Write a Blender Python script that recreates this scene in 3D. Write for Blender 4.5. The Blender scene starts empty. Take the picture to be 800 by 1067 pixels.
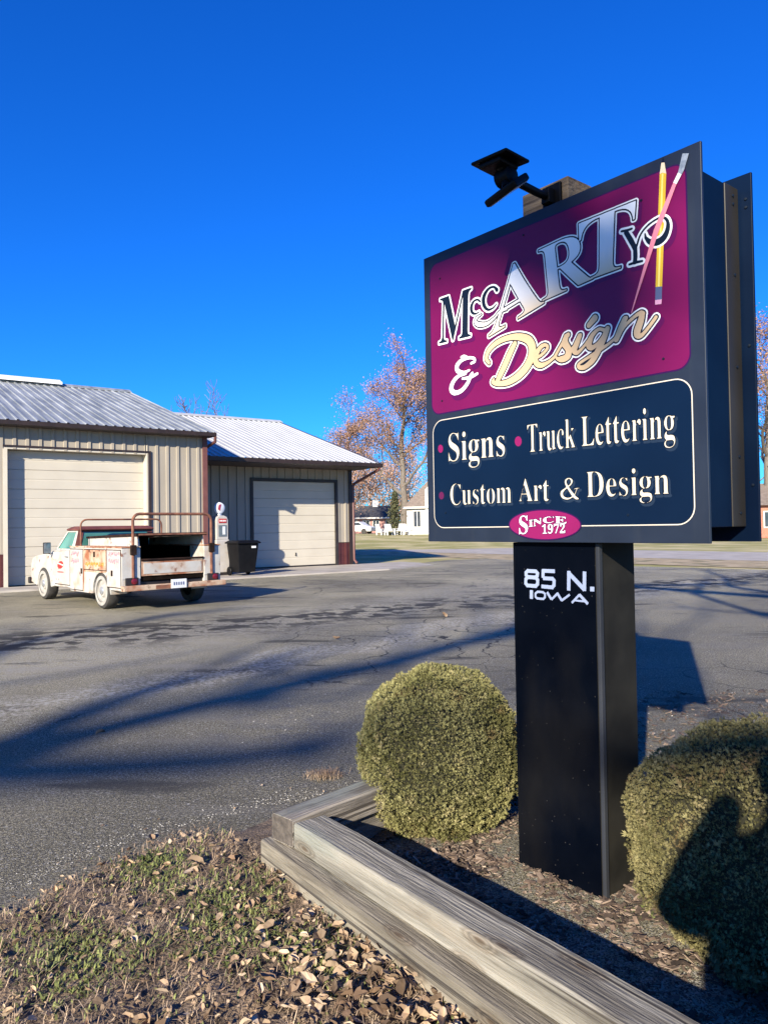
import bpy, bmesh, math, random
from mathutils import Vector, Matrix, noise
from math import sin, cos, pi, radians as rad
R = random.Random(7)
SC = bpy.context.scene
COL = SC.collection

# ------------------------------------------------------------------ camera, sky, sun, exposure
SUN_AZ, SUN_EL = 20.0, 22.2          # the sun stands behind the camera, to its left
cam = bpy.data.cameras.new('camera'); cam_o = bpy.data.objects.new('camera', cam); COL.objects.link(cam_o)
cam.sensor_fit = 'VERTICAL'; cam.sensor_height = 36; cam.lens = 26.171; cam.clip_start = 0.05; cam.clip_end = 2000
_p, _r = 0.01976, 0.01589
F = Vector((0, cos(_p), sin(_p))); R0 = Vector((1, 0, 0)); U0 = R0.cross(F)
Rt = cos(_r)*R0 - sin(_r)*U0; Up = sin(_r)*R0 + cos(_r)*U0
M = Matrix((( Rt.x, Up.x, -F.x, 0), (Rt.y, Up.y, -F.y, 0), (Rt.z, Up.z, -F.z, 1.4), (0, 0, 0, 1)))
cam_o.matrix_world = M; SC.camera = cam_o

w = bpy.data.worlds.new('World'); SC.world = w; w.use_nodes = True
nt = w.node_tree; bg = nt.nodes['Background']
sky = nt.nodes.new('ShaderNodeTexSky'); sky.sky_type = 'NISHITA'; sky.sun_disc = False
sky.sun_elevation = rad(SUN_EL); sky.sun_rotation = rad(180 + SUN_AZ); sky.air_density = 1.0; sky.dust_density = 0.25; sky.ozone_density = 3.0
hs = nt.nodes.new('ShaderNodeHueSaturation'); hs.inputs['Saturation'].default_value = 1.28; hs.inputs['Value'].default_value = 1.0
tint = nt.nodes.new('ShaderNodeMixRGB'); tint.blend_type = 'MULTIPLY'; tint.inputs[0].default_value = 1.0; tint.inputs[2].default_value = (0.15, 0.69, 1.48, 1)   # a deep late autumn blue
nt.links.new(sky.outputs[0], hs.inputs['Color']); nt.links.new(hs.outputs[0], tint.inputs[1]); nt.links.new(tint.outputs[0], bg.inputs[0]); bg.inputs[1].default_value = 0.074

sun = bpy.data.lights.new('sun', 'SUN'); sun_o = bpy.data.objects.new('sun', sun); COL.objects.link(sun_o)
sun.energy = 5.0; sun.angle = rad(0.53); sun.color = (1.0, 0.905, 0.73)
to_sun = Vector((-sin(rad(SUN_AZ))*cos(rad(SUN_EL)), -cos(rad(SUN_AZ))*cos(rad(SUN_EL)), sin(rad(SUN_EL))))
sun_o.rotation_euler = to_sun.to_track_quat('Z', 'Y').to_euler()
SC.view_settings.view_transform = 'Standard'; SC.view_settings.look = 'None'; SC.view_settings.gamma = 1.0
SC.view_settings.exposure = 1.05
SC.render.engine = 'CYCLES'; SC.cycles.max_bounces = 6

# ------------------------------------------------------------------ materials
def mat(name, c1, c2=None, scale=6.0, rough=0.6, bump=0.0, bscale=40.0, metal=0.0, spec=0.5, stretch=(1, 1, 1), detail=6.0, lo=0.35, hi=0.65, coat=0.0, island=0.0):
    m = bpy.data.materials.new(name); m.use_nodes = True
    t = m.node_tree; b = t.nodes['Principled BSDF']; L = t.links.new
    b.inputs['Roughness'].default_value = rough; b.inputs['Metallic'].default_value = metal
    b.inputs['Specular IOR Level'].default_value = spec; b.inputs['Coat Weight'].default_value = coat
    b.inputs['Base Color'].default_value = (*c1, 1)
    tc = t.nodes.new('ShaderNodeTexCoord'); mp = t.nodes.new('ShaderNodeMapping'); mp.inputs['Scale'].default_value = stretch
    L(tc.outputs['Object'], mp.inputs[0])
    last = None
    if c2 is not None:
        n = t.nodes.new('ShaderNodeTexNoise'); n.inputs['Scale'].default_value = scale; n.inputs['Detail'].default_value = detail
        L(mp.outputs[0], n.inputs[0])
        r = t.nodes.new('ShaderNodeValToRGB'); r.color_ramp.elements[0].position = lo; r.color_ramp.elements[1].position = hi
        r.color_ramp.elements[0].color = (*c1, 1); r.color_ramp.elements[1].color = (*c2, 1)
        L(n.outputs[0], r.inputs[0]); last = r.outputs[0]
        if island:
            g = t.nodes.new('ShaderNodeNewGeometry'); h = t.nodes.new('ShaderNodeHueSaturation')
            ma = t.nodes.new('ShaderNodeMapRange'); ma.inputs[3].default_value = 1 - island; ma.inputs[4].default_value = 1 + island
            L(g.outputs['Random Per Island'], ma.inputs[0]); L(ma.outputs[0], h.inputs['Value']); L(last, h.inputs['Color']); last = h.outputs[0]
        L(last, b.inputs['Base Color'])
    if bump:
        n2 = t.nodes.new('ShaderNodeTexNoise'); n2.inputs['Scale'].default_value = bscale; n2.inputs['Detail'].default_value = 8
        L(mp.outputs[0], n2.inputs[0])
        bu = t.nodes.new('ShaderNodeBump'); bu.inputs['Strength'].default_value = bump; bu.inputs['Distance'].default_value = 0.02
        L(n2.outputs[0], bu.inputs['Height']); L(bu.outputs[0], b.inputs['Normal'])
    return m

def over(m, col, scale, lo, hi, stretch=(1, 1, 1), kind='noise', amount=1.0, detail=6.0, seed=0.0):
    """paint a second patchy layer (rust, dust, stains) over a material's colour"""
    t = m.node_tree; b = t.nodes['Principled BSDF']; L = t.links.new
    tc = t.nodes.new('ShaderNodeTexCoord'); mp = t.nodes.new('ShaderNodeMapping'); mp.inputs['Scale'].default_value = stretch; mp.inputs['Location'].default_value = (seed, seed*1.7, seed*0.6)
    L(tc.outputs['Object'], mp.inputs[0])
    if kind == 'noise':
        n = t.nodes.new('ShaderNodeTexNoise'); n.inputs['Scale'].default_value = scale; n.inputs['Detail'].default_value = detail; out = n.outputs[0]
    elif kind == 'crack':
        d = t.nodes.new('ShaderNodeTexNoise'); d.inputs['Scale'].default_value = scale*1.5; d.inputs['Detail'].default_value = 5
        L(mp.outputs[0], d.inputs[0])
        ad = t.nodes.new('ShaderNodeMixRGB'); ad.blend_type = 'ADD'; ad.inputs[0].default_value = 0.5/scale
        L(mp.outputs[0], ad.inputs[1]); L(d.outputs['Color'], ad.inputs[2])
        n = t.nodes.new('ShaderNodeTexVoronoi'); n.feature = 'DISTANCE_TO_EDGE'; n.inputs['Scale'].default_value = scale; out = n.outputs['Distance']
        L(ad.outputs[0], n.inputs[0])
    elif kind == 'speck':
        n = t.nodes.new('ShaderNodeTexVoronoi'); n.inputs['Scale'].default_value = scale; out = n.outputs['Distance']
    if kind != 'crack': L(mp.outputs[0], n.inputs[0])
    r = t.nodes.new('ShaderNodeMapRange'); r.inputs[1].default_value = lo; r.inputs[2].default_value = hi; r.inputs[4].default_value = amount; r.clamp = True
    L(out, r.inputs[0])
    mx = t.nodes.new('ShaderNodeMixRGB'); mx.inputs[2].default_value = (*col, 1)
    src = b.inputs['Base Color'].links[0].from_socket if b.inputs['Base Color'].links else None
    if src: L(src, mx.inputs[1])
    else: mx.inputs[1].default_value = b.inputs['Base Color'].default_value
    L(r.outputs[0], mx.inputs[0]); L(mx.outputs[0], b.inputs['Base Color'])
    return mx, r

def limit(pair, scale, lo, hi, seed=3.0):
    """keep a layer to some large patches"""
    mx, r = pair; t = mx.id_data; L = t.links.new
    tc = t.nodes.new('ShaderNodeTexCoord'); mp = t.nodes.new('ShaderNodeMapping'); mp.inputs['Location'].default_value = (seed, seed, seed)
    n = t.nodes.new('ShaderNodeTexNoise'); n.inputs['Scale'].default_value = scale; n.inputs['Detail'].default_value = 4
    L(tc.outputs['Object'], mp.inputs[0]); L(mp.outputs[0], n.inputs[0])
    q = t.nodes.new('ShaderNodeMapRange'); q.inputs[1].default_value = lo; q.inputs[2].default_value = hi; L(n.outputs[0], q.inputs[0])
    mu = t.nodes.new('ShaderNodeMath'); mu.operation = 'MULTIPLY'; L(r.outputs[0], mu.inputs[0]); L(q.outputs[0], mu.inputs[1]); L(mu.outputs[0], mx.inputs[0])

# ------------------------------------------------------------------ mesh helpers
class MB:
    def __init__(s): s.v = []; s.f = []; s.sm = []
    def add(s, vs, fs, smooth=False):
        o = len(s.v); s.v += [tuple(x) for x in vs]; s.f += [tuple(i + o for i in f) for f in fs]; s.sm += [smooth]*len(fs); return s
    def box(s, a, b):
        (x0, y0, z0), (x1, y1, z1) = a, b
        return s.add([(x0,y0,z0),(x1,y0,z0),(x1,y1,z0),(x0,y1,z0),(x0,y0,z1),(x1,y0,z1),(x1,y1,z1),(x0,y1,z1)],
                     [(0,3,2,1),(4,5,6,7),(0,1,5,4),(1,2,6,5),(2,3,7,6),(3,0,4,7)])
    def quad(s, *p): return s.add(p, [tuple(range(len(p)))])
    def prism(s, poly, ax, c0, c1):
        """polygon in the two other axes, extruded along ax from c0 to c1"""
        def mk(p, c):
            a, b = p
            return {'x': (c, a, b), 'y': (a, c, b), 'z': (a, b, c)}[ax]
        n = len(poly); vs = [mk(p, c0) for p in poly] + [mk(p, c1) for p in poly]
        return s.add(vs, [tuple(range(n))[::-1], tuple(range(n, 2*n))] + [(i, (i+1) % n, n+(i+1) % n, n+i) for i in range(n)])
    def tube(s, pts, r, n=8, cap=True):
        pts = [Vector(p) for p in pts]; k = len(pts)
        rs = r if isinstance(r, (list, tuple)) else [r]*k
        ref = None; rings = []
        for i, p in enumerate(pts):
            d = (pts[min(i+1, k-1)] - pts[max(i-1, 0)]).normalized()
            if ref is None:
                ref = d.orthogonal().normalized()
            else:
                ref = (ref - d*ref.dot(d)).normalized()
            q = d.cross(ref)
            rings.append([p + (ref*cos(2*pi*j/n) + q*sin(2*pi*j/n))*rs[i] for j in range(n)])
        fs = [(i*n+j, i*n+(j+1) % n, (i+1)*n+(j+1) % n, (i+1)*n+j) for i in range(k-1) for j in range(n)]
        if cap: fs += [tuple(range(n))[::-1], tuple(range((k-1)*n, k*n))]
        return s.add([v for r_ in rings for v in r_], fs, True)
    def lathe(s, prof, c=(0, 0, 0), axis='z', n=24, cap=True):
        vs = []
        for r, h in prof:
            for j in range(n):
                a = 2*pi*j/n; x, y = r*cos(a), r*sin(a)
                q = {'z': (x, y, h), 'x': (h, x, y), 'y': (x, h, y)}[axis]
                vs.append((c[0]+q[0], c[1]+q[1], c[2]+q[2]))
        k = len(prof)
        fs = [(i*n+j, i*n+(j+1) % n, (i+1)*n+(j+1) % n, (i+1)*n+j) for i in range(k-1) for j in range(n)]
        if cap: fs += [tuple(range(n))[::-1], tuple(range((k-1)*n, k*n))]
        return s.add(vs, fs, True)
    def build(s, name, m, parent=None, bevel=0.0, loc=None, flatall=False):
        me = bpy.data.meshes.new(name); me.from_pydata(s.v, [], s.f); me.update()
        bm = bmesh.new(); bm.from_mesh(me)
        if len(s.f) < 20000: bmesh.ops.recalc_face_normals(bm, faces=bm.faces[:])
        lv = [v for v in bm.verts if not v.link_faces]
        if lv: bmesh.ops.delete(bm, geom=lv, context='VERTS')
        bm.to_mesh(me); bm.free()
        if not flatall: me.polygons.foreach_set('use_smooth', s.sm)
        me.materials.append(m)
        if hasattr(me, 'set_sharp_from_angle') and any(s.sm) and len(s.f) < 20000: me.set_sharp_from_angle(angle=rad(40))
        o = bpy.data.objects.new(name, me); COL.objects.link(o)
        if parent: o.parent = parent
        if loc: o.location = loc
        if bevel:
            b = o.modifiers.new('edge', 'BEVEL'); b.width = bevel; b.segments = 2; b.limit_method = 'ANGLE'; b.angle_limit = rad(50)
        return o

def tag(o, label=None, cat=None, group=None, kind=None):
    if label: o['label'] = label
    if cat: o['category'] = cat
    if group: o['group'] = group
    if kind: o['kind'] = kind
    return o
def thing(name, label, cat, loc=(0, 0, 0), rz=0.0, group=None):
    o = bpy.data.objects.new(name, None); o.empty_display_size = 0.2; COL.objects.link(o)
    o.location = loc; o.rotation_euler = (0, 0, rz); return tag(o, label, cat, group)
def sstep(a, b, x):
    t = max(0.0, min(1.0, (x-a)/(b-a))); return t*t*(3-2*t)
def copy_tree(o, parent=None):
    c = o.copy(); COL.objects.link(c)
    if parent: c.parent = parent
    for ch in [k for k in o.children]: copy_tree(ch, c)
    return c

# ------------------------------------------------------------------ ground, lot, roads
def ground_z(x, y):
    k = sstep(26, 12, x)
    return 0.66*sstep(42, 70, y)*k
M_lawn = mat('lawn', (0.27, 0.25, 0.07), (0.50, 0.42, 0.21), 0.35, 0.95, 0.6, 25, detail=10, lo=0.42, hi=0.62)
over(M_lawn, (0.36, 0.28, 0.15), 3.0, 0.55, 0.75, amount=0.6)
g = MB(); xs = [-600, -300, -120] + [-60+5*i for i in range(25)] + [90, 150, 300, 600]
ys = [-300, -100, -40, -10, 0, 10, 20, 30, 36] + [40+2*i for i in range(18)] + [85, 100, 130, 200, 400, 900]
g.add([(x, y, ground_z(x, y)-0.03) for y in ys for x in xs],
      [(j*len(xs)+i, j*len(xs)+i+1, (j+1)*len(xs)+i+1, (j+1)*len(xs)+i) for j in range(len(ys)-1) for i in range(len(xs)-1)], True)
tag(g.build('ground', M_lawn), 'lawn and dry grass stretching to the far houses', kind='structure')

M_asph = mat('asphalt', (0.165, 0.147, 0.098), (0.55, 0.49, 0.325), 0.30, 0.75, 1.0, 160, detail=9, lo=0.34, hi=0.62, spec=0.15)
limit(over(M_asph, (0.25, 0.24, 0.225), 5.0, 0.5, 0.72, (1, 1, 1), seed=2), 0.28, 0.48, 0.62, seed=6)
over(M_asph, (0.035, 0.035, 0.037), 55, 0.50, 0.66, amount=0.8)
over(M_asph, (0.020, 0.020, 0.020), 140, 0.50, 0.58, amount=0.92, detail=2)
over(M_asph, (0.58, 0.55, 0.48), 115, 0.57, 0.66, amount=0.85, detail=2, seed=7)
over(M_asph, (0.55, 0.52, 0.46), 48, 0.60, 0.69, amount=0.75, detail=3, seed=3)
over(M_asph, (0.40, 0.38, 0.34), 85, 0.22, 0.12, kind='speck', amount=0.35)
over(M_asph, (0.50, 0.49, 0.46), 30, 0.11, 0.06, kind='speck', amount=0.9)
limit(over(M_asph, (0.03, 0.03, 0.03), 1.3, 0.016, 0.004, kind='crack'), 0.16, 0.54, 0.58, seed=21)
over(M_asph, (0.34, 0.315, 0.27), 1.6, 0.55, 0.72, (0.5, 1.6, 1), amount=0.5, seed=4)
over(M_asph, (0.04, 0.037, 0.033), 1.1, 0.60, 0.66, (0.6, 2.0, 1), amount=0.7, seed=11)
def band_layer(m, col, p0, n, half, scale, lo, hi, amount, seed=0.0, stretch=(1, 1, 1)):
    """a layer kept to a ragged band along a line on the ground: a wheel track of dust or a broken strip"""
    mx, r = over(m, col, scale, lo, hi, stretch, amount=amount, seed=seed); t = m.node_tree; L = t.links.new
    tc = t.nodes.new('ShaderNodeTexCoord'); su = t.nodes.new('ShaderNodeVectorMath'); su.operation = 'SUBTRACT'; su.inputs[1].default_value = (*p0, 0)
    nz = t.nodes.new('ShaderNodeTexNoise'); nz.inputs['Scale'].default_value = 0.6; nz.inputs['Detail'].default_value = 6
    L(tc.outputs['Object'], su.inputs[0]); L(tc.outputs['Object'], nz.inputs[0])
    ad = t.nodes.new('ShaderNodeVectorMath'); ad.operation = 'MULTIPLY_ADD'; ad.inputs[1].default_value = (2.2, 2.2, 0); L(nz.outputs['Color'], ad.inputs[0]); L(su.outputs[0], ad.inputs[2])
    d = t.nodes.new('ShaderNodeVectorMath'); d.operation = 'DOT_PRODUCT'; d.inputs[1].default_value = (*n, 0); L(ad.outputs[0], d.inputs[0])
    ab = t.nodes.new('ShaderNodeMath'); ab.operation = 'ABSOLUTE'; L(d.outputs['Value'], ab.inputs[0])
    q = t.nodes.new('ShaderNodeMapRange'); q.inputs[1].default_value = half; q.inputs[2].default_value = half*0.35; L(ab.outputs[0], q.inputs[0])
    mu = t.nodes.new('ShaderNodeMath'); mu.operation = 'MULTIPLY'; L(r.outputs[0], mu.inputs[0]); L(q.outputs[0], mu.inputs[1]); L(mu.outputs[0], mx.inputs[0])
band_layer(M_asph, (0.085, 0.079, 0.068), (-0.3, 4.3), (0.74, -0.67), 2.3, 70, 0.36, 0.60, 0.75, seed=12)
band_layer(M_asph, (0.52, 0.49, 0.44), (-1.6, 7.4), (0.74, -0.67), 0.55, 26, 0.42, 0.66, 0.75, seed=1)
band_layer(M_asph, (0.38, 0.36, 0.32), (-2.6, 9.6), (0.80, -0.60), 1.6, 14, 0.42, 0.64, 0.6, seed=5)
band_layer(M_asph, (0.05, 0.047, 0.042), (-3.6, 10.4), (0.55, -0.83), 1.3, 3.4, 0.47, 0.54, 0.95, seed=8)
lot = [(-40, -40), (14, -40), (22, 9), (10.845, 21.2), (8.0, 24.0), (6.0, 27.5), (4.3, 31.0), (2.6, 30.6), (1.45, 28.4), (0.6, 24.6), (-1.2, 23.0), (-40, -4)]
def sheet(name, poly, z, m, label, kind='structure'):
    cu = bpy.data.curves.new(name, 'CURVE'); cu.dimensions = '2D'; cu.fill_mode = 'BOTH'
    sp = cu.splines.new('POLY'); sp.points.add(len(poly)-1); sp.use_cyclic_u = True
    for q, p in zip(sp.points, poly): q.co = (p[0], p[1], 0, 1)
    o = bpy.data.objects.new(name, cu); COL.objects.link(o)
    me = bpy.data.meshes.new_from_object(o.evaluated_get(bpy.context.evaluated_depsgraph_get())); bpy.data.objects.remove(o)
    me.name = name; me.materials.clear(); me.materials.append(m)
    ob = bpy.data.objects.new(name, me); ob.location = (0, 0, z); COL.objects.link(ob)
    return tag(ob, label, kind=kind)
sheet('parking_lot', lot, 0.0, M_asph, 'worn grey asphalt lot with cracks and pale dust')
M_conc = mat('concrete', (0.34, 0.30, 0.26), (0.44, 0.40, 0.35), 1.2, 0.85, 0.3, 60)
over(M_conc, (0.22, 0.19, 0.16), 0.8, 0.56, 0.75, amount=0.6)
M_dry = mat('dry verge', (0.30, 0.225, 0.125), (0.46, 0.36, 0.22), 1.6, 0.95, 0.6, 30, detail=10)
over(M_dry, (0.10, 0.105, 0.035), 1.1, 0.52, 0.66, amount=0.8)
ca, sa_ = 0.62, -0.785                       # direction of the street beyond the lot
def band(p, o0, o1, t0, t1):
    nx, ny = 0.785, 0.62
    return [(p[0]+ca*t+nx*o, p[1]+sa_*t+ny*o) for t, o in ((t0, o0), (t1, o0), (t1, o1), (t0, o1))]
sheet('verge', band((10.0, 30.0), -3.9, 0.15, -26, 40), -0.012, M_dry, 'strip of dry tan grass along the lot edge')
sheet('road', band((10.0, 30.0), 0.15, 7.5, -40, 60), -0.008, M_conc, 'pale concrete street beyond the lot')

# garden ground: the camera stands on it, the lot starts at its ragged edge
EDGE = [(-14, -14), (-4.3, -0.7), (-1.50, 2.86), (-1.30, 3.22), (-1.13, 3.42), (-0.82, 3.64), (-0.56, 3.80), (-0.34, 3.90), (0.15, 4.22), (1.3, 5.25), (2.3, 6.25), (4.2, 8.2)]
def edge_dist(x, y):
    """signed distance to the lot edge, positive on the garden side"""
    best = 1e9; sg = 1
    for (ax, ay), (bx, by) in zip(EDGE, EDGE[1:]):
        dx, dy = bx-ax, by-ay; t = max(0, min(1, ((x-ax)*dx+(y-ay)*dy)/(dx*dx+dy*dy)))
        px, py = ax+t*dx, ay+t*dy; d = math.hypot(x-px, y-py)
        if d < best: best = d; sg = 1 if (dx*(y-ay)-dy*(x-ax)) < 0 else -1
    return sg*best
FD, BD = Vector((0.602, -0.799)), Vector((0.69, 0.724))       # the two timber runs
CORNER = Vector((-0.40, 3.03))
def in_bed(x, y, m=0.0):
    q = Vector((x, y))-CORNER; det = FD.x*BD.y-FD.y*BD.x
    s = (q.x*BD.y-q.y*BD.x)/det; t = (FD.x*q.y-FD.y*q.x)/det
    return s > m and t > m and s < 4.2 and t < 3.1
def soil_z(x, y):
    d = edge_dist(x, y) + 0.05*noise.noise((x*7, y*7, 1))
    return -0.03 + 0.055*sstep(-0.03, 0.30, d) + 0.018*noise.noise((x*5, y*5, 0)) + 0.010*noise.noise((x*17, y*17, 3))*sstep(0, .1, d)
def bed_z(x, y): return -0.012 + 0.020*noise.noise((x*5, y*5, 8)) + 0.012*noise.noise((x*22, y*22, 5))
M_soil = mat('garden soil', (0.07, 0.048, 0.032), (0.22, 0.155, 0.10), 9, 0.95, 1.0, 90, detail=10)
over(M_soil, (0.30, 0.22, 0.15), 30, 0.55, 0.72, amount=0.7)
def patch(name, x0, x1, y0, y1, st, keep, zf, m, label):
    g = MB(); nx, ny = int((x1-x0)/st)+1, int((y1-y0)/st)+1; ok = {}; 
    for j in range(ny):
        for i in range(nx):
            x, y = x0+i*st, y0+j*st
            if keep(x, y): ok[(i, j)] = len(g.v); g.v.append((x, y, zf(x, y)))
    for (i, j) in ok:
        q = [(i, j), (i+1, j), (i+1, j+1), (i, j+1)]
        if all(k in ok for k in q): g.f.append(tuple(ok[k] for k in q)); g.sm.append(True)
    return tag(g.build(name, m), label, kind='structure')
patch('soil', -4.6, 1.6, -2.5, 4.4, 0.035, lambda x, y: edge_dist(x, y) > -0.15 and not in_bed(x, y, 0.10), soil_z, M_soil, 'bare garden soil under leaves and dry grass')
M_mulch = mat('mulch', (0.045, 0.030, 0.022), (0.14, 0.095, 0.068), 25, 0.95, 1.0, 120, detail=10)
over(M_mulch, (0.26, 0.19, 0.13), 45, 0.58, 0.72, amount=0.6)
patch('mulch_bed', -0.6, 5.2, -0.5, 6.4, 0.04, lambda x, y: in_bed(x, y, 0.02) or (edge_dist(x, y) > -0.1 and y > 3.3 and x > 0.2), bed_z, M_mulch, 'dark bark mulch filling the timber edged bed')

# ------------------------------------------------------------------ the two metal buildings (local x along the front, y into the building)
BA = 0.61230; BX, BY = -9.406, 18.609
def ribbed(g, o, U, V, N, ulen, vbr, holes=(), pitch=0.3, rw=0.055, rh=0.022, u_off=0.0):
    """a ribbed metal sheet as one connected grid; holes are (u0, u1, v0, v1)"""
    o, U, V, N = Vector(o), Vector(U), Vector(V), Vector(N)
    us = {0.0: 0.0, ulen: 0.0}
    k = -1
    while True:
        c = u_off + pitch*k; k += 1
        if c-rw > ulen: break
        for du, h in ((-rw/2-0.012, 0), (-rw/2, rh), (rw/2, rh), (rw/2+0.012, 0)):
            if 0 < c+du < ulen: us[c+du] = h
    for hl in holes:
        for e in hl[:2]:
            if 0 < e < ulen and e not in us: us[e] = 0.0
    ul = sorted(us); vl = sorted(set(list(vbr)+[e for hl in holes for e in hl[2:] if min(vbr) < e < max(vbr)]))
    b = len(g.v); nu = len(ul)
    for v in vl:
        for u in ul: g.v.append(tuple(o+U*u+V*v+N*us[u]))
    for j in range(len(vl)-1):
        for i in range(nu-1):
            uc, vc = (ul[i]+ul[i+1])/2, (vl[j]+vl[j+1])/2
            if any(a < uc < c and d < vc < e for a, c, d, e in holes): continue
            g.f.append((b+j*nu+i, b+j*nu+i+1, b+(j+1)*nu+i+1, b+(j+1)*nu+i)); g.sm.append(False)
    return g
M_wall = mat('tan ribbed steel', (0.285, 0.25, 0.20), (0.32, 0.28, 0.225), 3, 0.55, stretch=(1, 1, 0.3))
M_wains = mat('maroon ribbed steel', (0.055, 0.012, 0.012), (0.075, 0.018, 0.017), 3, 0.5)
M_brown = mat('brown trim', (0.020, 0.012, 0.011), (0.03, 0.018, 0.016), 4, 0.45)
M_maroon = mat('maroon trim', (0.12, 0.045, 0.038), (0.15, 0.06, 0.05), 4, 0.45)
M_black = mat('black brown trim', (0.018, 0.014, 0.014), (0.03, 0.024, 0.022), 4, 0.5)
M_door = mat('cream door', (0.445, 0.405, 0.335), (0.48, 0.44, 0.365), 1.5, 0.5)
over(M_door, (0.37, 0.33, 0.265), 1.2, 0.58, 0.75, (0.4, 1, 2.0), amount=0.4)
M_roof = mat('galvanised roof', (0.22, 0.235, 0.235), (0.42, 0.435, 0.425), 1.4, 0.45, metal=0.3, stretch=(3, 0.35, 1))
over(M_roof, (0.15, 0.16, 0.16), 1.0, 0.52, 0.75, (3, 0.3, 1), amount=0.5)
M_cap = mat('white ridge cap', (0.75, 0.76, 0.76), (0.82, 0.82, 0.82), 3, 0.45)
M_roofw = mat('white steel roof', (0.38, 0.385, 0.39), (0.46, 0.465, 0.47), 1.4, 0.5, stretch=(3, 0.4, 1))
M_soffit = mat('brown soffit', (0.05, 0.035, 0.03), (0.06, 0.042, 0.036), 5, 0.6)

def garage_door(parent, u0, u1, z0, z1, y, rows, name='garage_door'):
    g = MB(); h = (z1-z0)/rows; k = 3
    prof = []
    for i in range(rows):                 # each panel: grooves between panels and two embossed lines
        z = z0+i*h
        prof += [(z+0.004, 0.018), (z+0.012, 0.0), (z+h*0.46, 0.0), (z+h*0.48, 0.006), (z+h*0.52, 0.006), (z+h*0.54, 0.0), (z+h-0.012, 0.0), (z+h-0.004, 0.018)]
    vs = [(u, y+d, z) for z, d in prof for u in (u0, u1)]
    g.add(vs, [(2*i, 2*i+1, 2*i+3, 2*i+2) for i in range(len(prof)-1)])
    o = g.build(name, M_door, parent)
    g = MB(); g.box((u0+0.01, y-0.012, z0-0.03), (u1-0.01, y+0.02, z0+0.028)); g.build('door_seal', M_black, o)
    um = (u0+u1)/2; zh = z0+h*0.72
    g = MB(); g.box((um-0.03, y-0.035, zh-0.06), (um+0.03, y-0.001, zh-0.045)); g.box((um-0.012, y-0.03, zh-0.046), (um+0.012, y-0.001, zh+0.05)); g.build('door_handle', M_black, o)
    return o

B1 = thing('workshop_building', 'tan ribbed metal workshop with big cream door behind the old truck', 'building', (BX, BY, 0), BA)
X0 = -14.0; E1 = 4.10
g = MB(); ribbed(g, (X0, 0, 0), (1, 0, 0), (0, 0, 1), (0, -1, 0), 5.2-X0, (0.88, E1), [(0.0-X0, 3.47-X0, 0, 3.50)], 0.30, 0.070, 0.034, u_off=0.07)
ribbed(g, (5.2, 0, 0), (0, 1, 0), (0, 0, 1), (1, 0, 0), 16.0, (0.0, 4.1), (), 0.3)
g.build('wall', M_wall, B1)
g = MB(); g.add([(5.2, 0, 4.1), (5.2, 16, 4.1), (5.2, 8, 6.55), (X0, 0, 4.1), (X0, 16, 4.1), (X0, 8, 6.55), (X0, 0, 0), (X0, 16, 0), (5.2, 16, 0)],
                [(0, 1, 2), (3, 5, 4), (6, 3, 4, 7), (7, 4, 1, 8)]); g.build('gable', M_wall, B1)
for a, b in ((X0, -0.08), (3.61, 5.2)):
    g = MB(); ribbed(g, (a, -0.006, 0), (1, 0, 0), (0, 0, 1), (0, -1, 0), b-a, (0.0, 0.86), [], 0.30, 0.070, 0.034, u_off=(0.07+X0-a) % 0.3)
    g.build('wainscot', M_wains, B1)
    g = MB(); g.box((a, -0.045, 0.862), (b-0.02, -0.002, 0.895)); g.build('wainscot_cap', M_wall, B1)
rc = 0.29                                   # the door sits back in its opening
M_jamb = mat('pale door jamb', (0.50, 0.45, 0.36), (0.54, 0.49, 0.40), 3, 0.5)
g = MB(); g.box((-0.10, -0.05, 0.0), (-0.0, rc, 3.50)); g.box((3.47, -0.02, 0), (3.53, rc, 3.50)); g.box((-0.10, -0.02, 3.502), (3.53, rc, 3.55))
g.build('door_jamb', M_jamb, B1)
g = MB(); g.box((3.532, -0.045, 0), (3.60, -0.002, 3.60)); g.box((-0.10, -0.045, 3.552), (3.531, -0.002, 3.60)); g.build('door_trim', M_brown, B1)
garage_door(B1, 0.002, 3.468, 0.03, 3.50, rc-0.03, 7)
g = MB(); g.box((5.10, -0.05, 0), (5.235, 0.0, 4.08)); g.box((5.2, 0.0, 0), (5.235, 0.12, 4.08)); g.build('corner_trim', M_maroon, B1)
RS1 = (6.68-4.17)/8.4; c1 = 1/math.hypot(1, RS1)
g = MB(); ribbed(g, (X0, -0.35, 4.186), (1, 0, 0), (0, c1, RS1*c1), (0, -RS1*c1, c1), 5.38-X0, (0.0, 8.35/c1), (), 0.235, 0.05, 0.028, u_off=0.1)
ribbed(g, (X0, 16.42, 4.165), (1, 0, 0), (0, -c1, RS1*c1), (0, RS1*c1, c1), 5.38-X0, (0.0, 8.42/c1), (), 0.235, 0.05, 0.028)
g.build('roof', M_roof, B1)
g = MB(); g.prism([(7.72, 6.62), (8.0, 6.735), (8.28, 6.62), (8.28, 6.64), (8.0, 6.765), (7.72, 6.64)], 'x', X0, 5.38); g.build('ridge_cap', M_roof, B1)
g = MB(); g.prism([(7.6, 6.66), (8.0, 6.77), (8.4, 6.66), (8.4, 6.74), (8.0, 6.89), (7.6, 6.74)], 'x', X0, 2.9); g.build('ridge_vent', M_cap, B1)
g = MB(); g.box((X0, -0.33, 4.06), (5.32, 0.0, 4.08)); g.build('soffit', M_soffit, B1)
g = MB(); g.prism([(-0.45, 4.07), (-0.35, 4.05), (-0.335, 4.175), (-0.46, 4.175)], 'x', X0, 5.36); g.build('gutter', M_brown, B1)
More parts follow.
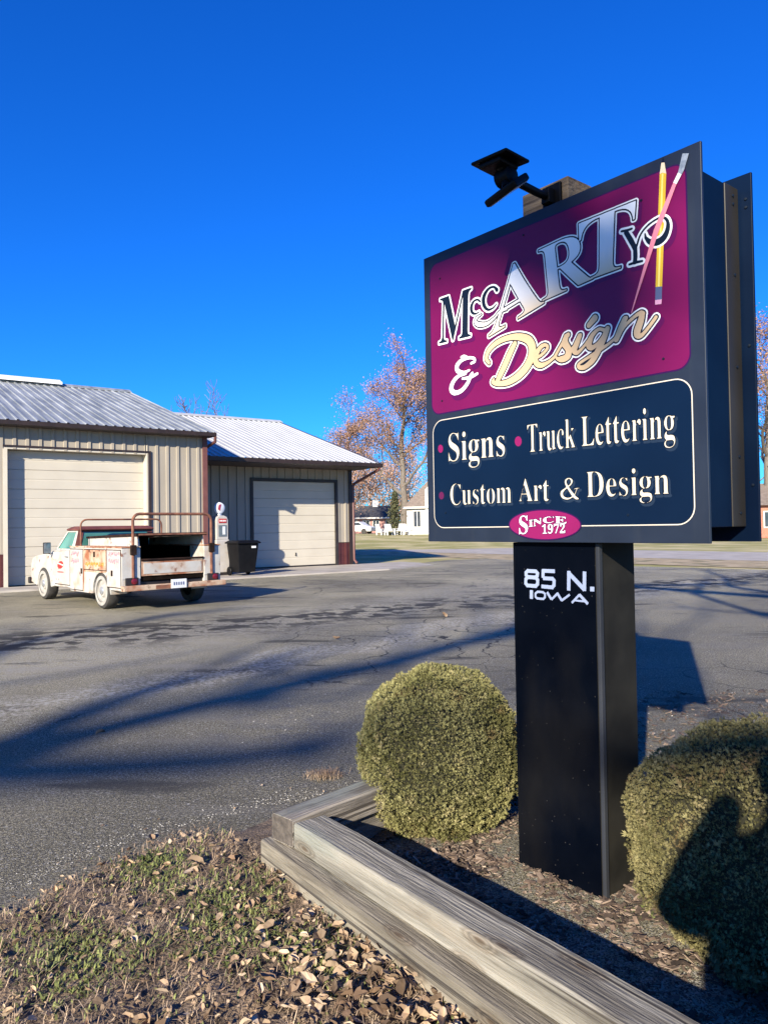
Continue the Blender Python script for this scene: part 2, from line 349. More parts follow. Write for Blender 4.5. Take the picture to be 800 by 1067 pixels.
g = MB(); g.prism([(-0.35, 4.185), (8.0, 6.68), (8.0, 6.52), (-0.35, 4.06)], 'x', 5.32, 5.385); g.build('rake_trim', M_brown, B1)
g = MB(); g.tube([(5.34, -0.40, 4.07), (5.34, -0.38, 3.92), (5.40, 0.4, 3.84), (5.40, 0.85, 3.82), (5.40, 0.95, 3.76)], 0.045, 8); g.build('downspout', M_maroon, B1)

B2 = thing('garage_annex', 'lower tan metal garage with white roof and half shaded cream door', 'building', (BX, BY, 0), BA)
W2 = 2.4; ZB = 0.09; XR = 11.70
g = MB(); ribbed(g, (5.26, W2, 0), (1, 0, 0), (0, 0, 1), (0, -1, 0), XR-5.26, (0.86, 3.66), [(7.80-5.26, 11.02-5.26, 0, 3.02)], 0.30, 0.070, 0.034, u_off=0.2)
ribbed(g, (XR, W2, 0), (0, 1, 0), (0, 0, 1), (1, 0, 0), 12.0, (0.0, 3.66), (), 0.3)
g.build('wall', M_wall, B2)
g = MB(); g.add([(XR, W2, 3.66), (XR, W2+12, 3.66), (XR, W2+6, 5.7), (5.26, W2+12, 0), (XR, W2+12, 0), (5.26, W2+12, 3.66), ], [(0, 1, 2), (3, 4, 1, 5)]); g.build('gable', M_wall, B2)
for a, b in ((5.26, 7.70), (11.12, XR)):
    g = MB(); ribbed(g, (a, W2-0.006, 0), (1, 0, 0), (0, 0, 1), (0, -1, 0), b-a, (0.0, 0.84), [], 0.30, 0.070, 0.034, u_off=(0.2+5.26-a) % 0.3)
    g.build('wainscot', M_wains, B2)
g = MB(); g.box((7.70, W2-0.05, ZB-0.05), (7.80, W2+0.05, 3.02)); g.box((11.02, W2-0.05, ZB-0.05), (11.12, W2+0.05, 3.02)); g.box((7.70, W2-0.05, 3.022), (11.12, W2+0.05, 3.12)); g.build('door_frame', M_black, B2)
garage_door(B2, 7.802, 11.018, ZB-0.02, 3.02, W2+0.03, 5)
g = MB(); g.box((XR-0.10, W2-0.05, 0), (XR+0.04, W2, 3.6)); g.box((XR, W2, 0), (XR+0.04, W2+0.12, 3.6)); g.build('corner_trim', M_brown, B2)
RS2 = (6.02-3.62)/7.6; c2 = 1/math.hypot(1, RS2); EY = 0.78; EZ = 3.62; XE = 11.95
g = MB(); ribbed(g, (5.30, EY, EZ), (1, 0, 0), (0, c2, RS2*c2), (0, -RS2*c2, c2), XE-5.30, (0.0, 7.62/c2), (), 0.235, 0.05, 0.026, u_off=0.1)
ribbed(g, (5.30, EY+15.24, EZ), (1, 0, 0), (0, -c2, RS2*c2), (0, RS2*c2, c2), XE-5.30, (0.0, 7.62/c2), (), 0.235, 0.05, 0.026)
g.build('roof', M_roofw, B2)
yr = EY+7.62; zr_ = EZ+RS2*7.62
g = MB(); g.prism([(yr-.25, zr_-.05), (yr, zr_+.05), (yr+.25, zr_-.05), (yr+.25, zr_-.03), (yr, zr_+.08), (yr-.25, zr_-.03)], 'x', 5.3, XE); g.build('ridge_cap', M_roofw, B2)
g = MB(); g.box((5.28, EY+0.03, 3.48), (XE-0.06, W2-0.001, 3.50)); g.build('soffit', M_soffit, B2)
g = MB(); g.prism([(EY-0.11, 3.49), (EY, 3.47), (EY+0.015, 3.615), (EY-0.12, 3.615)], 'x', 5.47, XE); g.build('gutter', M_brown, B2)
g = MB(); g.prism([(EY, EZ+.01), (yr, zr_+.01), (yr, zr_-.15), (EY, EZ-.13)], 'x', XE-0.06, XE+0.005); g.build('rake_trim', M_brown, B2)
g = MB(); g.tube([(XE-0.12, EY-0.05, 3.49), (XE-0.12, EY-0.02, 3.40), (XR+0.10, W2-0.05, 2.98), (XR+0.09, W2-0.03, 2.85), (XR+0.09, W2-0.03, 0.22), (XR+0.13, W2-0.16, 0.08)], 0.05, 8); g.build('downspout', M_maroon, B2)

def bw(u, v): return (BX+u*cos(BA)-v*sin(BA), BY+u*sin(BA)+v*cos(BA))
g = MB(); poly = [bw(*p) for p in ((X0, -1.5), (10.9, -1.1), (13.4, -0.2), (14.0, 1.3), (14.0, 2.4), (12.2, 2.36), (5.3, 2.36), (5.26, 0.1), (5.26, -0.06), (X0, -0.06))]
g.prism(poly, 'z', -0.05, 0.045); tag(g.build('pavement', M_conc), 'concrete apron along the front of the metal buildings', kind='structure')
# ------------------------------------------------------------------ the sign
SA = -0.88687; SW, SH, SZ = 1.348, 1.322, 1.328
def paint(name, c, rough=0.36, c2=None, scale=8, spec=0.25):
    return mat(name, c, c2, scale, rough, spec=spec, detail=3)
P_slate = paint('slate paint', (0.014, 0.020, 0.035), 0.40, (0.017, 0.024, 0.041))
over(P_slate, (0.036, 0.041, 0.05), 2.5, 0.54, 0.78, (5, 1, 0.35), amount=0.45)
P_edge = paint('deep purple paint', (0.030, 0.004, 0.055)); P_mag = paint('magenta paint', (0.128, 0.004, 0.056), 0.36, (0.150, 0.005, 0.064), 3)
P_line = paint('beige line paint', (0.62, 0.55, 0.45)); P_navy = paint('navy paint', (0.0016, 0.008, 0.026), 0.34, (0.0022, 0.010, 0.031), 3)
P_shad = paint('plum paint', (0.085, 0.004, 0.060)); P_white = paint('white paint', (0.82, 0.82, 0.80)); P_ink = paint('ink paint', (0.006, 0.008, 0.018))
P_dark = paint('blue black paint', (0.007, 0.012, 0.022)); P_peach = paint('peach paint', (0.66, 0.47, 0.27), 0.35, (0.58, 0.40, 0.23), 9)
P_lshad = paint('slate blue paint', (0.014, 0.026, 0.050)); P_cream = paint('cream paint', (0.62, 0.55, 0.41), 0.35, (0.66, 0.59, 0.46), 6)
P_pink = paint('pink dot paint', (0.22, 0.010, 0.085)); P_dim = paint('faded dot paint', (0.10, 0.010, 0.055)); P_yel = paint('yellow paint', (0.66, 0.42, 0.03)); P_ylt = paint('light yellow paint', (0.84, 0.68, 0.18))
P_fer = paint('ferrule paint', (0.10, 0.12, 0.22)); P_era = paint('eraser paint', (0.72, 0.34, 0.48)); P_bris = paint('bristle paint', (0.16, 0.19, 0.24), 0.35, (0.34, 0.38, 0.44), 40); P_hand = paint('rose paint', (0.76, 0.24, 0.30)); P_wood = paint('pencil wood paint', (0.78, 0.62, 0.42))
P_num = paint('pale blue lettering', (0.28, 0.33, 0.46))
# airbrushed fade of the three big letters, from beige feet to white tops
P_fade = paint('airbrushed letters', (0.8, 0.8, 0.8)); t = P_fade.node_tree; b_ = t.nodes['Principled BSDF']
tc = t.nodes.new('ShaderNodeTexCoord'); dv = t.nodes.new('ShaderNodeVectorMath'); dv.operation = 'DOT_PRODUCT'; dv.inputs[1].default_value = (-0.20, 0, 1.0)
t.links.new(tc.outputs['Object'], dv.inputs[0]); rp = t.nodes.new('ShaderNodeValToRGB'); mr_ = t.nodes.new('ShaderNodeMapRange')
mr_.inputs[1].default_value = SZ+0.78; mr_.inputs[2].default_value = SZ+1.0
t.links.new(dv.outputs['Value'], mr_.inputs[0]); t.links.new(mr_.outputs[0], rp.inputs[0]); t.links.new(rp.outputs[0], b_.inputs['Base Color'])
rp.color_ramp.elements[0].position = 0.0; rp.color_ramp.elements[0].color = (0.66, 0.50, 0.31, 1); rp.color_ramp.elements[1].position = 1.0; rp.color_ramp.elements[1].color = (0.84, 0.85, 0.86, 1)
e_ = rp.color_ramp.elements.new(0.45); e_.color = (0.70, 0.68, 0.67, 1)

# sign artwork outlines on the sign face: first point, then steps, in units of 0.3 mm
ART = {}
ART['name_shadow'] = [
 [2961,2073,-46,10,-22,10,-20,13,-14,17,-10,20,-5,30,5,20,8,16,26,24,42,20,127,50,-19,13,-28,29,-64,-46,-28,-14,-26,-7,-18,0,-26,7,-26,11,-14,-20,-18,-18,-12,-8,-32,-13,-62,-11,-38,2,-34,9,-32,18,-44,33,-70,-35,-78,-28,-52,-11,-24,0,-34,7,-24,8,-28,14,-24,17,-24,26,-60,-60,-33,-27,-39,-26,-76,-40,-86,-30,-82,-19,-62,-8,-66,0,-44,4,-64,10,-46,11,-34,12,-32,16,-22,15,-13,13,-11,20,-5,18,0,12,4,16,9,17,13,13,21,16,12,6,22,3,28,-9,42,68,76,106,86,129,35,45,50,54,10,14,-5,3,-20,2,-60,2,-62,-4,-56,-8,-74,-21,-38,-15,-32,-19,-33,-26,-11,-16,-10,-22,0,-12,22,-27,15,-25,4,-22,-5,-18,-10,-17,-21,-13,-13,-3,-22,3,-19,10,-55,58,-12,24,-7,28,0,22,9,40,10,26,16,30,19,26,31,29,48,31,36,19,80,29,86,19,100,10,134,-2,52,-6,66,-13,80,-24,52,-22,46,-26,30,-23,27,-29,19,-28,24,-50,12,-43,48,21,30,7,34,0,48,-12,22,-14,17,-17,13,-24,5,-20,-3,-26,-13,-28,-27,-27,-42,-29,-50,-26,-35,-12,1,-4,20,-10,40,-1,46,8,26,9,58,27,130,158,43,77,14,14,13,6,20,3,26,8,14,0,30,-11,14,-14,11,-26,2,-10,-2,-10,-3,-10,-10,-19,-18,-15,-3,-20,7,-16,20,-31,72,109,13,14,19,9,28,2,22,-5,16,-9,6,-7,8,-16,3,-24,-7,-24,-40,-86,0,-6,18,13,57,53,24,34,31,31,34,23,40,20,22,8,32,7,20,0,20,-5,44,-18,22,12,12,3,16,0,18,-5,18,-11,8,-11,8,-18,3,-22,-23,-66,-26,-63,48,24,14,14,64,119,48,78,14,14,16,8,18,5,38,-5,18,-9,20,-25,45,24,55,22,38,9,30,-5,30,-16,17,-16,9,-18,3,-12,0,-12,-8,-26,-8,-52,-17,-52,0,-6,30,25,74,78,18,9,20,3,24,-9,14,-14,6,-12,3,-14,-3,-18,-9,-18,-84,-86,-69,-65,-31,-25,-39,-18,-20,-5,-22,0,-40,13,-18,11,-16,19,-14,32,-5,40,6,34,9,28,32,64,-2,3,-66,-39,-42,-33,-28,-30,-62,-95,-16,-16,-18,-8,-22,-3,-36,11,-64,-32,-90,-36,-65,-86,-33,-33,-32,-23,-58,-30,-40,-14,-42,-9],
 [697,2093,-32,6,-30,11,-25,15,-25,23,-14,19,-10,20,-9,32,0,24,13,49,18,33,21,28,31,29,23,17,56,32,-13,18,-12,22,-11,40,0,22,5,22,9,24,12,18,31,28,18,12,41,20,8,28,13,14,12,6,48,11,26,0,20,-5,38,-18,26,-16,62,-11,32,-9,23,-8,27,-15,17,-17,8,-12,5,-14,5,-26,-5,-22,-12,-22,-8,-8,-18,-10,-24,-7,-54,-6,-18,3,-12,6,-11,12,-8,24,3,16,11,22,-25,3,-58,-2,-50,-9,-18,-6,-18,-10,-22,-17,-8,-13,8,-8,28,-17,48,-16,42,0,50,8,31,-3,12,-6,7,-8,6,-12,3,-20,21,1,20,-6,13,-11,9,-17,52,7,16,-4,14,-7,13,-19,4,-16,-5,-18,-5,-10,-19,-14,-124,-34,-18,-33,-36,-42,-71,-59,-55,-33,-48,-17,-40,-9,-30,-4],
 [738,2217,51,1,36,11,47,30,24,20,9,12,-56,9,-16,7,-12,12,-10,26,-8,0,-22,-8,-48,-31,-25,-25,-13,-22,-5,-18,5,-11,16,-9],
 [1651,2217,36,-1,46,6,40,11,62,22,48,21,38,23,41,28,41,35,31,35,17,26,16,32,13,38,2,34,-3,14,-7,24,-16,24,-26,22,-31,18,-34,16,-28,9,-4,-19,-8,-18,-74,-110,-80,-126,-54,-77,-64,-80],
 [2616,2369,49,1,11,3,4,8,-12,18,-15,15,-33,-37],
 [973,2387,5,0,4,6,-7,-1],
 [3140,2427,3,-1,14,7,26,19,35,33,11,14,2,6,-12,6,-6,0,-36,-25,-22,-27],
 [3063,2581,-18,4,-17,8,-13,13,-8,16,-5,27,5,18,8,16,92,87,18,10,30,6,26,-7,14,-8,18,-18,8,-16,5,-20,-5,-30,-8,-16,-19,-20,-89,-58,-16,-8],
 [1395,2821,-19,6,-9,14,-3,28,7,20,12,11,44,17,28,21,18,23,24,38,20,40,0,4,-86,-38,-40,-12,-36,-7,-48,-2,-42,4,-60,13,-28,10,-31,16,-31,29,-8,11,-14,30,-5,24,5,22,12,26,18,24,-32,10,-28,14,-28,25,-6,9,-3,-2,-2,-28,-8,-202,3,-18,4,-7,36,-11,10,-14,3,-26,-9,-29,-14,-9,-34,-3,-210,8,-12,3,-11,6,-7,12,-3,14,4,28,5,10,18,12,31,8,5,6,5,16,4,36,13,271,-4,-5,-136,-378,-14,-27,-10,-5,-12,-3,-24,2,-12,6,-10,15,-100,388,-4,7,-3,-15,-14,-234,0,-54,4,-12,5,-6,38,-10,14,-10,6,-18,-4,-34,-10,-14,-22,-7,-170,6,-12,3,-10,5,-8,13,-3,12,0,18,4,16,6,8,9,7,32,7,15,8,9,26,3,22,28,478,-5,22,-44,11,-9,7,-5,10,-3,14,5,30,5,10,9,7,18,4,184,0,14,-3,13,-8,5,-10,98,-376,34,90,98,276,9,20,15,10,14,3,168,0,14,-3,14,-10,7,-24,-5,-28,-4,-8,-10,-9,-24,-7,-11,-6,-9,-22,-8,-126,42,34,24,12,36,9,38,0,30,-7,22,-10,22,-15,18,39,17,24,13,13,23,19,27,16,52,22,36,7,42,-2,46,-11,26,-12,41,-34,22,-22,5,-10,5,-18,-2,-20,-9,-18,-9,-10,-15,-8,-18,-5,-20,3,-17,8,-12,12,-29,50,-20,5,-24,-2,-14,-5,-14,-9,-30,-32,-12,-21,-7,-22,-2,-18,2,-40,7,-20,19,-30,11,-11,10,-5,38,-1,18,3,61,32,13,3,12,-3,17,-10,7,-14,2,-10,-2,-12,-6,-12,-41,-36,-25,-15,-28,-9,-46,-9,-32,0,-40,11,-24,12,-21,14,-38,38,-23,40,-12,42,-30,10,-37,36,-19,1,-16,-5,-12,-14,-8,-18,-3,-10,0,-32,5,-12,8,-9,28,-14,50,10,22,-6,11,-9,5,-10,3,-12,-1,-14,26,-8,9,-8,5,-10,2,-10,-2,-12,-12,-17,-10,-5,-54,-16,-11,-6,-2,-4,2,-2,29,-14,62,-19,34,-6,44,0,46,11,72,26,68,46,34,19,126,277,122,288,7,8,13,6,26,5,18,-3,10,-5,8,-11,128,-218,86,-136,136,-201,29,-37,23,-22,20,14,36,8,22,8,9,6,8,16,2,42,-44,478,-9,22,-10,10,-18,7,-46,5,-13,8,-5,10,-5,20,4,16,9,10,10,5,30,4,312,24,80,2,64,-6,50,-11,40,-14,42,-23,3,5,-2,134,3,12,6,11,12,7,12,3,798,10,22,-7,9,-10,3,-16,-21,-200,-9,-26,-14,-10,-26,-3,-13,3,-13,9,-5,11,-4,44,-9,32,-12,23,-23,25,-23,15,-34,13,-50,9,-30,0,-5,-3,-36,-534,0,-58,7,-18,10,-8,18,-5,50,-2,15,-9,6,-12,0,-22,-7,-20,-10,-9,-16,-4,-42,-2,-320,-12,-32,-10,-198,-22,-26,3,-12,7,-147,155,-94,104,-15,13,-1,-13,18,-156,9,-36,5,-10,13,-10,12,-3,44,0,12,-3,12,-7,6,-11,4,-22,-6,-18,-10,-9,-24,-6,-320,-34,-10,-28,-6,-5,-14,-6,-448,-108,-18,6,-10,14,-3,28,7,20,16,12,46,14,26,12,17,14,4,8,-7,16,-52,84,-190,-42,-12,-13,-12,-6,-22,-2,-30,4,-20,-4,-9,-9,-51,-108,-5,-26,5,-4,12,-3,34,2,36,8,20,-7,9,-10,4,-16,-2,-26,-7,-13,-16,-9],
 [3715,3189,-22,5,-34,0,-30,5,-17,12,-7,14,-3,14,3,14,11,18,15,8,30,3,7,5,2,16,0,82,-115,232,-30,12,-13,16,-4,20,3,12,7,14,19,12,20,3,74,-10,60,-2,25,-9,9,-9,6,-13,3,-12,-3,-14,-6,-12,-8,-9,-19,-7,-3,-4,46,-81,26,44,38,40,54,39,56,28,52,17,42,8,38,2,56,-11,28,-14,16,-11,22,-24,18,-33,9,-26,6,-38,-2,-48,-9,-38,-21,-50,-18,-26,-21,-21,-16,-11,-42,-20,-40,-9,-36,0,-30,7,-54,24,-22,15,-23,23,-30,46,-11,26,-8,26,-8,-16,-25,-68,2,-78,-4,-46,3,-3,42,-7,14,-7,14,-19,3,-14,-3,-16,-14,-19,-18,-8],
 [1724,3227,181,39,4,3,-94,161,-3,-1,-3,-6],
 [3104,3259,47,5,30,11,17,18,8,30,18,528,0,46,-3,5,-56,-6,-48,-15,-35,-18,-36,-32,-15,-22,-12,-24,-15,-58,-6,-10,-13,-10,7,-36,0,-30,-5,-24,-11,-32,-18,-28,-23,-23,-30,-21,-33,-20,100,-106,116,-116],
 [3984,3463,39,-1,17,5,14,8,10,10,17,24,11,30,4,32,-9,26,-14,14,-24,7,-30,0,-26,-5,-60,-20,-46,-28,24,-57,18,-18,22,-15],
 [2630,3525,19,-1,28,4,44,15,28,21,8,13,9,28,-2,68,-5,22,-12,32,-11,18,-23,20,-18,8,-20,5,-34,0,-26,-5,-8,-4,-3,-12,2,-38],
]
ART['name_keyline'] = [
 [2903,2125,-14,2,-28,8,-18,8,-22,15,-18,20,-8,17,-5,16,0,26,5,16,6,13,24,24,8,5,38,18,119,46,-2,4,-35,31,-50,-37,-36,-20,-22,-7,-34,0,-22,7,-20,8,-9,-12,-24,-24,-13,-9,-16,-7,-18,-6,-30,-7,-22,-2,-34,0,-20,2,-30,9,-28,16,-44,33,-66,-33,-84,-30,-42,-9,-40,0,-24,5,-30,10,-24,12,-24,17,-22,22,-4,2,-37,-39,-35,-31,-58,-41,-24,-15,-62,-29,-78,-26,-72,-17,-62,-8,-82,0,-26,2,-82,12,-36,9,-40,14,-28,14,-22,15,-19,19,-9,15,-5,15,0,28,4,12,8,14,18,18,20,16,9,4,8,3,24,0,18,-6,3,1,37,60,76,106,86,129,35,45,50,54,6,10,-3,3,-64,4,-8,-2,-54,-2,-56,-8,-46,-11,-32,-10,-38,-15,-36,-21,-28,-21,-10,-15,-12,-28,2,-6,22,-27,13,-21,4,-12,0,-20,-5,-16,-7,-12,-17,-14,-16,-7,-26,0,-22,11,-52,51,-10,13,-10,20,-7,24,0,38,7,30,12,32,14,26,19,26,25,25,28,21,32,20,50,24,48,18,44,13,52,10,46,6,46,2,8,2,118,0,8,-2,24,0,52,-6,56,-11,44,-12,72,-26,48,-24,34,-23,33,-31,31,-42,22,-46,12,-39,2,-1,26,14,28,9,12,2,48,0,22,-5,26,-10,14,-9,23,-23,11,-19,5,-15,0,-32,-10,-26,-4,-6,-33,-33,-26,-19,-26,-16,-32,-17,-30,-11,-1,-2,2,-2,7,-3,10,-2,22,0,58,11,32,12,47,22,125,153,16,31,27,46,20,20,15,6,14,1,22,8,30,0,22,-9,20,-20,6,-12,5,-16,-1,-18,-8,-22,-6,-9,-18,-16,-3,-13,9,-20,12,-20,2,-1,66,100,20,19,20,9,34,0,18,-5,12,-7,12,-12,6,-13,3,-8,0,-28,-7,-20,-31,-66,-1,-4,2,-1,58,52,21,31,37,37,34,24,36,17,28,10,22,5,36,0,28,-9,28,-12,14,9,12,4,32,0,14,-5,16,-11,8,-8,7,-11,6,-18,0,-24,-23,-64,-18,-44,0,-3,34,17,16,17,42,83,28,48,36,59,20,19,26,11,42,-2,21,-9,23,-25,62,31,38,14,28,7,26,0,10,-3,14,-5,20,-12,22,-22,9,-21,0,-28,-6,-16,-4,-32,-9,-38,-7,-22,1,-4,31,28,61,65,20,9,26,1,16,-7,20,-19,7,-17,0,-24,-10,-22,-90,-92,-69,-65,-31,-25,-23,-12,-28,-9,-38,0,-28,9,-14,8,-10,7,-20,23,-8,16,-7,20,-2,16,0,28,7,34,8,24,23,48,1,2,-4,0,-52,-32,-44,-35,-20,-23,-62,-95,-22,-21,-22,-9,-26,0,-28,9,-34,-19,-26,-11,-90,-36,-6,-5,-20,-30,-37,-47,-39,-39,-32,-23,-54,-28,-46,-16,-32,-7],
 [645,2177,-22,4,-28,11,-19,11,-20,18,-13,18,-10,24,-3,10,0,30,7,26,12,26,17,26,21,23,23,19,35,23,42,19,24,8,18,4,4,2,-2,2,-30,14,-18,13,-10,13,-12,24,-5,20,0,26,7,24,13,22,16,16,31,21,40,17,38,10,0,2,-16,1,-8,4,-3,7,2,12,3,5,6,3,38,9,30,0,10,-3,30,-14,36,-22,40,-5,38,-9,36,-12,20,-11,11,-11,7,-11,5,-19,0,-8,-3,-12,-8,-15,-11,-7,-15,-5,-54,-6,-10,0,-7,3,-6,14,1,8,5,8,15,5,42,7,8,4,0,4,-10,10,-14,6,-30,9,-34,6,-48,2,-48,-4,-24,-4,-40,-12,-22,-13,-20,-15,-16,-19,-4,-8,-2,-10,4,-14,5,-8,23,-16,38,-18,42,-13,40,0,48,8,24,0,6,-3,3,-4,1,-14,-3,-6,-7,-4,-56,-13,-2,-3,1,-8,-3,-8,-10,-8,-120,-11,-32,-9,-26,-12,-40,-27,-32,-32,-16,-29,-7,-20,0,-14,9,-16,8,-9,23,-13,11,-3,30,-4,22,0,34,4,34,11,26,14,40,29,28,24,23,23,12,16,-3,3,-24,2,-86,15,-6,6,-3,8,5,12,12,5,26,0,8,-2,98,0,18,20,12,10,26,17,10,5,14,-1,6,-3,3,-5,2,-18,-6,-10,1,-2,6,-1,78,14,12,-5,5,-6,2,-10,-4,-10,-11,-6,-94,-26,-34,-8,-22,-40,-29,-36,-37,-33,-35,-27,-47,-29,-48,-17,-42,-9,-18,-2],
 [1610,2277,19,-1,56,8,40,11,56,20,52,23,38,23,41,28,41,35,26,30,16,25,18,36,11,32,4,26,-3,18,-6,23,-8,15,-11,16,-21,16,-30,18,-38,18,-20,7,-2,-11,-8,-20,-74,-110,-80,-126,-54,-77,-63,-79],
 [2577,2431,30,-1,14,2,4,5,-13,18,-9,7,-25,-27],
 [3101,2493,6,2,26,19,29,27,11,14,0,4,-6,3,-8,-2,-32,-24,-16,-21,-10,-18],
 [3005,2633,-14,4,-14,7,-17,17,-7,14,-5,14,0,24,11,26,30,31,68,62,6,4,20,8,28,2,24,-7,10,-6,24,-24,6,-12,5,-16,0,-26,-5,-16,-6,-12,-9,-12,-16,-14,-89,-59,-28,-10],
 [808,2703,27,1,3,3,-15,1,-4,-3,-10,0],
 [1337,2873,-14,7,-8,9,-4,10,-1,34,5,12,14,14,22,8,26,12,24,18,28,38,25,44,1,7,-40,-17,-54,-20,-24,-7,-46,-6,-42,0,-42,4,-50,11,-38,13,-32,20,-29,29,-10,14,-11,28,-3,12,0,20,7,22,8,16,21,24,1,4,-30,10,-30,16,-25,24,-11,15,-3,-5,-6,-152,-2,-10,0,-30,-2,-10,0,-32,2,-18,5,-13,4,-3,20,-3,10,-4,8,-6,4,-6,3,-9,0,-22,-7,-21,-8,-7,-10,-4,-32,-1,-10,2,-48,0,-10,2,-50,0,-10,2,-50,0,-8,2,-24,0,-12,5,-6,5,-4,7,-3,10,2,26,5,12,7,8,9,4,26,6,8,3,6,9,5,20,6,74,0,30,2,8,6,144,2,10,0,30,2,10,-1,21,-2,-1,-10,-28,-136,-378,-8,-18,-6,-7,-14,-6,-22,0,-13,5,-11,14,-102,394,-6,22,-2,1,-3,-7,0,-26,-2,-8,-2,-60,-2,-6,-6,-130,-4,-38,0,-46,3,-14,5,-10,9,-4,20,-3,14,-5,12,-10,5,-16,-2,-24,-3,-8,-10,-12,-14,-5,-178,6,-14,6,-6,7,-5,12,0,26,4,10,9,11,6,3,28,6,17,8,5,10,4,14,5,32,0,26,2,6,2,60,2,6,4,94,2,6,2,60,2,6,0,26,2,6,0,28,2,6,0,28,2,6,0,26,2,6,0,28,2,6,0,26,2,14,-3,22,-4,7,-12,5,-30,6,-8,5,-6,9,-3,10,3,28,4,11,10,8,12,4,192,0,14,-5,7,-6,5,-12,96,-374,2,-8,2,0,38,102,98,276,6,15,14,11,10,3,176,0,14,-5,8,-8,5,-12,0,-12,-2,-16,-5,-12,-8,-8,-24,-8,-14,-8,-4,-6,-4,-12,-5,-26,0,-24,-2,-6,-3,-88,3,0,31,33,16,11,20,10,32,9,46,0,20,-5,24,-10,26,-21,2,1,10,26,8,16,17,24,15,15,23,19,27,16,30,14,24,8,28,5,48,-2,36,-9,28,-12,16,-11,24,-22,25,-25,3,-6,5,-14,0,-18,-9,-20,-10,-11,-12,-7,-14,-5,-16,0,-8,3,-13,6,-14,14,-27,48,-10,4,-18,3,-18,-2,-16,-5,-17,-10,-29,-31,-14,-25,-5,-14,-4,-30,2,-32,7,-24,21,-34,17,-14,10,-3,30,0,28,5,10,4,30,18,24,11,16,-3,8,-4,7,-6,5,-10,3,-10,-3,-12,-4,-9,-10,-10,-33,-27,-24,-14,-31,-10,-38,-7,-38,0,-36,11,-20,10,-22,15,-12,10,-27,29,-13,20,-8,16,-14,48,-16,1,-12,5,-36,35,-10,4,-22,-2,-12,-5,-6,-6,-10,-18,-7,-24,0,-24,4,-16,9,-11,26,-14,18,0,34,8,10,0,8,-3,10,-5,8,-9,5,-12,0,-14,17,-1,12,-5,15,-14,3,-6,3,-10,0,-12,-3,-8,-3,-6,-13,-13,-12,-5,-52,-16,-4,-2,0,-2,26,-12,54,-16,46,-9,28,0,24,4,32,9,66,24,24,14,48,34,26,14,4,3,126,277,120,284,13,14,15,6,16,3,24,-1,12,-5,14,-17,40,-70,88,-148,86,-136,72,-108,82,-117,12,-14,16,-14,16,11,42,10,22,9,8,11,5,24,0,14,-40,444,-6,44,-9,20,-4,4,-14,6,-12,3,-36,3,-11,4,-11,11,-7,21,0,16,5,12,12,12,12,5,20,2,176,12,108,10,56,2,8,2,60,0,50,-4,54,-11,46,-16,36,-18,1,90,-2,10,0,38,4,10,4,6,9,8,12,5,24,0,8,2,158,0,10,2,160,0,10,2,158,0,10,2,276,2,14,-5,13,-14,4,-10,0,-14,-22,-202,-8,-20,-11,-10,-10,-4,-34,0,-11,4,-11,11,-5,13,-2,38,-11,36,-12,23,-17,19,-29,18,-34,12,-52,9,-20,0,-3,-3,-8,-138,-2,-6,0,-24,-2,-6,0,-24,-2,-6,0,-24,-2,-6,0,-24,-2,-6,-2,-56,-2,-6,0,-24,-2,-6,0,-24,-2,-6,0,-24,-2,-6,-2,-56,-2,-6,0,-24,-2,-6,0,-24,-2,-6,0,-42,5,-18,4,-8,4,-3,26,-6,42,-1,11,-4,11,-11,5,-13,-3,-30,-5,-12,-13,-11,-10,-4,-32,0,-10,-2,-40,0,-10,-2,-40,0,-10,-2,-40,0,-10,-2,-40,0,-10,-2,-40,0,-10,-2,-76,-2,-10,-5,-16,-5,-198,-22,-32,1,-10,4,-10,9,-147,155,-93,103,-4,1,-1,-8,16,-140,9,-40,6,-13,8,-5,18,-5,46,0,12,-5,11,-10,6,-14,2,-24,-5,-13,-14,-12,-18,-6,-306,-34,-14,0,-6,-3,-4,-16,-4,-7,-10,-9,-16,-6,-442,-107,-10,0,-12,5,-14,15,-3,9,0,30,5,14,14,14,32,10,32,12,23,12,8,10,-7,18,-48,78,-12,-1,-170,-39,-20,-16,-12,-5,-54,2,-16,-5,-2,-2,-52,-108,-5,-16,0,-8,3,-3,16,-2,30,4,26,6,14,0,13,-5,11,-12,5,-14,-1,-32,-4,-10,-9,-10,-17,-8,-280,-68,-20,-5],
 [3763,3247,-36,1,-8,2,-54,-2,-26,6,-38,0,-24,6,-14,13,-6,14,-1,12,3,10,5,10,8,8,9,4,8,3,28,2,4,5,3,22,0,78,-16,36,-94,184,-5,14,-2,2,-14,4,-14,6,-9,8,-5,9,-3,9,1,14,6,14,10,10,16,7,18,0,72,-10,60,-2,18,-8,10,-11,6,-14,1,-12,-3,-8,-5,-10,-10,-10,-11,-4,-12,-2,-1,-2,33,-58,18,-36,3,2,15,28,23,32,29,29,23,19,31,20,34,18,18,8,56,18,54,9,32,0,34,-7,36,-16,16,-11,15,-15,17,-24,16,-38,7,-38,0,-36,-2,-20,-7,-28,-8,-24,-16,-32,-16,-23,-31,-29,-17,-10,-22,-10,-40,-11,-46,0,-38,11,-38,18,-22,15,-24,24,-20,29,-20,40,-7,24,0,16,-1,2,-2,0,-14,-32,-25,-68,2,-82,-4,-44,5,-4,36,-5,17,-7,14,-16,4,-10,0,-12,-5,-14,-12,-13,-18,-7],
 [1684,3291,11,1,144,32,10,3,2,2,-86,146,-2,-1,-6,-13,-70,-158,-4,-10],
